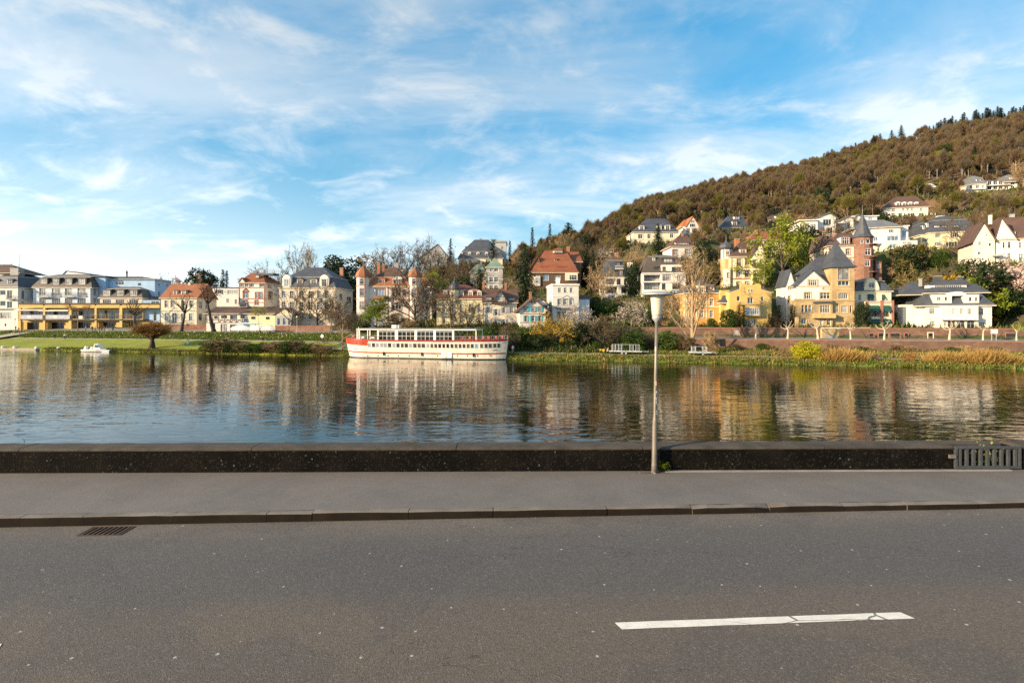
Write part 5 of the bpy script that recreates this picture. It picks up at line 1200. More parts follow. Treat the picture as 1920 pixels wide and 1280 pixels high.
h = House('grand_white_villa', 'grand white villa with dark slate roof and arcaded terrace at the right', 'villa', Z7, 322, 1003, t=40, ws='3x2 s=', rot=-13.5)
h.body(322, 740, None, 850, 14, 'w_white', [(346, 867, 382, 906), (656, 869, 692, 911), (347, 949, 383, 986, 'arch'), (660, 955, 696, 986, 'arch')], lw=[(205, 828, 228, 856, '1x2'), (205, 950, 222, 980, '1x1'), (245, 870, 262, 910, '1x2')])
h.body(428, 655, None, 850, 1.2, 'w_white', row(((490, 516), (540, 563), (587, 612)), 870, 907) + [(440, 955, 452, 980, '1x1')] + row(((462, 510), (521, 571), (583, 633)), 945, 1000, 'arch 2x2 g=g_dark f=f_grey'), y=-1.18, name='projecting_bay')
h.balc(426, 656, 937, 910, 1.0, 't_white', 't_white', y=-1.2, solid=True); h.band(322, 740, 847, 7, 't_white', proud=.3); h.band(322, 740, 925, 4, 't_white')
h.mans(300, 745, 850, 770, 700, 'r_slate', 1.6, D=14, o=.5, inner=5.8); h.hip(322, 728, 770, 692, 'r_slate', 380, 600, y=1.5, D=11.0, o=.15)
x0, x1 = h.P(368, 800, -.2)[0], h.P(660, 800, -.2)[0]; h.body(368, 660, 848, 782, 4.5, 'w_white', [(395, 797, 420, 820, '2x1'), (443, 797, 460, 820, '1x1'), (487, 790, 560, 846, '3x1 loggia'), (596, 798, 615, 824, '1x1'), (635, 798, 650, 824, '1x1')], y=-.1, name='attic_front')
MB().extrude([(h.P(524, 800, -.12)[0] + 46 * h.k * math.cos(PI * k / 10), h.P(524, 783, -.12)[1] + 20 * h.k * math.sin(PI * k / 10)) for k in range(11)], -.12, 2.5).build('arched_gable', 't_white', h.root)
h.dorm(345, 722, 580, 742, 3.6, 'shed', 't_white', 'r_slate', 2.5, '14x1 f=t_white g=g_dark'); h.chim(386, 668, 422, 705, 7, 'r_slate'); h.chim(530, 672, 560, 708, 7, 'r_slate'); h.chim(285, 682, 300, 700, 5, 't_grey')
h.body(178, 322, None, 845, 9, 'w_white', [(205, 826, 230, 856, '1x2')], y=3.4, name='corner_wing', lw='auto'); h.hip(172, 325, 782, 700, 'r_slate', 235, 290, y=3.0, D=10, o=.3)

# ---------------- retaining walls of the right bank
def bank_wall(name, label, s0, s1, t, z0, z1, mat, th=.5, coping='t_red', n=None, jag=.0):
    x, y = xy(s0, t); e = empty(name, (x, y, z0), math.atan(BK_B)); tag(e, label, 'wall'); L = s1 - s0
    mb = MB(); k_ = max(1, int(L / 4)); rr = random.Random(5)
    for k in range(k_): mb.box(L * k / k_, L * (k + 1) / k_, 0, th + rr.uniform(0, .02), -1.2, z1 - z0 + rr.uniform(-jag, jag))
    mb.build('masonry', mat, e)
    for k in range(max(1, int(L / 12))):
        m = max(1, int(L / 12)); MB().box(L * k / m + .01, L * (k + 1) / m - .01, -.08, th + .1, z1 - z0 + jag + .003, z1 - z0 + jag + .14).build('coping', coping, e)
    return e
stone_mat('s_bank', (.205, .122, .086), (.115, .068, .050), (.085, .062, .047), 0.8, 0.4)
bank_wall('river_retaining_wall', 'long red sandstone retaining wall above the grassy right bank', 20.5, 190, 22.95, 1.3, 3.58, 's_bank')
upper = bank_wall('garden_retaining_wall', 'upper red sandstone garden wall under the villas on the right', 26, 190, 31.1, 3.8, 6.05, 's_bank')
def on_wall(px, py0, px1, py1, mat, name, d=.06, frame='t_cream'):
    """opening let into the upper garden wall, by photograph position"""
    Y0 = depth_at((px + px1) / 2, 31.1); a = pix(px, py0, depth_at(px, 31.1)); b = pix(px1, py1, depth_at(px1, 31.1))
    inv = Matrix.Rotation(-math.atan(BK_B), 3, 'Z'); o0 = upper.location
    la = inv @ (a - o0); lb = inv @ (b - o0)
    e = MB().box(la.x, lb.x, -.03, .02, min(la.z, lb.z), max(la.z, lb.z)).build(name, mat, upper)
    z0, z1 = sorted((la.z, lb.z)); mb = MB()
    for q in ((la.x - .15, la.x, z0, z1 + .15), (lb.x, lb.x + .15, z0, z1 + .15), (la.x, lb.x, z1, z1 + .15)): mb.box(q[0], q[1], -.09, .02, q[2], q[3])
    mb.build('surround', frame, e)
for a, b in ((1630, 1638), (1647, 1665), (1669, 1687), (1696, 1702)): on_wall(a, 625, b, 636, 'g_dark', 'garage_door', frame='t_red')
on_wall(1740, 624, 1749, 636, 'g_dark', 'doorway'); on_wall(1886, 625, 1905, 637, 'g_dark', 'garage_door', frame='t_red'); on_wall(1376, 619, 1387, 630, 't_grey', 'garage_door', frame='t_red')
h = House('stone_garage', 'ochre stone garage front set into the garden wall below the square tower', 'garage', Z6, 440, 1025, t=30.2)
h.pier(432, 772, 955, 1035, 's_ochre', 0, .7, 'stonework'); h.pier(455, 530, 998, 1035, 't_grey', -.04, .03, 'garage_door'); h.band(428, 776, 950, 10, 't_cream', proud=.15)


# level ground under the houses, then the land itself
for h_ in HOUSES:
    if h_.pr < h_.pl: continue
    pm = (h_.pl + h_.pr) / 2; s_, t_ = st((pm - 960) / F * h_.Y, h_.Y); 
    if t_ < 41: continue
    hw = (h_.pr - h_.pl) / 2 / F * h_.Y
    PADS.append((s_ + 1, t_ + 5, h_.O.z - .15, hw + 2, hw + 13))
build_terrain()
# ------------------------------------------------------------------ vegetation
for n_, a_, b_ in (('bark_brown', (.085, .062, .045), (.13, .098, .072)), ('bark_grey', (.15, .13, .105), (.22, .19, .15)), ('bark_pale', (.42, .36, .26), (.58, .50, .37)), ('bark_dark', (.030, .024, .019), (.055, .043, .033)), ('bark_tan', (.26, .19, .115), (.34, .25, .15))):
    pmat(n_, b_, 0.2, 2.0, 0.9, 0.3, 0, 0, a_)
for n_, a_, b_, tr_ in (('twig_brown', (.105, .074, .036), (.150, .106, .054), 0), ('twig_grey', (.112, .084, .052), (.15, .115, .074), 0), ('twig_tan', (.34, .235, .125), (.42, .30, .16), 0), ('twig_orange', (.40, .21, .06), (.33, .17, .05), 0), ('twig_red', (.120, .076, .044), (.150, .098, .058), 0),
                        ('leaf_spring', (.20, .27, .020), (.30, .36, .035), .4), ('leaf_lime', (.36, .40, .03), (.27, .33, .025), .4), ('leaf_olive', (.15, .135, .030), (.21, .185, .045), .3), ('leaf_green', (.055, .10, .016), (.09, .145, .022), .3), ('leaf_dark', (.018, .036, .012), (.035, .058, .016), .12),
                        ('leaf_yellow', (.50, .34, .02), (.40, .27, .02), .35), ('leaf_acid', (.58, .52, .02), (.46, .45, .02), .35), ('blossom_white', (.78, .70, .60), (.68, .56, .46), .3), ('blossom_pink', (.66, .46, .42), (.74, .60, .54), .3), ('needle', (.022, .042, .018), (.040, .066, .024), .08), ('needle_blue', (.030, .052, .040), (.048, .075, .055), .08),
                        ('reed_tan', (.56, .37, .12), (.46, .29, .09), .25), ('grass_tuft', (.13, .20, .012), (.19, .26, .020), .3), ('grass_dry', (.24, .185, .075), (.16, .15, .05), .25), ('flower_pale', (.80, .74, .40), (.75, .70, .55), .2)):
    leaf_mat(n_, a_, b_, 0.3, tr_)

def mesh_np(name, V, Fc, mats, mi=None):
    """V (n,3); Fc (m,k) faces of one size k"""
    V = np.asarray(V, np.float32); Fc = np.asarray(Fc, np.int32); k = Fc.shape[1]
    me = bpy.data.meshes.new(name)
    me.vertices.add(len(V)); me.vertices.foreach_set('co', V.ravel())
    me.loops.add(Fc.size); me.loops.foreach_set('vertex_index', Fc.ravel())
    me.polygons.add(len(Fc)); me.polygons.foreach_set('loop_start', np.arange(0, Fc.size, k, dtype=np.int32))
    for m in mats: me.materials.append(MATS[m])
    me.update(calc_edges=True)
    if mi is not None: me.polygons.foreach_set('material_index', np.asarray(mi, np.int32))
    return me
def nrm(a): return a / (np.linalg.norm(a, axis=-1, keepdims=True) + 1e-9)
def leaves(rs, C, size, flat=0.0, per=1):
    """one small quad at each centre, facing anywhere"""
    n = len(C); a = nrm(rs.normal(size=(n, 3))); b = nrm(np.cross(a, rs.normal(size=(n, 3))))
    s = size * rs.uniform(.6, 1.3, (n, 1)); a = a * s; b = b * s * .62
    V = np.stack([C - a, C - b, C + a, C + b], 1).reshape(-1, 3)
    return V, np.arange(n * 4).reshape(n, 4)
def twigs(rs, P0, D, L, w):
    """thin slivers, base at P0, along D; as degenerate quads bent in the middle"""
    n = len(P0); D = nrm(D); side = nrm(np.cross(D, rs.normal(size=(n, 3)))) * w * .5
    L = L * rs.uniform(.55, 1.25, (n, 1)); bend = rs.normal(size=(n, 3)) * L * .13
    mid = P0 + D * L * .55 + bend; tip = P0 + D * L + bend * .6
    V = np.stack([P0 - side, P0 + side, mid + side * .75, mid - side * .75, tip], 1).reshape(-1, 3)
    i = np.arange(n)[:, None] * 5
    F4 = np.concatenate([i + np.array([[0, 1, 2, 3]]), i + np.array([[3, 2, 4, 4]])]); 
    return V, F4
def limb(rs, p, d, L, n, curl, up):
    pts = [np.array(p, float)]; d = np.array(d, float); d /= np.linalg.norm(d)
    for k in range(n):
        d = d + rs.normal(size=3) * curl; d[2] += up; d /= np.linalg.norm(d)
        pts.append(pts[-1] + d * L / n)
    return pts, d
class TreeGen:
    """height 10; trunk mesh holds the limbs, crown mesh the twigs and leaves"""
    def __init__(s, seed, trunk=3.0, r=.22, n1=8, L1=4.5, e1=(.35, 1.0), n2=6, L2=2.2, n3=7, tw=.8, tww=.035, up=.06, curl=.14, f0=.35, H=10., shape=None, lean=0, leaf=None, tsides=7, wide=1.0, spread2=.9, stub=False):
        rs = s.rs = np.random.RandomState(seed); mb = MB(); T0 = []; TD = []; s.tips = []
        Ht = H * .8 if not trunk else trunk
        tp, td = limb(rs, (0, 0, -.3), (lean, 0, 1), Ht + .3, 6, .04, .02)
        mb.tube(tp, [r * 1.35] + [r * (1 - .62 * k / 6) for k in range(1, 7)], tsides)
        for i in range(n1):
            f = f0 + (1 - f0) * (i + rs.uniform(.1, .9)) / n1 if not stub else rs.uniform(.92, 1.0)
            k = min(5, int(f * 6)); q = f * 6 - k; p = tp[k] * (1 - q) + tp[k + 1] * q
            az = i * 2.399 + rs.uniform(-.5, .5); el = e1[0] + (e1[1] - e1[0]) * (f - f0) / (1 - f0 + 1e-6) + rs.uniform(-.15, .15)
            L = L1 * (shape(f) if shape else 1) * rs.uniform(.75, 1.15)
            d = (math.cos(az) * math.cos(el) * wide, math.sin(az) * math.cos(el) * wide, math.sin(el))
            r1 = r * (.46 if not stub else .55) * (1.1 - .5 * f)
            lp, ld = limb(rs, p, d, L, 5, curl, up); mb.tube(lp, [r1 * (1 - .7 * k / 5) for k in range(6)], 5, 0, False)
            for j in range(n2):
                g = .25 + .75 * (j + rs.uniform(0, 1)) / n2; k = min(4, int(g * 5)); q = g * 5 - k; p2 = lp[k] * (1 - q) + lp[k + 1] * q
                ax = nrm(np.array(lp[k + 1] - lp[k])); d2 = nrm(ax * .8 + nrm(rs.normal(size=3)) * spread2 + np.array([0, 0, .25]))
                bp, bd = limb(rs, p2, d2, L2 * rs.uniform(.6, 1.2) * (1.15 - .4 * g), 4, curl * 1.2, up)
                r2 = max(.018, r1 * .38); mb.tube(bp, [r2 * (1 - .7 * k / 4) for k in range(5)], 3, 0, False)
                for m in range(n3):
                    h_ = .15 + .85 * rs.uniform(); k = min(3, int(h_ * 4)); q = h_ * 4 - k; T0.append(bp[k] * (1 - q) + bp[k + 1] * q)
                    TD.append(nrm(nrm(np.array(bp[k + 1] - bp[k])) * .8 + rs.normal(size=3) * .55 + np.array([0, 0, .18])))
                s.tips.append(bp[-1])
        s.mb = mb; s.T0 = np.array(T0); s.TD = np.array(TD); s.tw = tw; s.tww = tww
    def make(s, name, bark, twig, leaf=None, per=4, ls=.16, sc=.5):
        rs = s.rs; tm = s.mb.mesh(name + '_trunk', [MATS[bark]], True)
        V1, F1 = twigs(rs, s.T0, s.TD, s.tw, s.tww)
        # second order twigs for density
        k = np.repeat(np.arange(len(s.T0)), 2); P = s.T0[k] + s.TD[k] * s.tw * rs.uniform(.2, .8, (len(k), 1)); D = nrm(s.TD[k] + rs.normal(size=(len(k), 3)) * .7)
        V2, F2 = twigs(rs, P, D, s.tw * .6, s.tww * .7)
        Vs = [V1, V2]; Fs = [F1, F2 + len(V1)]; mi = [0] * (len(F1) + len(F2)); mats = [twig]
        if leaf:
            k = np.repeat(np.arange(len(s.T0)), per); C = s.T0[k] + s.TD[k] * s.tw * rs.uniform(.1, 1.2, (len(k), 1)) + rs.normal(size=(len(k), 3)) * sc * .4
            V3, F3 = leaves(rs, C, ls); Fs.append(F3 + len(V1) + len(V2)); Vs.append(V3); mi += [1] * len(F3); mats.append(leaf)
        return tm, mesh_np(name + '_crown', np.concatenate(Vs), np.concatenate(Fs), mats, mi)
def conifer(seed, name, R_=2.3, leaf='needle', H=10., whorls=40, nb=13, z0=.08, droop=.25, power=.85, width=.34):
    rs = np.random.RandomState(seed); mb = MB().tube([(0, 0, -.3), (0, 0, H * .5), (0, 0, H)], [.22, .13, .02], 6)
    C = []; A = []; B = []
    for i in range(whorls):
        f = z0 + (1 - z0) * (i / whorls) ** .95; z = f * H; rad = R_ * (1 - f) ** power * rs.uniform(.88, 1.08) + .12
        for j in range(max(4, int(nb * (1 - f * .5)))):
            az = rs.uniform(0, 2 * PI); L = rad * rs.uniform(.65, 1.12); d = np.array([math.cos(az), math.sin(az), -droop + .12 * f])
            m = max(2, int(L / .3))
            for k in range(m):
                q = (k + .6) / m; p = np.array([0, 0, z]) + d * L * q + np.array([0, 0, -.12 * q * q * L]) + rs.normal(size=3) * .06
                a = nrm(d + rs.normal(size=3) * .45) * rs.uniform(.22, .42); sd = nrm(np.cross(d, [0, 0, 1]) + rs.normal(size=3) * .4) * width * rs.uniform(.5, 1.1) * (1.1 - .6 * q)
                C.append(p); A.append(a); B.append(sd)
    C = np.array(C); A = np.array(A); B = np.array(B)
    V = np.stack([C - A * .5, C + B * .5 - np.array([0, 0, .06]), C + A, C - B * .5 - np.array([0, 0, .06])], 1).reshape(-1, 3)
    return mb.mesh(name + '_trunk', [MATS['bark_dark']], True), mesh_np(name + '_crown', V, np.arange(len(C) * 4).reshape(-1, 4), [leaf])
def bushy(seed, name, leaf, n=2600, ls=.24, lobes=9, rx=3.2, rz=4.0, z0=.9, bark='bark_brown', twig=None, inner=.35, twl=.7, H=10.):
    """broad crown of many leafy lobes round a short stem; total height about 10"""
    rs = np.random.RandomState(seed); mb = MB().tube([(0, 0, -.3), (.05, .03, z0 + rz * .6), (0, 0, z0 + rz)], [.26, .2, .08], 6)
    Cs = []; Ns = []; per = n // lobes
    for i in range(lobes):
        az = i * 2.4 + rs.uniform(-.4, .4); f = (i + .5) / lobes; rr_ = rx * .62 * math.sqrt(1 - (2 * f - 1) ** 2 * .75)
        c = np.array([math.cos(az) * rr_, math.sin(az) * rr_, z0 + .12 * rz + 2 * rz * .84 * f]); rad = rx * rs.uniform(.42, .6)
        d = nrm(rs.normal(size=(per, 3))); q = rs.uniform(inner, 1, (per, 1)) ** .5; lump = 1 + .18 * np.sin(d[:, :1] * 5 + i) * np.cos(d[:, 1:2] * 6)
        Cs.append(c + d * q * rad * lump * np.array([1, 1, .85])); Ns.append(d)
        mb.tube([(0, 0, z0 + rz * .3), tuple(c * .6 + np.array([0, 0, .3])), tuple(c)], [.12, .07, .03], 4, 0, False)
    C = np.concatenate(Cs); Nn = np.concatenate(Ns); C[:, 2] = np.maximum(C[:, 2], .05)
    k_ = H / (C[:, 2].max())
    if twig: V, Fc = twigs(rs, C - Nn * twl * .6, Nn + rs.normal(size=C.shape) * .35 + np.array([0, 0, .25]), twl, ls); mats = [twig]; mi = np.zeros(len(Fc), int); \
        (V3, F3) = leaves(rs, C[::3], ls * 2.2) if leaf else (np.zeros((0, 3)), np.zeros((0, 4), int)); Fc = np.concatenate([Fc, F3 + len(V)]); V = np.concatenate([V, V3]); mi = np.concatenate([mi, np.ones(len(F3), int)]); mats = [twig] + ([leaf] if leaf else [])
    else: V, Fc = leaves(rs, C, ls); mats = [leaf]; mi = None
    return mb.mesh(name + '_trunk', [MATS[bark]], True), mesh_np(name + '_crown', V, Fc, mats, mi)
def tuft(seed, name, leaf, n=500, rad=1.6, H=10., w=.10, lean=.35):
    rs = np.random.RandomState(seed); a = rs.uniform(0, 2 * PI, n); r_ = rad * np.sqrt(rs.uniform(0, 1, n)); P = np.stack([np.cos(a) * r_, np.sin(a) * r_, np.full(n, -.2)], 1)
    D = np.stack([np.cos(a) * lean * r_ / rad + rs.normal(size=n) * .12, np.sin(a) * lean * r_ / rad + rs.normal(size=n) * .12, np.ones(n)], 1)
    return twigs(rs, P, D, H * .85, w)

PR = {}
def protos():
    rr_ = dict
    PR['bare_a'] = TreeGen(1, 4.2, .24, 10, 5.2, (.4, 1.15), 8, 2.4, 9, .75, .05, .07).make('bare_a', 'bark_brown', 'twig_brown')
    PR['bare_b'] = TreeGen(2, 3.4, .26, 8, 5.6, (.5, 1.2), 7, 2.6, 7, .8, .05, .05, .18).make('bare_b', 'bark_grey', 'twig_grey')
    PR['bare_c'] = TreeGen(3, 5.4, .20, 11, 4.0, (.5, 1.2), 6, 2.0, 7, .7, .05, .10).make('bare_c', 'bark_brown', 'twig_grey')
    PR['bare_d'] = TreeGen(14, 3.0, .22, 9, 5.0, (.3, 1.1), 9, 2.4, 9, .7, .055, .05, .2).make('bare_d', 'bark_dark', 'twig_brown')
    PR['poplar'] = TreeGen(4, 7.6, .22, 17, 4.8, (.85, 1.3), 7, 1.7, 6, .8, .04, .10, .07, f0=.12, shape=lambda f: 1.15 - .65 * f).make('poplar', 'bark_tan', 'twig_tan')
    PR['red_bare'] = TreeGen(5, 5.5, .12, 14, 3.4, (.3, 1.0), 7, 1.5, 8, .7, .05, .03, f0=.2, shape=lambda f: 1.25 - .7 * f).make('red_bare', 'bark_tan', 'twig_red')
    PR['tan_bare'] = TreeGen(6, 3.4, .16, 12, 5.0, (.6, 1.25), 8, 2.1, 10, .8, .06, .05).make('tan_bare', 'bark_tan', 'twig_tan')
    PR['pollard_dark'] = TreeGen(7, 4.6, .50, 7, 4.4, (.25, 1.0), 3, 1.6, 5, 1.1, .05, .10, .20, stub=True, lean=.06).make('pollard_dark', 'bark_dark', 'twig_brown')
    PR['pollard_lean'] = TreeGen(8, 5.6, .42, 6, 3.9, (.3, 1.1), 3, 1.6, 5, 1.0, .045, .10, .2, stub=True, lean=-.28).make('pollard_lean', 'bark_dark', 'twig_brown')
    for i in range(3): PR['plane_%d' % i] = TreeGen(20 + i, 5.2, .50, 6, 4.6, (.15, .75), 4, 1.1, 2, .5, .10, .12, .26, stub=True).make('plane', 'bark_pale', 'twig_tan')
    PR['plane_green'] = TreeGen(25, 5.2, .50, 6, 4.4, (.2, .8), 5, 1.3, 4, .6, .08, .12, .2, stub=True).make('plane_green', 'bark_pale', 'twig_tan', 'leaf_spring', 4, .3)
    PR['pleached'] = TreeGen(9, 7.6, .20, 9, 4.8, (-.05, .3), 7, 1.4, 8, .8, .06, .02, .12, stub=True).make('pleached', 'bark_grey', 'twig_orange')
    PR['willow_mop'] = TreeGen(10, 3.0, .62, 22, 3.0, (-.15, 1.3), 10, 2.8, 10, 1.5, .06, .03, .14, stub=True, spread2=.7).make('willow_mop', 'bark_dark', 'twig_orange')
    PR['spring_a'] = TreeGen(11, 4.2, .20, 10, 4.6, (.45, 1.2), 7, 2.2, 7, .7, .03, .06).make('spring_a', 'bark_brown', 'twig_brown', 'leaf_spring', 6, .20)
    PR['spring_b'] = TreeGen(12, 3.8, .22, 10, 5.0, (.4, 1.2), 7, 2.4, 8, .8, .03, .05).make('spring_b', 'bark_brown', 'twig_brown', 'leaf_lime', 7, .17)
    PR['olive'] = TreeGen(13, 3.6, .22, 11, 4.6, (.4, 1.2), 7, 2.3, 8, .8, .05, .05).make('olive', 'bark_brown', 'twig_tan', 'leaf_olive', 4, .16)
    PR['small_street'] = TreeGen(15, 6.2, .11, 9, 3.9, (.1, .6), 6, 1.4, 7, .7, .04, .04, stub=True).make('small_street', 'bark_grey', 'twig_tan', 'leaf_lime', 3, .12)
    PR['blossom'] = TreeGen(16, 2.6, .24, 9, 5.2, (.3, 1.1), 8, 2.4, 8, .8, .05, .04, .2).make('blossom', 'bark_grey', 'twig_grey', 'blossom_white', 3, .16)
    PR['pink'] = TreeGen(17, 2.4, .24, 9, 5.4, (.2, 1.0), 8, 2.6, 8, .8, .05, .04, .2).make('pink', 'bark_grey', 'twig_brown', 'blossom_pink', 6, .2)
    PR['gold'] = TreeGen(18, 2.6, .22, 11, 4.8, (.2, 1.15), 8, 2.4, 8, .8, .05, .04, .16).make('gold', 'bark_brown', 'twig_tan', 'leaf_yellow', 4, .17)
    PR['spruce'] = conifer(31, 'spruce'); PR['spruce_slim'] = conifer(32, 'spruce_slim', 1.7, 'needle_blue'); PR['fir_wide'] = conifer(33, 'fir_wide', 3.2, 'needle', power=.7, nb=18, droop=.18)
    PR['fir_round'] = conifer(34, 'fir_round', 3.0, 'needle', power=.45, nb=18, droop=.1, width=.45)
    PR['column'] = conifer(35, 'column', 1.1, 'leaf_dark', power=.35, nb=11, droop=-.7, width=.3)
    PR['evergreen'] = bushy(41, 'evergreen', 'leaf_dark', 5200, .22, 12, 3.6, 4.1); PR['bush_dark'] = bushy(42, 'bush_dark', 'leaf_dark', 3600, .30, 9, 4.6, 4.2, .3)
    PR['bush_green'] = bushy(43, 'bush_green', 'leaf_green', 4200, .30, 10, 4.8, 4.2, .3); PR['bush_brown'] = bushy(44, 'bush_brown', None, 3600, .11, 10, 4.8, 4.2, .3, twig='twig_brown', twl=1.1); PR['bush_olive'] = bushy(45, 'bush_olive', 'leaf_olive', 3200, .10, 10, 4.8, 4.2, .3, twig='twig_tan', twl=1.0)
    PR['bush_tan'] = bushy(46, 'bush_tan', None, 3200, .10, 9, 3.8, 4.2, .2, twig='twig_tan', twl=1.5); PR['forsythia'] = bushy(47, 'forsythia', 'leaf_yellow', 4200, .26, 10, 4.0, 4.2, .4); PR['acid_bush'] = bushy(48, 'acid_bush', 'leaf_acid', 4200, .30, 9, 5.6, 4.2, .2); PR['yew'] = bushy(49, 'yew', 'leaf_green', 4200, .22, 9, 3.4, 4.2, .1)
    PR['bush_orange'] = bushy(50, 'bush_orange', None, 3400, .11, 9, 6.0, 4.2, .5, twig='twig_orange', twl=1.2); PR['bush_grey'] = bushy(51, 'bush_grey', 'leaf_green', 3200, .10, 10, 4.8, 4.2, .3, twig='twig_grey', twl=1.1)
    for k, (lf, nm) in enumerate((('reed_tan', 'reeds'), ('grass_dry', 'dry'))):
        V, Fc = tuft(60 + k, nm, lf, 700, 3.0, 10, .22, .5); PR[nm] = (None, mesh_np(nm + '_blades', V, Fc, [lf]))
protos()
TR = random.Random(8); _last = [None]; LATE = []
def tree(kind, px, top, t, label, name='tree', cat='tree', group=None, wid=1.0, height=None, sink=.15, crown='crown'):
    Y = depth_at(px, t); X = (px - 960) / F * Y; z = gz(X, Y)
    hgt = height or min(4.6 if kind.startswith('bush') else 60, max(.8, CAM_Z + (HY - top) / F * Y - z))
    e = empty(name, (X, Y, z - sink), TR.uniform(0, 2 * PI) if 'lean' not in kind else 0.0); tag(e, label, cat, group)
    tm, cm = PR[kind]; zmax = PRZ[kind]; k = (hgt + sink) / zmax; e.scale = (k * wid, k * wid, k)
    _last[0] = e
    if tm: link('trunk' if cat == 'tree' else 'stem', tm, e)
    link(crown, cm, e)
    return e
PRZ = {}
for k_, (tm_, cm_) in PR.items():
    a_ = np.empty(len(cm_.vertices) * 3, np.float32); cm_.vertices.foreach_get('co', a_); PRZ[k_] = float(np.percentile(a_[2::3], 99.7))
B = 'tree'
# ---- left bank
tree('pollard_dark', 340, 545, 24, 'dark pollarded tree with stubby limbs before the red roofed house', 'pollard_tree', wid=.9)
tree('pollard_lean', 402, 524, 24, 'tall leaning dark pollard tree at the left end of the boathouse', 'pollard_tree', wid=.95)
tree('pollard_dark', 252, 556, 24, 'dark pollarded tree at the right end of the yellow framed restaurant', 'pollard_tree', wid=.9)
tree('willow_mop', 284, 602, 2.2, 'pollard willow with thick dark stump and orange twigs on the lawn edge', 'pollard_willow', wid=1.9)
tree('pleached', 146, 566, 23, 'flat crowned orange twigged plane tree before the restaurant balcony', 'plane_tree', wid=.85)
tree('small_street', 486, 572, 22.5, 'slim young street tree with yellow green flat crown before the boathouse', 'street_tree', wid=.8)
tree('bare_b', 545, 512, 31, 'bare grey tree at the left before the mansard villa', 'bare_tree'); tree('bare_d', 594, 526, 30, 'bare brown tree at the right before the mansard villa', 'bare_tree', wid=1.1)
tree('red_bare', 642, 562, 3.5, 'slim reddish bare tree at the stern of the passenger boat', 'bare_tree', wid=.95); tree('red_bare', 622, 568, 26, 'small reddish bare tree right of the brick garden wall', 'bare_tree')
tree('bare_b', 318, 508, 120, 'small bare grey tree on the skyline above the red roofed house', 'bare_tree'); tree('evergreen', 383, 504, 85, 'round dark pine behind the red roofed house', 'pine_tree', wid=1.1); tree('pink', 367, 516, 84, 'small pink blossoming tree beside the dark pine', 'blossom_tree')
tree('spruce_slim', 418, 506, 75, 'dark bluish spruce pair left, behind the flat roofed house', 'spruce_tree'); tree('spruce_slim', 425, 508, 76, 'dark bluish spruce pair right, behind the flat roofed house', 'spruce_tree')
tree('bare_b', 478, 486, 90, 'wide bare tree above the half timbered tower house', 'bare_tree', wid=1.25); tree('bare_c', 553, 455, 60, 'tall bare tree, left of two above the mansard villa', 'bare_tree', wid=.8); tree('poplar', 578, 457, 62, 'tall slim bare tree, right of two above the mansard villa', 'bare_tree', wid=.8)
tree('evergreen', 640, 480, 66, 'dark pine behind the right end of the mansard villa', 'pine_tree', wid=1.1); tree('bush_green', 668, 486, 70, 'green bushy tree left of the turreted white house roof', 'leafy_tree'); tree('bare_a', 530, 500, 64, 'bare brown tree between tower house and mansard villa', 'bare_tree')
for i, (px, tp, kd) in enumerate(((722, 462, 'bare_c'), (738, 456, 'bare_a'), (762, 450, 'bare_c'), (786, 440, 'bare_b'), (806, 447, 'bare_c'), (828, 462, 'bare_a'), (700, 472, 'olive'))): tree(kd, px, tp, 92 + i * 4, 'tall bare skyline tree behind the turreted white house, ' + ('leftmost', 'second', 'third', 'fourth', 'fifth', 'rightmost')[i] + ' of six' if i < 6 else 'olive green tree on the skyline left of the bare trees', 'bare_tree', group='bare skyline trees behind the turreted house' if i < 6 else None, wid=1.15)
# ---- middle
tree('spring_a', 706, 556, 24, 'fresh light green tree before the turreted white house', 'leafy_tree', wid=1.25); tree('bush_brown', 748, 588, 22, 'round brown bush right of the light green tree', 'bush', 'bush', wid=1.5); tree('bush_olive', 765, 600, 19, 'low olive bush above the boat roof', 'bush', 'bush', wid=1.4)
tree('bare_d', 779, 500, 26, 'broad bare tree before the right half of the turreted white house', 'bare_tree', wid=1.2); tree('bare_a', 800, 520, 27, 'bare tree between the turreted house and the yellow villa', 'bare_tree'); tree('bare_c', 845, 522, 22, 'slender bare tree before the onion domed villa', 'bare_tree'); tree('bare_d', 878, 556, 20, 'low forked bare tree above the boat roof before the yellow villa', 'bare_tree', wid=1.2)
tree('spring_b', 813, 508, 46, 'pale willow green tree left of the onion domed villa', 'leafy_tree', wid=.8); tree('bare_a', 858, 478, 70, 'bare brown tree rising behind the onion domed villa', 'bare_tree', wid=1.2); tree('bare_d', 890, 492, 62, 'bare tree left of the copper domed villa', 'bare_tree'); tree('bare_c', 848, 490, 84, 'bare tree below the dark gabled house', 'bare_tree', wid=1.2); tree('bare_a', 955, 500, 62, 'bare tree right of the copper domed villa', 'bare_tree'); tree('bare_b', 905, 508, 58, 'small bare tree before the copper domed villa', 'bare_tree')
tree('spruce', 845, 448, 150, 'lone spruce on the skyline between dark gable and slate mansion', 'spruce_tree', wid=.9); tree('column', 924, 449, 120, 'dark columnar conifer before the slate mansion', 'conifer', wid=1.7); tree('spruce_slim', 956, 452, 170, 'small spruce right of the slate mansion tower', 'spruce_tree')
tree('fir_wide', 984, 460, 42, 'very tall dark fir left of the red hipped roof', 'fir_tree', wid=.85)
tree('spruce_slim', 998, 427, 190, 'dark spruce at the foot of the wooded ridge, left one', 'spruce_tree'); tree('spruce_slim', 1031, 420, 195, 'dark spruce at the foot of the wooded ridge, right one', 'spruce_tree'); tree('fir_round', 1066, 418, 150, 'broad dark fir above the red hipped roof', 'fir_tree', wid=1.25); tree('evergreen', 1095, 440, 120, 'dark round evergreen right of the broad fir', 'evergreen_tree')
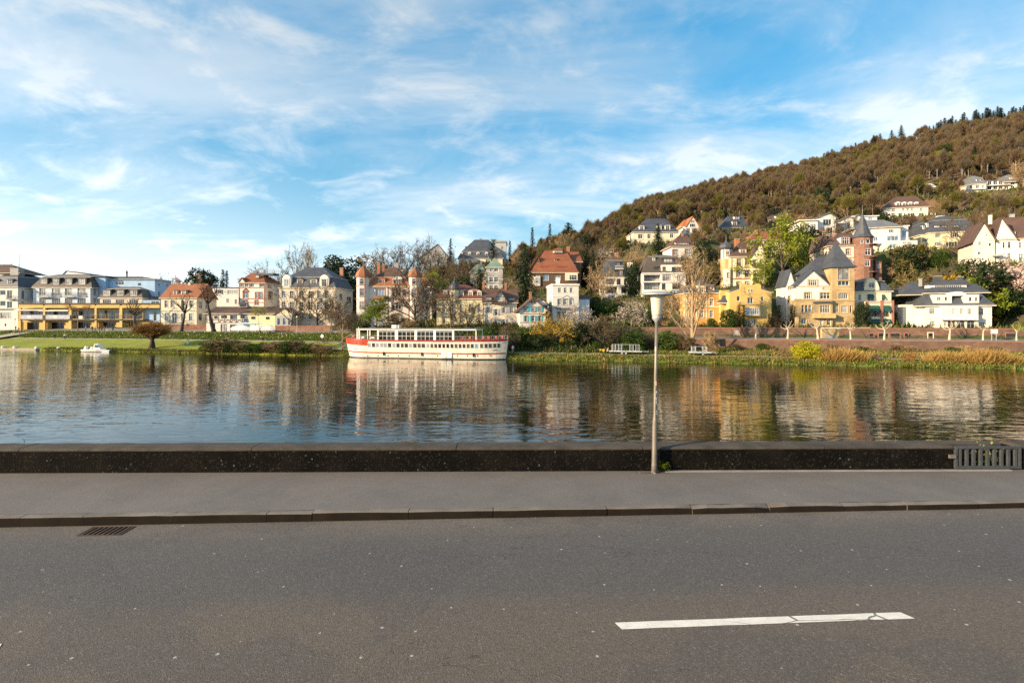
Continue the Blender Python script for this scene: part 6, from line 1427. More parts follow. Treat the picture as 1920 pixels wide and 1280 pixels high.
tree('bush_green', 916, 588, 13, 'green bush beside the right end of the boat', 'bush', 'bush', wid=1.1); tree('bush_brown', 945, 582, 14, 'tall brown thicket beside the right end of the boat', 'bush', 'bush', wid=1.0); tree('bush_green', 975, 588, 12, 'dark green bush below the teal shuttered chalet', 'bush', 'bush', wid=1.1); tree('bush_grey', 955, 600, 9, 'low grey twiggy bush on the bank right of the boat', 'bush', 'bush', wid=1.2)
tree('gold', 1041, 586, 14, 'golden yellow flowering tree before the white cubic villa', 'forsythia', wid=1.35); tree('blossom', 1086, 566, 22, 'pale blossoming tree right of the white cubic villa', 'blossom_tree', wid=1.15); tree('bare_d', 1130, 588, 12, 'spreading bare tree above the boat trailer', 'bare_tree', wid=1.5)
for i, (px, tp, tt_, kd, lb) in enumerate(((1008, 626, 10, 'bush_dark', 'dark bush below the chalet'), (1075, 616, 13, 'bush_dark', 'dark bush right of the golden tree'), (1100, 606, 17, 'bush_dark', 'very dark bush behind the spreading bare tree'), (1120, 640, 11, 'bush_green', 'low green bush left of the trailer'), (1160, 612, 16, 'bush_grey', 'grey green bush behind the trailer rack'), (1185, 622, 14, 'bush_green', 'green bush behind the trailer bed'), (1212, 616, 17, 'bush_grey', 'twiggy bush left of the lamp post'), (1255, 618, 16, 'bush_green', 'green bush right of the lamp post'), (1285, 626, 15, 'bush_brown', 'brown bush left of the tall tan tree'))): tree(kd, px, tp, tt_, lb + ' on the bank', 'bush', 'bush', wid=1.25)
tree('blossom', 1184, 562, 32, 'round white blossoming tree in the garden left of the lamp head', 'blossom_tree', wid=1.3); tree('bush_green', 1140, 552, 41, 'bright green hedge bush below the narrow modern block', 'bush', 'bush', wid=1.6); tree('bush_green', 1180, 556, 42, 'green hedge bush left below the modern apartment block', 'bush', 'bush', wid=1.5); tree('bush_green', 1208, 562, 40, 'green hedge bush behind the lamp head', 'bush', 'bush', wid=1.4); tree('bush_tan', 1245, 572, 36, 'tan twiggy bush left of the orange mansion', 'bush', 'bush'); tree('bush_dark', 1112, 552, 44, 'dark bush right of the white cubic villa', 'bush', 'bush'); tree('olive', 1130, 588, 24, 'olive green shrub tree above the spreading bare tree', 'leafy_tree', wid=1.1)
tree('tan_bare', 1128, 490, 50, 'golden tan bare tree left of the narrow modern block', 'bare_tree', wid=.95); tree('blossom', 1133, 462, 90, 'whitish budding tree high behind the narrow modern block', 'blossom_tree'); tree('fir_round', 1154, 424, 112, 'dense dark conifer above the narrow modern block', 'fir_tree', wid=.85); tree('evergreen', 1187, 492, 56, 'dark ivy clad tree between the two modern blocks', 'evergreen_tree', wid=.65)
tree('fir_wide', 1234, 420, 94, 'big dark fir before the yellow hill mansion', 'fir_tree', wid=1.05); tree('spruce', 1222, 398, 150, 'spruce behind the yellow hill mansion', 'spruce_tree'); tree('fir_wide', 1271, 384, 150, 'tall dark fir left of the orange gabled house', 'fir_tree', wid=.9); tree('blossom', 1252, 400, 155, 'white blossoming tree on the slope behind the yellow mansion', 'blossom_tree'); tree('spring_b', 1281, 375, 165, 'lime green tree left of the orange gabled house', 'leafy_tree'); tree('tan_bare', 1312, 425, 96, 'golden bare tree below the orange gabled house', 'bare_tree'); tree('tan_bare', 1333, 420, 100, 'tall golden bare tree left of the pink hill house', 'bare_tree'); tree('bush_dark', 1335, 462, 66, 'dark evergreen mass left of the domed turret', 'evergreen_tree', wid=.9); tree('evergreen', 1318, 450, 72, 'dark evergreen behind the tall bare poplar', 'evergreen_tree', wid=.7); tree('tan_bare', 1200, 455, 72, 'thin golden bare tree right of the cone roofed turret', 'bare_tree', wid=.8)
tree('poplar', 1299, 462, 17, 'tall tan bare poplar before the orange mansion', 'poplar_tree', wid=1.05); tree('bush_tan', 1333, 618, 13, 'upright tan shrub on the bank right of the poplar', 'bush', 'bush', wid=.8); tree('blossom', 1292, 588, 33, 'white budding shrub before the orange mansion', 'blossom_tree')
tree('spring_b', 1467, 408, 58, 'large lime green tree right of the turreted cream villa', 'leafy_tree', wid=1.0); tree('spring_a', 1432, 486, 50, 'drooping light green tree before the turreted cream villa', 'leafy_tree', wid=.75); tree('spring_a', 1496, 470, 66, 'green tree behind the white gabled villa', 'leafy_tree'); tree('evergreen', 1540, 352, 150, 'dark tall evergreen in the wood above the white villas', 'evergreen_tree', wid=.75); tree('spruce', 1530, 372, 146, 'dark spruce left of the tall evergreen', 'spruce_tree', wid=.9)
for px, tp, tt_, kd, lb in ((1386, 570, 32.6, 'column', 'slim dark column cypress, left of the pair by the yellow house'), (1394, 572, 32.4, 'column', 'slim dark column cypress, right of the pair by the yellow house'), (1461, 572, 36, 'column', 'dark column cypress right of the yellow house'), (1485, 572, 35.5, 'column', 'narrow column cypress at the left corner of the square towered villa'), (1617, 568, 37, 'evergreen', 'dark evergreen between square tower and awning house')): tree(kd, px, tp, tt_, lb, 'cypress' if kd == 'column' else 'evergreen_tree', wid=1.6 if kd == 'column' else .8)
tree('yew', 1365, 580, 33, 'rounded green yew at the left foot of the yellow house', 'yew', wid=1.1); tree('bush_green', 1335, 596, 33.5, 'green hedge bush before the orange mansion', 'bush', 'bush'); tree('bush_brown', 1452, 588, 33.5, 'brown bush between yellow house and square towered villa', 'bush', 'bush')
# pollarded planes along the upper street
for i, (px, lb) in enumerate(((1417, 'below the yellow stepped gable house'), (1477, 'left below the square towered villa'), (1534, 'below the square tower balcony'), (1595, 'before the ochre stone garage'), (1658, 'before the red garage doors'), (1780, 'left before the arcaded white villa'), (1843, 'right before the arcaded white villa'))): tree('plane_%d' % (i % 3), px, 598 + (i > 4) * 2 + (i * 5 % 4), 25.5 + (i * 3 % 4) * .6, 'cream barked pollard plane tree ' + lb, 'plane_tree', wid=.95 + .12 * (i % 3))
tree('plane_green', 1906, 602, 26.5, 'pollard plane with a few green leaves at the right edge', 'plane_tree', wid=1.0)
# ---- right gardens
for kd, px, tp, tt_, lb, nm in (('evergreen', 1851, 487, 52, 'large round dark evergreen below the gabled white villa', 'evergreen_tree'), ('forsythia', 1816, 511, 54, 'bright yellow forsythia left of the large round evergreen', 'forsythia'), ('pink', 1893, 488, 52, 'pink blossoming tree at the right edge below the gabled villa', 'blossom_tree'), ('evergreen', 1703, 458, 66, 'dark evergreen below the grey roofed villa', 'evergreen_tree'), ('forsythia', 1727, 458, 74, 'orange yellow shrub beside the dark evergreen', 'forsythia'), ('bare_a', 1812, 388, 76, 'tall bare brown tree before the blue mansard villa', 'bare_tree'), ('bush_brown', 1668, 520, 48, 'brown bush above the awning house', 'bush'), ('bush_green', 1690, 505, 56, 'round green shrub above the awning house', 'bush'), ('olive', 1715, 498, 56, 'olive shrub behind the arcaded villa roof', 'leafy_tree'), ('bush_olive', 1750, 500, 54, 'olive bush left behind the arcaded villa roof', 'bush'), ('bush_green', 1785, 484, 60, 'green garden bush below the blue mansard villa', 'bush'), ('bush_green', 1760, 470, 66, 'green hedge left below the blue mansard villa', 'bush'), ('bush_dark', 1740, 482, 62, 'dark hedge right of the dark evergreen', 'bush'), ('bush_dark', 1664, 482, 58, 'dark ivy mass right of the round tower', 'bush'), ('bush_green', 1910, 516, 50, 'green bush at the right edge under the pink tree', 'bush'), ('spring_a', 1835, 520, 47, 'small light green shrub right behind the arcaded villa', 'leafy_tree'), ('bare_b', 1908, 380, 90, 'pale bare tree at the right edge above the gabled villa', 'bare_tree'), ('bare_a', 1860, 398, 84, 'tall bare tree rising above the roof of the gabled white villa', 'bare_tree'), ('tan_bare', 1918, 300, 150, 'tall pale golden tree at the right edge of the wood', 'bare_tree'), ('bare_d', 1600, 398, 92, 'dark bare tree before the white terraced villa', 'bare_tree'), ('bare_d', 1570, 408, 84, 'dark forked bare tree before the white stepped villa', 'bare_tree'), ('evergreen', 1655, 398, 118, 'dark evergreen right of the white terraced villa', 'evergreen_tree'), ('evergreen', 1512, 424, 82, 'small dark palm like tree before the white stepped villa', 'evergreen_tree'), ('olive', 1528, 470, 66, 'olive tree left of the round towered house', 'leafy_tree'), ('olive', 1668, 435, 104, 'olive tree below the dormered white villa', 'leafy_tree'), ('spring_b', 1722, 336, 168, 'lime tinted tree above the dormered white villa', 'leafy_tree'), ('spring_b', 1766, 340, 150, 'broad lime tinted tree left of the hilltop building', 'leafy_tree'), ('olive', 1790, 352, 140, 'olive brown tree below the hilltop building', 'leafy_tree'), ('spring_b', 1765, 281, 240, 'bright yellow green tree high in the wood', 'leafy_tree'), ('evergreen', 1768, 272, 255, 'dark evergreen behind the bright yellow green tree', 'evergreen_tree'), ('fir_wide', 1828, 276, 215, 'large dark fir above the hilltop building', 'fir_tree'), ('fir_round', 1842, 300, 205, 'dark fir right of the large fir', 'fir_tree'), ('spring_b', 1380, 368, 190, 'yellow green tree at the lower edge of the wood', 'leafy_tree'), ('olive', 1352, 378, 185, 'olive tree at the lower edge of the wood', 'leafy_tree'), ('olive', 1310, 368, 190, 'olive tree above the orange gabled house', 'leafy_tree'), ('fir_round', 1335, 395, 160, 'dark green conifer right of the orange gabled house', 'fir_tree'), ('spruce', 1622, 320, 240, 'single dark conifer in the middle of the wood', 'spruce_tree'), ('column', 1748, 254, 280, 'slim dark conifer in the upper wood', 'conifer')):
    tree(kd, px, tp, tt_, lb, nm, 'bush' if nm in ('bush',) else 'tree', wid=1.25 if kd.startswith('bush') else 1.05)
for kd, px, tp, tt_, lb in (('fir_wide', 1008, 490, 66, 'dark fir at the left corner of the red hipped roof'), ('fir_round', 1098, 468, 82, 'dark fir right of the red hipped roof'), ('spruce', 1112, 470, 74, 'slim spruce between red hipped roof and narrow modern block'), ('fir_round', 1345, 488, 62, 'dark fir left of the half timbered turret'), ('evergreen', 1282, 480, 74, 'dark evergreen behind the modern apartment block'), ('fir_wide', 1680, 452, 84, 'dark fir right of the red round tower'), ('evergreen', 1500, 500, 56, 'dark evergreen left of the square towered villa roof'), ('fir_round', 900, 505, 54, 'dark conifer behind the onion dome'), ('evergreen', 866, 520, 44, 'dark evergreen left behind the onion dome')): tree(kd, px, tp, tt_, lb, 'dark_conifer', wid=.95)
tree('bush_brown', 662, 590, 25, 'brown bush at the foot of the left turret of the white house', 'bush', 'bush', wid=1.5); tree('bush_green', 678, 600, 22, 'green bush above the left end of the boat', 'bush', 'bush', wid=1.4)
# ---- conifers along the ridge
RID = [(1604, 254, 0), (1622, 246, 1), (1638, 244, 0), (1650, 244, 1), (1672, 240, 0), (1690, 233, 1), (1545, 280, 0), (1560, 276, 1)] + [(1736 + 4.4 * i + 3 * math.sin(i * 5.1), 0, int(i * 1.7) % 2) for i in range(46)]
for px, tp, k_ in RID: tree(('spruce', 'fir_wide')[k_], px, tp, 428 + (px * 7 % 13), 'dark spruce standing on the ridge of the wooded hill', 'spruce_tree', group='spruces along the ridge', wid=1.5 - .35 * k_ + .2 * math.sin(px * 2.3), height=11.5 + 3.0 * math.sin(px * 1.7) + 1.5 * math.sin(px * .31))

# ---- shrubs and reeds by the water
for px, tp, lb in ((398, 641, 'first low clump of the brown bank thicket'), (424, 638, 'big clump near the left end of the brown bank thicket'), (456, 644, 'clump between second and third of the brown bank thicket'), (488, 646, 'clump in the middle of the brown bank thicket'), (525, 643, 'clump left of the tallest one of the brown bank thicket'), (562, 642, 'clump right of the tallest one of the brown bank thicket'), (595, 648, 'clump near the right end of the brown bank thicket'), (408, 640, 'left end of the brown bank thicket'), (440, 642, 'second clump of the brown bank thicket'), (470, 648, 'low third clump of the brown bank thicket'), (505, 646, 'fourth clump of the brown bank thicket'), (545, 641, 'tallest rounded clump of the brown bank thicket'), (578, 648, 'sixth clump of the brown bank thicket'), (612, 650, 'right end of the brown bank thicket')): tree(('bush_olive', 'bush_tan', 'bush_green')[px % 3], px, tp - 4, 1.0, lb + ' left of the boat', 'bush', 'bush', wid=2.1)
tree('acid_bush', 1512, 640, 3.2, 'acid yellow bush on the right bank', 'bush', 'bush', wid=1.25); tree('bush_olive', 1472, 650, 5, 'olive tan bush left of the acid yellow bush', 'bush', 'bush'); tree('bush_orange', 1703, 660, 3.0, 'round orange brown bush on the right bank', 'bush', 'bush', wid=1.2); tree('bush_tan', 1640, 662, 6, 'pale tan shrub left of the orange brown bush', 'bush', 'bush', wid=1.4)
for px, tp, lb in ((1562, 655, 'tan reed clump right of the acid yellow bush'), (1588, 657, 'second tan reed clump right of the acid yellow bush'), (1768, 662, 'tan reed clump right of the orange brown bush'), (1790, 664, 'low tan reed clump in the middle of the right bank'), (1840, 656, 'tall golden reed clump near the right edge'), (1872, 664, 'bushy golden reed clump near the right edge'), (1905, 672, 'low golden reed clump at the right edge'), (1612, 664, 'third tan reed clump right of the acid yellow bush'), (1815, 668, 'reed clump left of the tall golden one'), (1745, 668, 'low reed clump right of the orange brown bush'), (1545, 668, 'low reed clump touching the acid yellow bush'), (1856, 660, 'reed clump right of the tall golden one')): tree('reeds', px, tp - 9, 2.4, lb, 'reed_clump', 'reeds', wid=1.25, crown='blades')

# ---- random garden trees and the wood
rsW = np.random.RandomState(12)
def clear_of_houses(px, Y, top, pad=6):
    for h_ in HOUSES:
        if h_.pl - pad < px < h_.pr + pad and Y < h_.Y + 16 and top < h_.pyb - 13: return False
        if h_.pl - 2 < px < h_.pr + 2 and h_.Y - 2 < Y < h_.Y + 15: return False
    return True
n_g = {}
for _ in range(2600):
    px = rsW.uniform(640, 1920); tt_ = rsW.uniform(40, 150); Y = depth_at(px, tt_); X = (px - 960) / F * Y; z = gz(X, Y); hg = rsW.uniform(4, 11)
    if px < 960 and tt_ < 60: continue
    top = HY - (z + hg - CAM_Z) / Y * F; wpx = hg * .4 / Y * F
    if not all(clear_of_houses(px + d, Y, top, 3) for d in (-wpx, 0, wpx)): continue
    kd = rsW.choice(['bare_a', 'bare_b', 'bare_c', 'bare_d', 'olive', 'tan_bare', 'bush_green', 'bush_brown', 'bush_dark', 'spruce'], p=[.12, .07, .09, .09, .12, .08, .12, .08, .15, .08])
    if kd.startswith('bush'): hg *= .45
    grp = {'bare_a': 0, 'bare_b': 0, 'bare_c': 0, 'bare_d': 0, 'tan_bare': 1, 'olive': 2, 'bush_green': 3, 'bush_brown': 4, 'bush_dark': 5, 'spruce': 6}[kd]
    if n_g.get(grp, 0) > 80 or sum(n_g.values()) >= 290: continue
    n_g[grp] = n_g.get(grp, 0) + 1
    lb, nm, ct = (('bare brown tree among the hillside gardens', 'garden_tree', 'tree'), ('golden tan bare tree among the hillside gardens', 'garden_tree', 'tree'), ('olive leafed tree among the hillside gardens', 'garden_tree', 'tree'), ('green bush among the hillside gardens', 'garden_bush', 'bush'), ('brown bush among the hillside gardens', 'garden_bush', 'bush'), ('dark evergreen bush among the hillside gardens', 'garden_bush', 'bush'), ('spruce among the hillside gardens', 'garden_spruce', 'tree'))[grp]
    o = tree(kd, px, 0, tt_, lb, nm, ct, group=lb.split(' among')[0].replace('bush', 'bushe') + 's of the hillside gardens', height=hg, wid=1.2)
    best = min((h_ for h_ in HOUSES if h_.pr > h_.pl), key=lambda h_: abs((h_.pl + h_.pr) / 2 - px) + 1.2 * abs(h_.Y - Y))
    rel = 'left of' if px < best.pl else 'right of' if px > best.pr else 'behind' if Y > best.Y else 'below'
    LATE.append((o, lb.split(' among')[0] + ' ' + rel + ' the ' + best.root.name.replace('_', ' '), px))

def wood_proto(seed, name, mats, n=2200, H=10., rx=2.2, w=.075, tl=1.6):
    rs = np.random.RandomState(seed); V = []; Fc = []
    d = nrm(rs.normal(size=(n, 3))); d[:, 2] = np.abs(d[:, 2]) * 1.25 - .45; q = rs.uniform(.1, 1, (n, 1)) ** .6
    C = np.array([0, 0, 6.3]) + d * q * np.array([rx, rx, 4.0]) * (1 + .2 * np.sin(d[:, :1] * 6 + seed) * np.cos(d[:, 1:2] * 5))
    Vt, Ft = twigs(rs, C - nrm(d) * tl * .5, nrm(d) * .7 + rs.normal(size=(n, 3)) * .3 + np.array([0, 0, .75]), tl, w)
    mb = MB().tube([(0, 0, -1), (.1, 0, 4), (0, .1, 8)], [.22, .16, .05], 5, 0, False)
    for i in range(7): a = i * 2.4; mb.tube([(0, 0, 3 + i * .5), (math.cos(a) * 1.2, math.sin(a) * 1.2, 5 + i * .4), (math.cos(a) * 2.2, math.sin(a) * 2.2, 7 + i * .3)], [.09, .06, .02], 3, 0, False)
    Vb = np.array(mb.v); Fb = np.array(mb.f)
    me = mesh_np(name, np.concatenate([Vt, Vb]), np.concatenate([Ft, Fb + len(Vt)]), mats, [0] * len(Ft) + [1] * len(Fb))
    return bpy.data.objects.new(name, me)
def wood():
    """the bare wood that covers the hill as one mass"""
    pr = [wood_proto(101, 'wood_a', ('twig_brown', 'bark_grey')), wood_proto(102, 'wood_b', ('twig_brown', 'bark_brown'), rx=2.6), wood_proto(103, 'wood_c', ('twig_grey', 'bark_grey'), rx=2.0), wood_proto(104, 'wood_d', ('leaf_olive', 'bark_brown'), rx=2.5), wood_proto(105, 'wood_e', ('twig_red', 'bark_tan'), rx=2.2), bpy.data.objects.new('wood_f', PR['fir_wide'][1])]
    pts = []; att = []
    rs = np.random.RandomState(5); tries = 0
    while len(pts) < 16000 and tries < 160000:
        tries += 1
        s_ = rs.uniform(-330, 680); t_ = rs.uniform(95, 452) if s_ < 190 else rs.uniform(50, 452)
        if s_ < -60 and t_ < 150: continue
        X, Y = xy(s_, t_); px = 960 + X / Y * F
        if px < 560 or px > 2900: continue
        if 235 < s_ < 350 and t_ > 408: continue
        if px < 1935 and t_ < 95: continue
        z = float(ground(s_, t_)); sc = (.42 + .72 * rs.uniform() ** 1.6) * (1.0 if t_ > 180 else .8) * (1 + .25 * math.sin(s_ * .13) * math.sin(t_ * .11))
        top = HY - (z + 10 * sc - CAM_Z) / Y * F
        if t_ < 230 and not all(clear_of_houses(px + d, Y, top, 2) for d in (-9, 0, 9)):
            sc *= .42; top = HY - (z + 10 * sc - CAM_Z) / Y * F
            if not all(clear_of_houses(px + d, Y, top, 0) for d in (-5, 0, 5)): continue
        u = rs.uniform(); pat = math.sin(s_ * .021 + 1.0) * math.sin(t_ * .027 + s_ * .008)
        k = 3 if (u < .06 + .20 * (pat > .35) + .18 * (t_ < 200)) else 5 if u > .985 - .03 * (pat < -.4) else int(rs.choice([0, 0, 1, 1, 2, 4]))
        pts.append((X, Y, z - .3)); att.append((k, sc * (1.1 if k != 5 else .95), rs.uniform(0, 6.28)))
    me = bpy.data.meshes.new('hillside_wood'); me.from_pydata(pts, [], [])
    for nm, ty, ix in (('pidx', 'INT', 0), ('scl', 'FLOAT', 1), ('rotz', 'FLOAT', 2)):
        a = me.attributes.new(nm, ty, 'POINT'); a.data.foreach_set('value', [int(q[ix]) if ty == 'INT' else q[ix] for q in att])
    o = link('hillside_wood', me); tag(o, 'brown bare wood covering the hill up to the ridge', 'wood', kind='stuff')
    ng = bpy.data.node_groups.new('scatter_wood', 'GeometryNodeTree')
    ng.interface.new_socket('Geometry', in_out='INPUT', socket_type='NodeSocketGeometry'); ng.interface.new_socket('Geometry', in_out='OUTPUT', socket_type='NodeSocketGeometry')
    N = ng.nodes.new; L = ng.links.new
    gi = N('NodeGroupInput'); go = N('NodeGroupOutput'); ip = N('GeometryNodeInstanceOnPoints'); gj = N('GeometryNodeGeometryToInstance')
    for ob in reversed(pr):
        oi = N('GeometryNodeObjectInfo'); oi.inputs['Object'].default_value = ob; L(oi.outputs['Geometry'], gj.inputs[0])
    def na(nm, ty):
        n = N('GeometryNodeInputNamedAttribute'); n.data_type = ty; n.inputs['Name'].default_value = nm; return n.outputs['Attribute']
    cx = N('ShaderNodeCombineXYZ'); L(na('rotz', 'FLOAT'), cx.inputs[2]); er = N('FunctionNodeEulerToRotation'); L(cx.outputs[0], er.inputs[0])
    cs = N('ShaderNodeCombineXYZ'); sc_ = na('scl', 'FLOAT'); L(sc_, cs.inputs[0]); L(sc_, cs.inputs[1]); L(sc_, cs.inputs[2])
    L(gi.outputs[0], ip.inputs['Points']); L(gj.outputs[0], ip.inputs['Instance']); ip.inputs['Pick Instance'].default_value = True
    L(na('pidx', 'INT'), ip.inputs['Instance Index']); L(er.outputs[0], ip.inputs['Rotation']); L(cs.outputs[0], ip.inputs['Scale']); L(ip.outputs[0], go.inputs[0])
    m = o.modifiers.new('scatter', 'NODES'); m.node_group = ng
wood()

def ground_cover(name, label, n, area, mats, hgt, w, seed, probs, spread=.45, per=7):
    rs = np.random.RandomState(seed); Vs = []; Fs = []; mi = []; k = 0
    s_, t_ = area(rs, n); X, Y = xy(s_, t_); Z = ground(s_, t_) - .05
    P = np.repeat(np.stack([X, Y, Z], 1), per, 0) + np.concatenate([rs.normal(size=(n * per, 2)) * spread, np.zeros((n * per, 1))], 1)
    m = np.repeat(rs.choice(len(mats), n, p=probs), per)
    V, Fc = twigs(rs, P, np.array([0, 0, 1]) + rs.normal(size=(n * per, 3)) * .45, np.repeat(rs.uniform(.5, 1.3, (n, 1)), per, 0) * hgt, w)
    o = link(name, mesh_np(name, V, Fc, mats, np.concatenate([m, m]))); tag(o, label, 'grass', kind='stuff'); return o
for i in range(16):
    px = 1350 + i * 36 + 11 * math.sin(i * 3.7)
    tree(('bush_olive', 'bush_green', 'bush_brown', 'bush_grey', 'bush_tan')[i * 3 % 5], px, 0, 20.6 + math.sin(i), '', 'scrub', 'bush', height=1.0 + .7 * abs(math.sin(i * 2.3)), wid=1.8); LATE.append((COL.objects[-1] if 0 else _last[0], 'low scrub at the foot of the red retaining wall', px))
ground_cover('embankment_grass', 'tall green grass on the embankment below the boathouse', 5200, lambda rs, n: (rs.uniform(-175, -40, n), rs.uniform(14.3, 20.3, n)), ['grass_tuft', 'leaf_green', 'grass_dry'], .42, .16, 3, [.6, .3, .1])
ground_cover('bank_edge_grass', 'ragged grass along the waterline', 4200, lambda rs, n: (rs.uniform(-50, 100, n), rs.uniform(-.3, 4.2, n) ** 1.0), ['grass_dry', 'grass_tuft', 'reed_tan', 'leaf_olive'], .55, .12, 4, [.4, .3, .12, .18])
ground_cover('lawn_edge_grass', 'ragged grass along the left waterline', 2200, lambda rs, n: (rs.uniform(-128, -45, n), rs.uniform(-.3, 1.3, n)), ['grass_dry', 'grass_tuft', 'leaf_olive'], .4, .12, 14, [.4, .35, .25])
ground_cover('bank_slope_grass', 'rough grass and scrub on the slope below the red wall', 4200, lambda rs, n: (rs.uniform(24, 100, n), rs.uniform(9, 22.5, n)), ['grass_dry', 'grass_tuft', 'leaf_green', 'reed_tan'], .6, .16, 6, [.4, .3, .15, .15])
ground_cover('undergrowth', 'dark undergrowth of the wooded bank behind the boat', 3000, lambda rs, n: (rs.uniform(-42, 26, n), rs.uniform(7.5, 30, n)), ['leaf_dark', 'leaf_green', 'grass_dry', 'leaf_olive'], 1.1, .22, 7, [.35, .3, .15, .2], .8)
ground_cover('garden_growth', 'low plants filling the hillside gardens', 12000, lambda rs, n: (rs.uniform(-60, 240, n), rs.uniform(33, 200, n)), ['leaf_dark', 'leaf_green', 'grass_dry', 'leaf_olive', 'grass_tuft'], 1.2, .3, 8, [.22, .26, .2, .2, .12], 1.1)
def daffodils():
    rs = np.random.RandomState(9); n = 520; s_ = rs.uniform(-172, -42, n); t_ = rs.uniform(14.6, 20.4, n); X, Y = xy(s_, t_); C = np.stack([X, Y, ground(s_, t_) + rs.uniform(.3, .5, n)], 1)
    V, Fc = leaves(rs, C, .17); o = link('daffodils', mesh_np('daffodils', V, Fc, ['flower_pale'])); tag(o, 'pale daffodils scattered over the embankment grass', 'flowers', kind='stuff')
daffodils()

# every garden plant gets a label of its own: by the house it stands beside, then by its place in the row
_by = {}
for o_, l_, x_ in LATE: _by.setdefault(l_, []).append((x_, o_))
_nth = ('', 'second', 'third', 'fourth', 'fifth', 'sixth', 'seventh', 'eighth', 'ninth', 'tenth', 'eleventh', 'twelfth')
for l_, q_ in _by.items():
    q_.sort(key=lambda a: a[0])
    for k_, (x_, o_) in enumerate(q_):
        o_['label'] = l_ if len(q_) == 1 else l_ + (', leftmost' if k_ == 0 else ', rightmost' if k_ == len(q_) - 1 else ', %s from left' % (_nth[k_] if k_ < 12 else '%dth' % (k_ + 1)))
# ------------------------------------------------------------------ passenger boat
for n_, c_, r_ in (('cabin_blind', (.24, .28, .32), .4), ('hull_cream', (.74, .69, .56), .45), ('hull_red', (.62, .045, .012), .35), ('stripe_red', (.30, .025, .018), .4), ('boat_white', (.80, .79, .74), .5), ('hull_dark', (.02, .02, .022), .5), ('chair_red', (.34, .03, .03), .6), ('boat_blue', (.10, .28, .50), .4), ('zinc', (.42, .46, .50), .45), ('tyre', (.02, .02, .02), .8), ('tarp', (.52, .54, .56), .6), ('shell_blue', (.25, .45, .62), .4), ('car_white', (.78, .78, .77), .25), ('plastic_green', (.05, .16, .12), .5)): pmat(n_, c_, .12, .7, r_)
Z8 = (640, 590, 6.0)
b = House('passenger_boat', 'long cream passenger boat with red bow panel and glazed upper deck moored at the bank', 'boat', Z8, 950, 492, t=-3.6, rot=-12.5); HOUSES.pop()
bx0, bx1 = b.P(-18, 400, 0)[0], b.P(1842, 400, 0)[0]; BL = bx1 - bx0; BW = 2.7
def hb(x):                       # half breadth along the length
    f = (x - bx0) / BL; return BW * min(1, (1 - (1 - min(f / .16, 1)) ** 2.4) * .93 + .07) * min(1, (1 - (1 - min((1 - f) / .22, 1)) ** 2.2) * .90 + .10)
def dk(x): f = (x - bx0) / BL; return zdk + .30 * max(0, (.25 - f) / .25) ** 1.6 + .22 * max(0, (f - .6) / .4) ** 1.6
zdk = b.P(950, 300, 0)[1]; YC = BW
NS = 48; xs_ = [bx0 + BL * k / NS for k in range(NS + 1)]
def side(x, z, off=0.0):         # point on the near hull side
    tt = max(0, min(1, z / zdk)); f = (x - bx0) / BL
    rake = .9 * (1 - tt) * max(0, 1 - f / .1) - .5 * (1 - tt) * max(0, 1 - (1 - f) / .06)
    return (x + rake, YC - hb(x) * (.86 + .14 * tt) - off, z)
mb = MB()
for k in range(NS):
    for z0, z1, mi in ((-.5, .10, 1), (.10, zdk * .45, 0), (zdk * .45, None, 0)):
        p = []
        for x, top in ((xs_[k], 0), (xs_[k + 1], 0)): p.append((x, z0)); p.append((x, z1 if z1 is not None else dk(x)))
        a0, a1, c0, c1 = side(*p[0]), side(*p[1]), side(*p[2]), side(*p[3])
        mb.poly([a0, c0, c1, a1], mi); m_ = lambda q: (q[0], 2 * YC - q[1], q[2]); mb.poly([m_(c0), m_(a0), m_(a1), m_(c1)], mi)
    a, c = side(xs_[k], dk(xs_[k])), side(xs_[k + 1], dk(xs_[k + 1])); mb.poly([a, c, (c[0], 2 * YC - c[1], c[2]), (a[0], 2 * YC - a[1], a[2])], 2)
for k in (0, NS): q = [side(xs_[k], z) for z in (-.5, .1, zdk * .45, dk(xs_[k]))]; mb.poly(q + [(p[0], 2 * YC - p[1], p[2]) for p in reversed(q)], 0)
hull = mb.build('hull', ['hull_cream', 'hull_dark', 't_grey'], b.root)
def strake(name, mat, u0, u1, v0, v1, off, parent=None, follow=False):
    x0 = b.P(u0, 400, 0)[0]; x1 = b.P(u1, 400, 0)[0]; z1 = b.P(950, v0, 0)[1]; z0 = b.P(950, v1, 0)[1]; n = max(2, int((x1 - x0) / .5)); mb = MB()
    for k in range(n):
        xa, xb = x0 + (x1 - x0) * k / n, x0 + (x1 - x0) * (k + 1) / n; da = dk(xa) - zdk if follow else (dk(xa) - zdk) * .6; db = dk(xb) - zdk if follow else (dk(xb) - zdk) * .6
        p = [side(xa, z0 + da, off), side(xb, z0 + db, off), side(xb, z1 + db, off), side(xa, z1 + da, off)]; q = [side(xb, z1 + db, -.02), side(xa, z1 + da, -.02)]
        mb.poly(p); mb.poly([p[3], p[2], q[0], q[1]])
    return mb.build(name, mat, parent or b.root)
strake('rubbing_strake', 'stripe_red', -10, 1838, 284, 303, .07, hull, True); strake('stripe', 'stripe_red', 0, 1838, 428, 442, .02, hull)
strake('red_panel', 'hull_red', -14, 300, 290, 356, .03, hull, True)
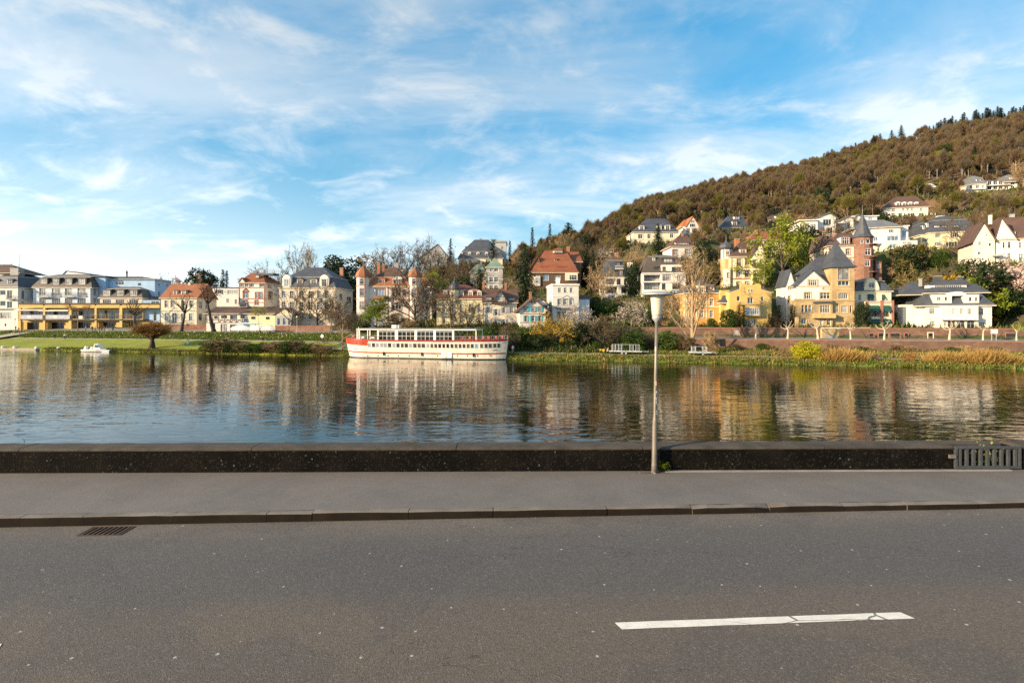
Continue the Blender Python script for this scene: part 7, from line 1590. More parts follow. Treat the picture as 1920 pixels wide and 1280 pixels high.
def hull_window(u, v0, u1, v1, gl):
    x0 = b.P(u, 350, 0)[0]; x1 = b.P(u1, 350, 0)[0]; xm = (x0 + x1) / 2; d = (dk(xm) - zdk) * .7; z1 = b.P(950, v0, 0)[1] + d; z0 = b.P(950, v1, 0)[1] + d; mb = MB()
    A = lambda x, z, o: side(x, z, o)
    w = .045
    for xa, xb, za, zb in ((x0 - w, x0, z0 - w, z1 + w), (x1, x1 + w, z0 - w, z1 + w), (x0, x1, z0 - w, z0), (x0, x1, z1, z1 + w)): mb.poly([A(xa, za, .035), A(xb, za, .035), A(xb, zb, .035), A(xa, zb, .035)])
    wo = mb.build('cabin_window', 'boat_white', b.root); MB().poly([A(x0, z0, .02), A(x1, z0, .02), A(x1, z1, .02), A(x0, z1, .02)]).build('pane', gl, wo)
ru = random.Random(3); us = [(296, 330), (342, 378), (388, 422), (434, 468), (476, 510), (522, 560), (572, 608), (618, 654), (668, 700), (710, 748), (760, 794), (806, 846), (856, 893), (902, 941), (955, 988), (1000, 1033), (1044, 1078), (1088, 1122), (1134, 1167), (1180, 1212), (1226, 1260), (1272, 1306), (1318, 1350), (1362, 1396), (1408, 1443), (1455, 1488), (1500, 1532), (1556, 1588), (1604, 1636), (1648, 1680), (1694, 1726), (1738, 1766)]
for i, (a, c) in enumerate(us): hull_window(a, 325, c, 372, 'boat_blue' if i == 26 else 'cabin_blind' if i in (0, 2, 3, 4, 6, 10, 14) else 'g_clear' if i % 3 else 'g_warm')
for u in (288, 404, 518, 632, 755, 1076, 1300, 1413, 1524, 1660):
    x, z = b.P(u, 461, 0); c = side(x, z, .03); mb = MB(); mb.poly([(c[0] + .17 * math.cos(a * PI / 5), c[1], c[2] + .17 * math.sin(a * PI / 5)) for a in range(10)], 0); mb.poly([(c[0] + .12 * math.cos(a * PI / 5), c[1] - .012, c[2] + .12 * math.sin(a * PI / 5)) for a in range(10)], 1); mb.build('porthole', ['t_grey', 'g_dark'], b.root)
for u in (160, 238): x, z = b.P(u, 316, 0); c = side(x, z + .05, .06); MB().poly([(c[0] + .17 * math.cos(a * PI / 5), c[1], c[2] + .17 * math.sin(a * PI / 5)) for a in range(10)]).build('porthole', 'hull_dark', b.root)
for u, u1 in ((1122, 1176), (1182, 1238)):
    x0, z1 = b.P(u, 428, 0); x1, z0 = b.P(u1, 486, 0); y = side((x0 + x1) / 2, 1)[1] - .16; d_ = MB().box(x0, x1, y, y + .14, z0, z1).build('side_door', 'boat_white', b.root); mb = MB()
    for k in range(3): mb.box(x0 + .3 + .06 * k, x1 - .28 + .05 * k, y - .006, y - .001, z1 - .42 - .16 * k, z1 - .34 - .16 * k)
    mb.build('faded_lettering', 'shell_blue', d_)
# name mark at the right end and mooring fairleads
for u, v in ((148, 384), (1715, 402)):
    mb = MB(); x, z = b.P(u, v, 0)
    for k in range(4): c = side(x - .42 + .28 * k, z + .08 * (1 - abs(k - 1.5)), .04); mb.box(c[0] - .12, c[0] + .12, c[1] - .01, c[1] + .01, c[2] - .07, c[2] + .05)
    mb.build('fairlead', 'hull_dark', b.root)
mb = MB()
for k in range(4): x, z = b.P(1785 + 12 * k, 328, 0); c = side(x, z + .18, .03); mb.bar((c[0] - .12, c[1], c[2] - .2), (c[0] + .1, c[1], c[2] + .2), .02, .05)
mb.build('name_lettering', 't_grey', b.root)
# upper deck pavilion
FY = .35; zf = zdk + .02
def bx(u0, u1, v0, v1, y0, y1, mat, name, parent=None, zz=None):
    x0, z1 = b.P(u0, v0, FY); x1, z0 = b.P(u1, v1, FY); return MB().box(x0, x1, y0, y1, zz if zz is not None else z0, z1).build(name, mat, parent or b.root)
roofo = bx(172, 1520, 160, 176, FY - .15, 2 * YC - FY + .15, 'boat_white', 'deck_roof'); bx(168, 1524, 152, 159.8, FY - .22, 2 * YC - FY + .22, 't_grey', 'roof_edge', roofo); bx(535, 590, 115, 151, 1.6, 3.2, 'w_paleblue', 'roof_unit', roofo); bx(592, 612, 118, 151, 1.8, 2.8, 'boat_white', 'roof_vent', roofo)
for yy in (FY, 2 * YC - FY - .12):
    for u0, u1 in ((172, 180), (198, 208), (402, 420), (604, 636), (825, 850), (1038, 1062), (1248, 1268), (1510, 1519)): bx(u0, u1, 176, 300, yy, yy + .12, 'boat_white', 'post', zz=zf)
    for u0, u1 in ((420, 604), (636, 825), (850, 1038), (1062, 1248)):
        x0, z1 = b.P(u0, 184, FY); x1 = b.P(u1, 184, FY)[0]; mb = MB()
        for k in range(5): x = x0 + (x1 - x0) * k / 4; w = .022 if k % 2 else .04; mb.box(x - w, x + w, yy + .02, yy + .09, zf, z1)
        mb.box(x0, x1, yy + .025, yy + .085, z1 - .09, z1); mb.box(x0, x1, yy + .025, yy + .085, zf, zf + .12); mb.box(x0, x1, yy + .02, yy + .09, zf + 1.0, zf + 1.06)
        fr = mb.build('glazing', 'boat_white', b.root)
        if yy < 1: MB().poly([(x0, yy + .055, zf), (x1, yy + .055, zf), (x1, yy + .055, z1), (x0, yy + .055, z1)]).build('pane', 'g_dark', fr)
# rails
for u0, u1 in ((60, 410), (1258, 1836)):
    mb = MB(); x0 = b.P(u0, 300, 0)[0]; x1 = b.P(u1, 300, 0)[0]; n = int((x1 - x0) / .8)
    for sgn in (1, -1):
        pts = []
        for k in range(n + 1): x = x0 + (x1 - x0) * k / n; p = side(x, dk(x)); y = p[1] + .12; pts.append((p[0], y if sgn > 0 else 2 * YC - y, p[2]))
        for k in range(n + 1): mb.bar(pts[k], (pts[k][0], pts[k][1], pts[k][2] + 1.0), .035)
        for k in range(n):
            for hz in (.5, 1.0): mb.bar((pts[k][0], pts[k][1], pts[k][2] + hz), (pts[k + 1][0], pts[k + 1][1], pts[k + 1][2] + hz), .03 if hz < 1 else .05)
    mb.build('deck_railing', 't_grey', b.root)
x, z = b.P(158, 112, FY); MB().tube([(x, 1.6, zf), (x, 1.6, zf + 1.5), (x + .1, 1.6, z - .5)], [.16, .12, .08], 7).build('ensign_staff', 'boat_white', b.root)
for u0, v0, u1, v1, nm in ((70, 300, -40, 392, 'mooring_rope'), (1835, 320, 1905, 430, 'mooring_rope')):
    x, z = b.P(u0, v0, 1.0); x2, z2 = b.P(u1, v1, 5.0); MB().tube([(x, 1.5, z), ((x + x2) / 2, 3.0, (z + z2) / 2 - .25), (x2, 5.0, z2)], .035, 5).build(nm, 't_grey', b.root)
for u in (470, 900, 1480): x, z = b.P(u, 410, 0); c = side(x, .9, .14); MB().lathe([(.05, .45), (.16, .6), (.17, 1.1), (.06, 1.28)], 8, (c[0], c[1])).build('fender', 'hull_dark', b.root)
def chair_at(x, y, z, rz, first=[None]):
    if first[0] is None:
        e = empty('deck_chair', (0, 0, 0)); MB().box(-.24, .24, -.24, .24, .42, .47).build('seat', 'chair_red', e); MB().box(-.24, .24, .2, .25, .47, .95).build('backrest', 'chair_red', e)
        for sx in (-.21, .21):
            for sy in (-.21, .21): MB().box(sx - .02, sx + .02, sy - .02, sy + .02, 0, .42).build('leg', 'chair_red', e)
        first[0] = e; o = e
    else:
        o = first[0].copy(); COL.objects.link(o)
        for c in first[0].children: d = c.copy(); COL.objects.link(d); d.parent = o
    o.location = b.root.matrix_basis @ Vector((x, y, z)); o.rotation_euler = (0, 0, b.rot + rz); return o
bpy.context.view_layer.update()
for i in range(16):
    left = i < 5; u = (80, 130, 200, 270, 350)[i] if left else 1290 + (i - 5) * 48; x = b.P(u, 300, 0)[0]
    o = chair_at(x, YC - hb(x) * .55 + (i % 2) * .5, dk(x) + .03, (i % 3) * 1.4); tag(o, 'red chair on the %s open deck of the passenger boat, %s from the left' % (('left', ('first', 'second', 'third', 'fourth', 'fifth')[i]) if left else ('right', ('first', 'second', 'third', 'fourth', 'fifth', 'sixth', 'seventh', 'eighth', 'ninth', 'tenth', 'eleventh')[i - 5])), 'chair', 'red deck chairs at the %s end of the boat' % ('left' if left else 'right'))
for u, l in ((215, 'left'), (330, 'right')):
    x = b.P(u, 300, 0)[0]; e = empty('deck_table', b.root.matrix_basis @ Vector((x, YC - hb(x) * .6, dk(x) + .03)), b.rot); tag(e, 'white clothed table, %s of two on the open deck under the boat roof' % l, 'table'); MB().box(-.5, .5, -.5, .5, .70, .75).build('tabletop', 'boat_white', e); MB().lathe([(.25, 0), (.05, .06), (.05, .70)], 8).build('pedestal', 't_grey', e); MB().extrude([(-.52, .45), (.52, .45), (.52, .76), (-.52, .76)], -.53, -.51).build('tablecloth', 't_white', e)

# ------------------------------------------------------------------ people
for n_, c_ in (('skin', (.55, .33, .23)), ('hair_dark', (.03, .022, .016)), ('cloth_black', (.018, .018, .022)), ('cloth_white', (.72, .70, .68)), ('cloth_red', (.35, .04, .04)), ('cloth_blue', (.05, .08, .18)), ('cloth_grey', (.16, .16, .17)), ('cloth_pink', (.62, .36, .30)), ('cloth_tan', (.32, .24, .16)), ('cloth_yellow', (.65, .45, .05)), ('denim', (.07, .10, .17))): pmat(n_, c_, .1, 6, .85)
def body_mesh(name, J, E, Rr):
    me = bpy.data.meshes.new(name + '_rig'); me.from_pydata(J, E, []); o = bpy.data.objects.new(name + '_rig', me); COL.objects.link(o)
    m = o.modifiers.new('skin', 'SKIN'); m.use_smooth_shade = True
    if not me.skin_vertices: bpy.context.view_layer.objects.active = o
    sv = me.skin_vertices[0].data
    for i, r_ in enumerate(Rr): sv[i].radius = (r_ if isinstance(r_, tuple) else (r_, r_))
    sv[0].use_root = True; s_ = o.modifiers.new('sub', 'SUBSURF'); s_.levels = 1; s_.render_levels = 1
    dg = bpy.context.evaluated_depsgraph_get(); out = bpy.data.meshes.new_from_object(o.evaluated_get(dg)); bpy.data.objects.remove(o); out.name = name; return out
def figure(pose):
    if pose == 'walk': legs = [(-.10, -.02, .90), (-.11, -.16, .50), (-.11, -.10, .09), (-.11, -.26, .04), (.10, .02, .90), (.11, .10, .50), (.11, .34, .12), (.11, .22, .03)]
    elif pose == 'crouch': legs = [(-.12, .05, .42), (-.16, -.38, .50), (-.14, -.10, .10), (-.14, -.26, .04), (.12, .05, .42), (.16, -.36, .48), (.14, -.06, .10), (.14, -.22, .04)]
    else: legs = [(-.10, 0, .90), (-.11, -.02, .49), (-.11, .03, .09), (-.12, -.13, .04), (.10, 0, .90), (.11, -.03, .49), (.12, .03, .09), (.13, -.13, .04)]
    dz = -.46 if pose == 'crouch' else 0; fy = -.16 if pose == 'crouch' else -.02
    J = [(0, .04 if pose == 'crouch' else 0, .96 + dz), (0, fy * .4, 1.18 + dz), (0, fy, 1.40 + dz), (0, fy * 1.3, 1.50 + dz), (0, fy * 1.6 - .01, 1.60 + dz), (0, fy * 1.6 - .02, 1.73 + dz), (-.19, fy, 1.40 + dz), (-.25, fy - .03, 1.14 + dz), (-.24, fy - .16, .92 + dz), (-.24, fy - .20, .84 + dz), (.19, fy, 1.40 + dz), (.25, fy - .02, 1.14 + dz), (.23, fy - .10, .91 + dz), (.23, fy - .14, .83 + dz)] + legs
    E = [(0, 1), (1, 2), (2, 3), (3, 4), (4, 5), (2, 6), (6, 7), (7, 8), (8, 9), (2, 10), (10, 11), (11, 12), (12, 13), (0, 14), (14, 15), (15, 16), (16, 17), (0, 18), (18, 19), (19, 20), (20, 21)]
    Rr = [(.15, .11), (.15, .105), (.15, .105), .055, (.085, .095), (.07, .08), .07, .05, .038, .035, .07, .05, .038, .035, .095, .065, .045, .04, .095, .065, .045, .04]
    me = body_mesh('person_' + pose, J, E, Rr); hip = .98 + dz
    for k in ('cloth_black',) * 4: me.materials.append(MATS[k])
    for p in me.polygons:
        c = p.center; z = c.z - dz
        p.material_index = 3 if z > 1.60 and c.y > fy * 1.6 - .06 or z > 1.74 else 2 if z > 1.50 or (z < .92 and abs(c.x) > .2 and z > .7 and pose != 'crouch') else 0 if z > .98 else 1
        p.use_smooth = True
    return me
FIG = {k: figure(k) for k in ('stand', 'walk', 'crouch')}
def person(pose, px, t, rz, top, legs, label, hair='hair_dark', h=1.0, dt=0, group=None):
    Y = depth_at(px, t); X = (px - 960) / F * Y; o = link('person', FIG[pose], None, (X, Y, gz(X, Y)), rz); o.scale = (h, h, h); tag(o, label, 'person', group)
    for i, m in enumerate((top, legs, 'skin', hair)): o.material_slots[i].link = 'OBJECT'; o.material_slots[i].material = MATS[m]
    return o
person('walk', 103, 12.2, 1.2, 'cloth_black', 'cloth_black', 'person in black walking on the lawn, left of two'); person('stand', 121.5, 12.2, .4, 'cloth_white', 'cloth_black', 'person with white top and black trousers on the lawn, right of two')
for i, (px, tp, lg, lb) in enumerate(((161, 'cloth_grey', 'denim', 'grey jacket at the left of the restaurant crowd'), (173, 'cloth_black', 'cloth_black', 'black beside the yellow pillar, left one'), (178.5, 'cloth_tan', 'cloth_black', 'tan jacket beside the yellow pillar'), (186, 'cloth_black', 'denim', 'black coat before the dark window'), (191, 'cloth_red', 'cloth_black', 'red top in the restaurant crowd'), (195.5, 'cloth_red', 'denim', 'red top and jeans in the restaurant crowd'), (200.5, 'cloth_blue', 'cloth_white', 'dark blue top and pale trousers before the light shutter'), (211.5, 'cloth_black', 'cloth_black', 'black standing right of the light shutter'))): person('stand', px, 21.5 + (i % 3) * .7, i * 1.1, tp, lg, 'person in ' + lb)
person('stand', 29.5, 21.5, 2.0, 'cloth_black', 'denim', 'person in black at the top of the slipway at the far left'); person('crouch', 35, 20.6, .5, 'cloth_pink', 'cloth_grey', 'person crouching in pink at the top of the slipway'); person('crouch', 493, 12.5, .2, 'cloth_black', 'cloth_black', 'person in black sitting on the grass below the boathouse'); person('stand', 307, 22.2, 1.4, 'cloth_blue', 'cloth_black', 'person in dark blue beside the bicycle and white car')
person('crouch', 1138.5, 8.0, 1.2, 'cloth_pink', 'cloth_pink', 'person in pink bending beside the boat trailer'); person('stand', 961.5, 5.5, .3, 'cloth_white', 'cloth_pink', 'person in white standing on the bank right of the boat')

# ------------------------------------------------------------------ small things on the far bank
def at_bank(name, label, cat, px, t, rz=0.0, dz=0.0, z=None, group=None):
    Y = depth_at(px, t); X = (px - 960) / F * Y; e = empty(name, (X, Y, (gz(X, Y) if z is None else z) + dz), math.atan(BK_B) + rz); tag(e, label, cat, group); return e
def wheel(parent, x, y, z, r=.3, w=.18):
    wv = MB(); wv.tube([(x, y - w / 2, z), (x, y + w / 2, z)], r, 12); wo = wv.build('wheel', 'tyre', parent); MB().tube([(x, y - w / 2 - .01, z), (x, y + w / 2 + .01, z)], r * .55, 8).build('rim', 'zinc', wo)
def trailer(px, t, L, label, racks, rh, two):
    e = at_bank('boat_trailer', label, 'trailer', px, t)
    MB().box(-L / 2, L / 2, -.9, .9, .62, .72).build('bed', 'zinc', e)
    for y in (-.92, .92): MB().box(-L / 2 - .01, L / 2 + .01, y - .03, y + .03, .56, .78).build('side_rail', 'zinc', e)
    MB().bar((L / 2, -.5, .66), (L / 2 + 1.3, 0, .6), .1).bar((L / 2, .5, .66), (L / 2 + 1.3, 0, .6), .1).build('drawbar', 'zinc', e)
    for x in ((-.4, .4) if two else (.8,)):
        for y in (-1.0, 1.0): wheel(e, x - .3, y, .32, .32)
    for x in racks:
        mb = MB()
        for y in (-.8, .8): mb.bar((x - .35, y, .72), (x - .35, y, .72 + rh), .08); mb.bar((x + .35, y, .72), (x + .35, y, .72 + rh), .08)
        for k in range(1, 5): z = .72 + rh * k / 4; mb.bar((x - .35, -1.0, z), (x - .35, 1.0, z), .07); mb.bar((x + .35, -1.0, z), (x + .35, 1.0, z), .07); mb.bar((x - .35, -.8, z), (x + .35, -.8, z), .06)
        mb.build('rack', 'zinc', e)
    if len(racks) > 1: MB().bar((racks[0], -.8, .74 + rh), (racks[-1], -.8, .74 + rh), .05).build('top_rail', 'zinc', e)
trailer(1173, 7.6, 6.6, 'grey metal boat trailer with tall ladder racks on the bank left of the lamp post', (-2.4, -1.1, 1.2, 2.4), 1.35, True); trailer(1312, 7.8, 4.2, 'small grey boat trailer with low racks under the bare poplar', (-1.2, 0.9), 1.1, False)
e = at_bank('barrow', 'small yellow two wheeled barrow left of the boat trailer', 'barrow', 1129, 8.0); MB().extrude([(-.45, .35), (.4, .35), (.55, .8), (-.55, .8)], -.3, .3).build('tub', 'cloth_yellow', e); wheel(e, 0, -.35, .25, .25, .08); wheel(e, 0, .35, .25, .25, .08); MB().bar((-.5, 0, .7), (-1.1, 0, .9), .05).build('handle', 't_dark', e)
# white motor boat at the quay
e = at_bank('motor_boat', 'small white motor boat with tinted windscreen at the left quay', 'boat', 178, -1.5, .12, z=0.0); mb = MB(); st_ = [(-3.3, .75, .62), (-1.5, .95, .60), (1.0, .9, .66), (2.4, .55, .76), (3.3, .05, .9)]; rg = []
for x, w, h_ in st_: rg.append([(x, -w, h_), (x, -w * .85, .15), (x, -w * .3, -.25), (x, w * .3, -.25), (x, w * .85, .15), (x, w, h_)])
for a, c in zip(rg[:-1], rg[1:]):
    for k in range(5): mb.poly([a[k], c[k], c[k + 1], a[k + 1]])
    mb.poly([a[0], c[0], c[5], a[5]])
mb.poly(rg[0]); mb.build('hull', 'boat_white', e); MB().extrude([(.3, .65), (2.3, .7), (1.9, .9), (1.4, 1.9), (.4, 2.0), (.2, 1.0)], -.6, .6).build('cabin', 'boat_white', e); MB().extrude([(.5, 1.05), (1.75, 1.0), (1.45, 1.8), (.55, 1.85)], -.62, .62).build('windscreen', 'g_blue', e); MB().extrude([(-2.9, .6), (-2.4, .6), (-2.2, 1.4), (-2.5, 1.4)], -.35, .35).build('stern_seat', 'boat_white', e); MB().extrude([(-1.1, .6), (-.5, .6), (-.5, 1.2), (-.8, 1.25)], -.4, .4).build('helm_seat', 'boat_white', e); MB().tube([(.7, 0, 1.95), (.7, 0, 2.6)], .04, 5).build('mast_light', 'boat_white', e)
e = at_bank('rowing_dinghy', 'small dark dinghy moored right of the white motor boat', 'boat', 201, -1.2, .1, z=0.0); MB().extrude([(-1.2, .5), (1.2, .55), (.9, -.1), (-1.0, -.1)], -.5, .5).build('hull', 'zinc', e); MB().box(-.5, -.2, -.48, .48, .505, .54).build('thwart', 't_brown', e)
# quay edge on the left with bollards
x0, y0 = xy(-176, -.35); e = empty('landing_stage', (x0, y0, 0.0), math.atan(BK_B)); tag(e, 'low concrete landing edge along the left lawn', 'landing stage'); MB().box(0, 46, -.3, .5, -.6, .42).build('edge_beam', 'path_gravel', e)
for i, (px, lb) in enumerate(((6, 'at the left picture edge'), (28, 'second from the left edge'), (69, 'dull one left of the motor boat'), (110, 'bright one left of the motor boat'))): o = at_bank('mooring_block', 'white mooring block on the landing edge, ' + lb, 'bollard', px, .3); MB().lathe([(.45, -.1), (.45, .35), (.38, .5), (.2, .56)], 10).build('cap', 't_white', o); MB().lathe([(.5, -.3), (.5, -.101)], 10).build('base', 't_grey', o)
# slipway at the far left
mb = MB(); q = [xy(-172, .5), xy(-166, .5), xy(-160, 20), xy(-166, 20)]; mb.poly([(*p, float(ground(*st(*p))) + .06) for p in q]); tag(mb.build('slipway', 'path_gravel'), kind='structure')
# boats under covers and a rowing shell beside the boathouse
for i, (px, L) in enumerate(((452, 7.0), (484, 8.0), (503, 5.0))):
    e = at_bank('covered_boat', 'boat under a %s tarpaulin before the boathouse, %s of three' % (('grey', 'pale', 'grey')[i], ('left', 'middle', 'right')[i]), 'boat', px, 23 + .4 * i); rr_ = random.Random(i); mb = MB(); pr_ = []
    for k in range(9): f = k / 8; pr_.append([(-L / 2 + L * f, -.9 * math.sin(PI * (f * .9 + .05)) * math.cos(a) , .7 + (.35 + 1.0 * math.sin(PI * (f * .8 + .1)) * (1 + rr_.uniform(-.12, .12))) * math.sin(a)) for a in (0, .6, 1.2, PI - 1.2, PI - .6, PI)])
    for a, c in zip(pr_[:-1], pr_[1:]):
        for k in range(5): mb.poly([a[k], c[k], c[k + 1], a[k + 1]])
        mb.poly([a[0], a[5], c[5], c[0]])
    mb.build('tarpaulin', 'tarp', e, True); MB().box(-L * .4, L * .4, -.7, .7, .5, .6).build('trailer_bed', 'zinc', e); wheel(e, 0, -.8, .3); wheel(e, 0, .8, .3)
e = at_bank('rowing_shell', 'long pale blue rowing shell on a stand before the boathouse', 'boat', 468, 24.6); MB().tube([(-4.8, 0, 2.6), (-3, 0, 2.55), (0, 0, 2.5), (3, 0, 2.55), (4.8, 0, 2.6)], [.03, .2, .27, .2, .03], 8).build('hull', 'shell_blue', e); MB().bar((-2, 0, 0), (-2, 0, 2.4), .09).bar((2, 0, 0), (2, 0, 2.4), .09).build('stand', 't_dark', e)
# white car and bicycle
e = at_bank('parked_car', 'small white parked car right of the restaurant', 'car', 293, 23.5); MB().extrude([(-1.9, .35), (1.9, .35), (1.92, .7), (1.2, .85), (.6, 1.38), (-.9, 1.42), (-1.7, .95), (-1.95, .8)], -.8, .8).build('body', 'car_white', e); MB().extrude([(-.85, .92), (.95, .9), (.52, 1.3), (-.75, 1.33)], -.81, .81).build('side_window', 'g_dark', e)
for x in (-1.2, 1.2):
    for y in (-.76, .76): wheel(e, x, y, .31, .31)
for y in (-.6, .6): MB().lathe([(.1, -.02), (.1, .02)], 8, (1.9, y)).build('headlight', 'g_curtain', e).location = (0.0, 0, .7)
e = at_bank('bicycle', 'dark bicycle beside the white car', 'bicycle', 304, 22.0); 
for x in (-.5, .5): mb = MB(); [mb.bar((x + .33 * math.cos(a * PI / 6), 0, .34 + .33 * math.sin(a * PI / 6)), (x + .33 * math.cos((a + 1) * PI / 6), 0, .34 + .33 * math.sin((a + 1) * PI / 6)), .04) for a in range(12)]; mb.build('wheel', 'tyre', e)
mb = MB(); [mb.bar(a, c, .04) for a, c in (((-.5, 0, .34), (-.15, 0, .85)), ((-.15, 0, .8), (.35, 0, .85)), ((0, 0, .35), (.35, 0, .85)), ((0, 0, .35), (-.15, 0, .85)), ((-.5, 0, .34), (0, 0, .35)), ((.5, 0, .34), (.35, 0, 1.0)))]; mb.build('frame', 'cloth_black', e); MB().box(-.28, -.04, -.07, .07, .9, .96).build('saddle', 'tyre', e); MB().bar((.33, -.28, 1.02), (.33, .28, 1.02), .03).build('handlebar', 'tyre', e)
# signs and posts
e = at_bank('round_sign', 'round white sign on a thin post at the right of the embankment', 'sign', 604, 11); MB().tube([(0, 0, 0), (0, 0, 2.2)], .04, 6).build('post', 'zinc', e); MB().tube([(0, -.03, 2.0), (0, .03, 2.0)], .42, 14).build('disc', 't_white', e)
e = at_bank('white_post', 'short white info post on the lawn left of the bank thicket', 'post', 352, 8); MB().box(-.2, .2, -.15, .15, 0, 1.4).build('pillar', 't_white', e); MB().box(-.25, .25, -.2, .2, 1.401, 1.5).build('cap', 't_grey', e)
for i, (px, t_, hh, lb) in enumerate(((557, 22.5, 4.2, 'slim park lamp before the mansard villa'), (28, 22, 3.6, 'slim park lamp at the far left by the white apartment block'))): e = at_bank('park_lamp', lb, 'lamp', px, t_); MB().tube([(0, 0, 0), (0, 0, hh)], [.07, .05], 6).build('pole', 'zinc', e); MB().lathe([(.06, hh), (.24, hh + .1), (.22, hh + .4), (.05, hh + .5)], 10).build('globe', 't_white', e)
e = at_bank('notice_board', 'white notice board on two posts on the upper street at the right', 'sign', 1864, 26.8); MB().box(-.6, .6, -.04, .04, 1.4, 2.3).build('board', 't_white', e)
for x in (-.4, .4): MB().box(x - .04, x + .04, .041, .1, 0, 2.2).build('post', 'zinc', e)

# ------------------------------------------------------------------ things on the near street
pmat('galvanised', (.20, .18, .150), .15, 5, .5, .2, 0, .35); pmat('lamp_cap', (.40, .40, .40), .1, 4, .5, 0, 0, .3); pmat('cast_iron', (.030, .027, .025), .2, 8, .7, .3); pmat('gate_steel', (.050, .056, .060), .2, 5, .55, .2); pmat('rusty', (.060, .036, .024), .3, 9, .85, .4); pmat('sticker_white', (.62, .62, .6), .2, 14, .6); pmat('sticker_dark', (.06, .06, .07), .2, 14, .6)
m, t, b_ = _new('lamp_diffuser'); p = geo(t); c = mix(t, rng(t, noise(t, mapping(t, p, (6, 6, 2)), 1.5, 4), .35, .7), (.60, .52, .40), (.68, .60, .48)); t.links.new(c, b_.inputs['Base Color']); b_.inputs['Roughness'].default_value = .35; b_.inputs['Subsurface Weight'].default_value = .25; b_.inputs['Subsurface Radius'].default_value = (.1, .08, .05)
LY = 10.0; lx = (1226.5 - 960) / F * LY
lp = empty('street_lamp', (lx, LY, PAVE_Z)); lp.rotation_euler = (0, R(.95), 0); tag(lp, 'tall grey street lamp with cream cone shade and flat cap on the pavement', 'street lamp')
pz = lambda y: CAM_Z + (HY - y) / F * LY - PAVE_Z
MB().tube([(0, 0, -.05), (0, 0, .02)], [.058, .058], 14).build('foot', 'mortar', lp)
smooth_all(MB().lathe([(.054, -.1), (.054, pz(872)), (.0535, pz(872) + .003), (.051, pz(866)), (.050, pz(792)), (.044, pz(786)), (.034, pz(780)), (.0335, pz(700)), (.031, pz(604))], 20).build('pole', 'galvanised', lp))
MB().lathe([(.054, pz(874)), (.0555, pz(873.5)), (.0555, pz(871)), (.054, pz(870.5))], 20).build('sleeve', 'galvanised', lp)
smooth_all(MB().lathe([(.032, pz(606)), (.045, pz(602)), (.086, pz(598)), (.090, pz(593)), (.088, pz(592))], 20).build('socket', 'lamp_cap', lp))
smooth_all(MB().lathe([(.088, pz(592)), (.094, pz(588)), (.112, pz(570)), (.130, pz(553)), (.131, pz(551.5))], 28).build('shade', 'lamp_diffuser', lp))
smooth_all(MB().lathe([(.14, pz(551.4)), (.290, pz(553.5)), (.293, pz(552.3)), (.27, pz(550.5)), (.20, pz(548)), (.10, pz(546.3)), (.03, pz(545.8))], 32).build('cap', 'lamp_cap', lp))
def sticker(y0, y1, r_, a0, a1, mat):
    mb = MB(); n = 5; z0, z1 = pz(y1), pz(y0)
    for k in range(n):
        a, c = a0 + (a1 - a0) * k / n, a0 + (a1 - a0) * (k + 1) / n; P = lambda q, z: (r_ * math.cos(q), r_ * math.sin(q), z); mb.poly([P(a, z0), P(c, z0), P(c, z1), P(a, z1)])
    mb.build('sticker', mat, lp)
sticker(714, 722, .0350, -1.9, -1.2, 'cloth_pink'); sticker(732, 748, .0350, -1.7, -.5, 'sticker_white'); sticker(737, 745, .0354, -1.6, -1.0, 'sticker_dark'); sticker(750, 757, .0352, -1.5, -.7, 'sticker_white'); sticker(768, 776, .0350, -1.3, -.6, 'sticker_white'); sticker(650, 658, .033, -2.6, -1.9, 'sticker_white')
# weed growing at the foot of the lamp
rs_ = np.random.RandomState(21); e = empty('weed', (lx + .2, 10.05, PAVE_Z)); tag(e, 'small green weed growing between lamp post and wall', 'plant')
for i in range(11):
    a = rs_.uniform(-.4, .4) * 2.2; h_ = rs_.uniform(.06, .24); mb = MB(); x = rs_.uniform(-.10, .16); y = rs_.uniform(-.03, .03); tip = (x + math.sin(a) * .06, y - rs_.uniform(.0, .06), h_)
    mb.tube([(x * .5, 0.02, -.01), (x, y, h_ * .6), tip], [.004, .003, .002], 4); mb.build('stem', 'leaf_green', e)
    for k in range(4):
        d = Vector((rs_.normal(), rs_.normal() - .6, rs_.uniform(-.1, .8))).normalized(); c = Vector(tip) * (.55 + .15 * k); s_ = d.cross(Vector((0, 0, 1))).normalized() * rs_.uniform(.014, .022); L_ = rs_.uniform(.04, .065); mb = MB(); n_ = s_.cross(d).normalized() * .006
        mb.poly([c, c + d * L_ * .35 + s_, c + d * L_ * .5 + n_ * 0, c]) if 0 else None
        mb.poly([c, c + d * L_ * .4 + s_ + n_, c + d * L_, c + d * L_ * .45]); mb.poly([c, c + d * L_ * .45, c + d * L_, c + d * L_ * .4 - s_ + n_]); mb.build('leaf', 'leaf_spring', e)
# fallen leaf litter at the lamp foot
rs2 = np.random.RandomState(4); n = 110; C = np.stack([lx - .05 + rs2.normal(size=n) * .13, 9.98 + np.abs(rs2.normal(size=n)) * .05 - .04, np.full(n, PAVE_Z + .008)], 1); V, Fc = leaves(rs2, C, .012); V[:, 2] = np.clip(V[:, 2], PAVE_Z + .002, PAVE_Z + .02); o = link('leaf_litter', mesh_np('leaf_litter', V, Fc, ['twig_brown'])); tag(o, 'dry leaf crumbs at the foot of the lamp post', 'litter', kind='stuff')
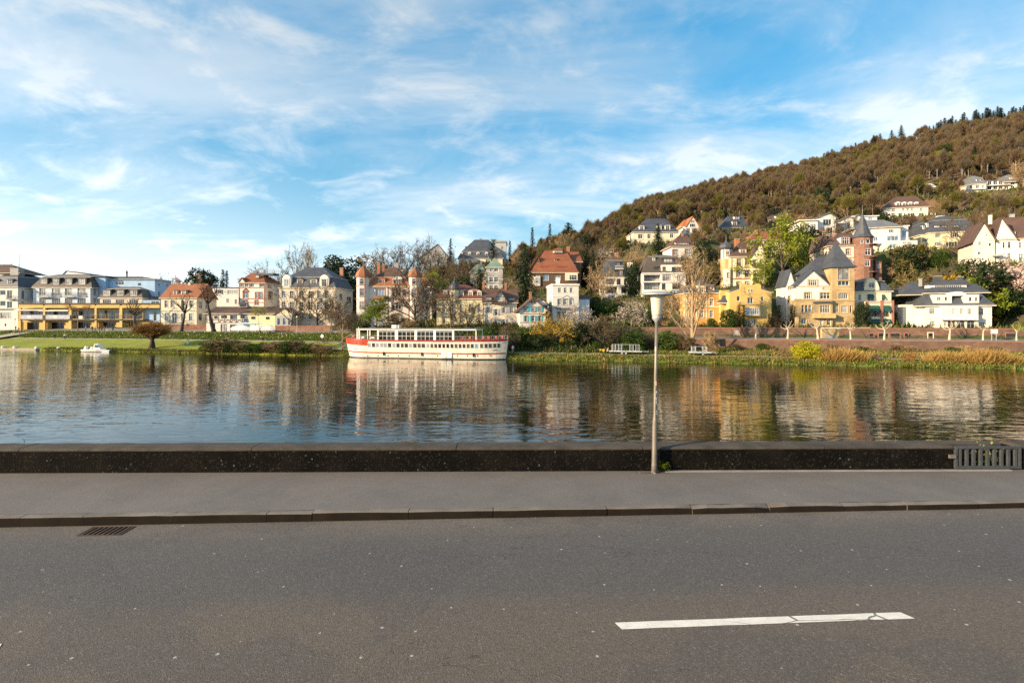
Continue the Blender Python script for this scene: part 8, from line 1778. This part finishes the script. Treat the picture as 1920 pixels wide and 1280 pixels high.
# gully grate in the road by the kerb
gy = 7.575; e = empty('drain_grate', (-6.0, gy, road_z(-6.0) + .004), R(2.3)); tag(e, 'rusty iron drain grate in the road gutter at the left', 'drain grate')
mb = MB(); mb.box(-.31, .31, -.16, -.14, -.02, .006); mb.box(-.31, .31, .14, .16, -.02, .006); mb.box(-.31, -.285, -.14, .14, -.02, .006); mb.box(.285, .31, -.14, .14, -.02, .006); mb.build('frame', 'rusty', e)
MB().poly([(-.285, -.14, .0005), (.285, -.14, .0005), (.285, .14, .0005), (-.285, .14, .0005)]).build('pit_shade', 'black_concrete', e)  # flat black sheet: its colour carries the shade of the hollow below the bars
for k in range(8): x = -.25 + .0714 * k; MB().box(x - .016, x + .016, -.139, .139, .0015, .008).build('bar', 'rusty', e)
# steel flood gate in the gap of the wall
e = empty('flood_gate', (GATE0, wall_y(GATE0), PAVE_Z), math.atan(.0124)); tag(e, 'low grey steel barred gate in the gap of the river wall', 'gate'); GW = GATE1 - GATE0
mb = MB(); mb.box(.03, GW - .03, -.03, .03, .03, .075); mb.box(.03, GW - .03, -.03, .03, .425, .465); mb.box(.03, .07, -.028, .028, .0755, .4245); mb.box(GW - .07, GW - .03, -.028, .028, .0755, .4245); mb.build('frame', 'gate_steel', e)
for k in range(9): x = .13 + (GW - .26) * k / 8; MB().box(x - .024, x + .024, -.02, .02, .0757, .4243).build('bar', 'gate_steel', e)
MB().box(-.10, .02, -.05, .0, .24, .31).build('hinge', 'galvanised', e)
# landing steps and ledge behind the gate, going down to the river
st0 = empty('river_steps', (GATE0, wall_y(GATE0) + WALL_T, PAVE_Z)); tag(st0, kind='structure')
for k in range(2): MB().box(-.2, GW + .6, -.02 + .3 * k, .28 + .3 * k, -1.2 - .18 * k, -.02 - .18 * k).build('step', 'black_concrete', st0)
MB().box(-.1, GW + .5, -.44, -.03, -.3, -.02).build('threshold', 'black_concrete', st0); MB().box(-.1, GW + 1.9, .85, 1.15, -4.5, .15).build('outer_wall', 'black_concrete', st0); MB().box(-.12, GW + 1.9, .82, 1.18, .1505, .20).build('outer_coping', 'coping_concrete', st0)
tree_e = empty('ivy_plant', (GATE0 + 1.15, wall_y(9.6) + .42, PAVE_Z - .2)); tag(tree_e, 'yellow green ivy climbing up behind the gate at the right', 'plant'); C = rs_.normal(size=(160, 3)) * np.array([.16, .06, .16]) + np.array([0, 0, .30]); V, Fc = leaves(rs_, C[:90], .03); link('leaves', mesh_np('ivy_leaves', V, Fc, ['leaf_lime']), tree_e); MB().tube([(0, 0, -.3), (.05, 0, .2), (-.04, 0, .5)], [.02, .015, .006], 5).build('stem', 'bark_tan', tree_e)
# single dry stalks on top of the wall
for px, h_, lb in ((52, .16, 'thin dry stalk standing on the wall at the left'), (1688, .14, 'thin reddish stalk standing on the wall near the gate')):
    x = (px - 960) / F * 10.3; e = empty('dry_stalk', (x, wall_y(x) + .25, PAVE_Z + WALL_H + .01)); tag(e, lb, 'plant'); MB().tube([(0, 0, -.02), (.01, 0, h_ * .6), (-.004, 0, h_)], [.004, .003, .002], 4).build('stem', 'twig_red', e)
    if px < 100: MB().tube([(.008, 0, h_ * .4), (.035, 0, h_ * .75)], [.003, .002], 4).tube([(.006, 0, h_ * .5), (-.03, 0, h_ * .9)], [.003, .002], 4).build('side_stem', 'twig_red', e)
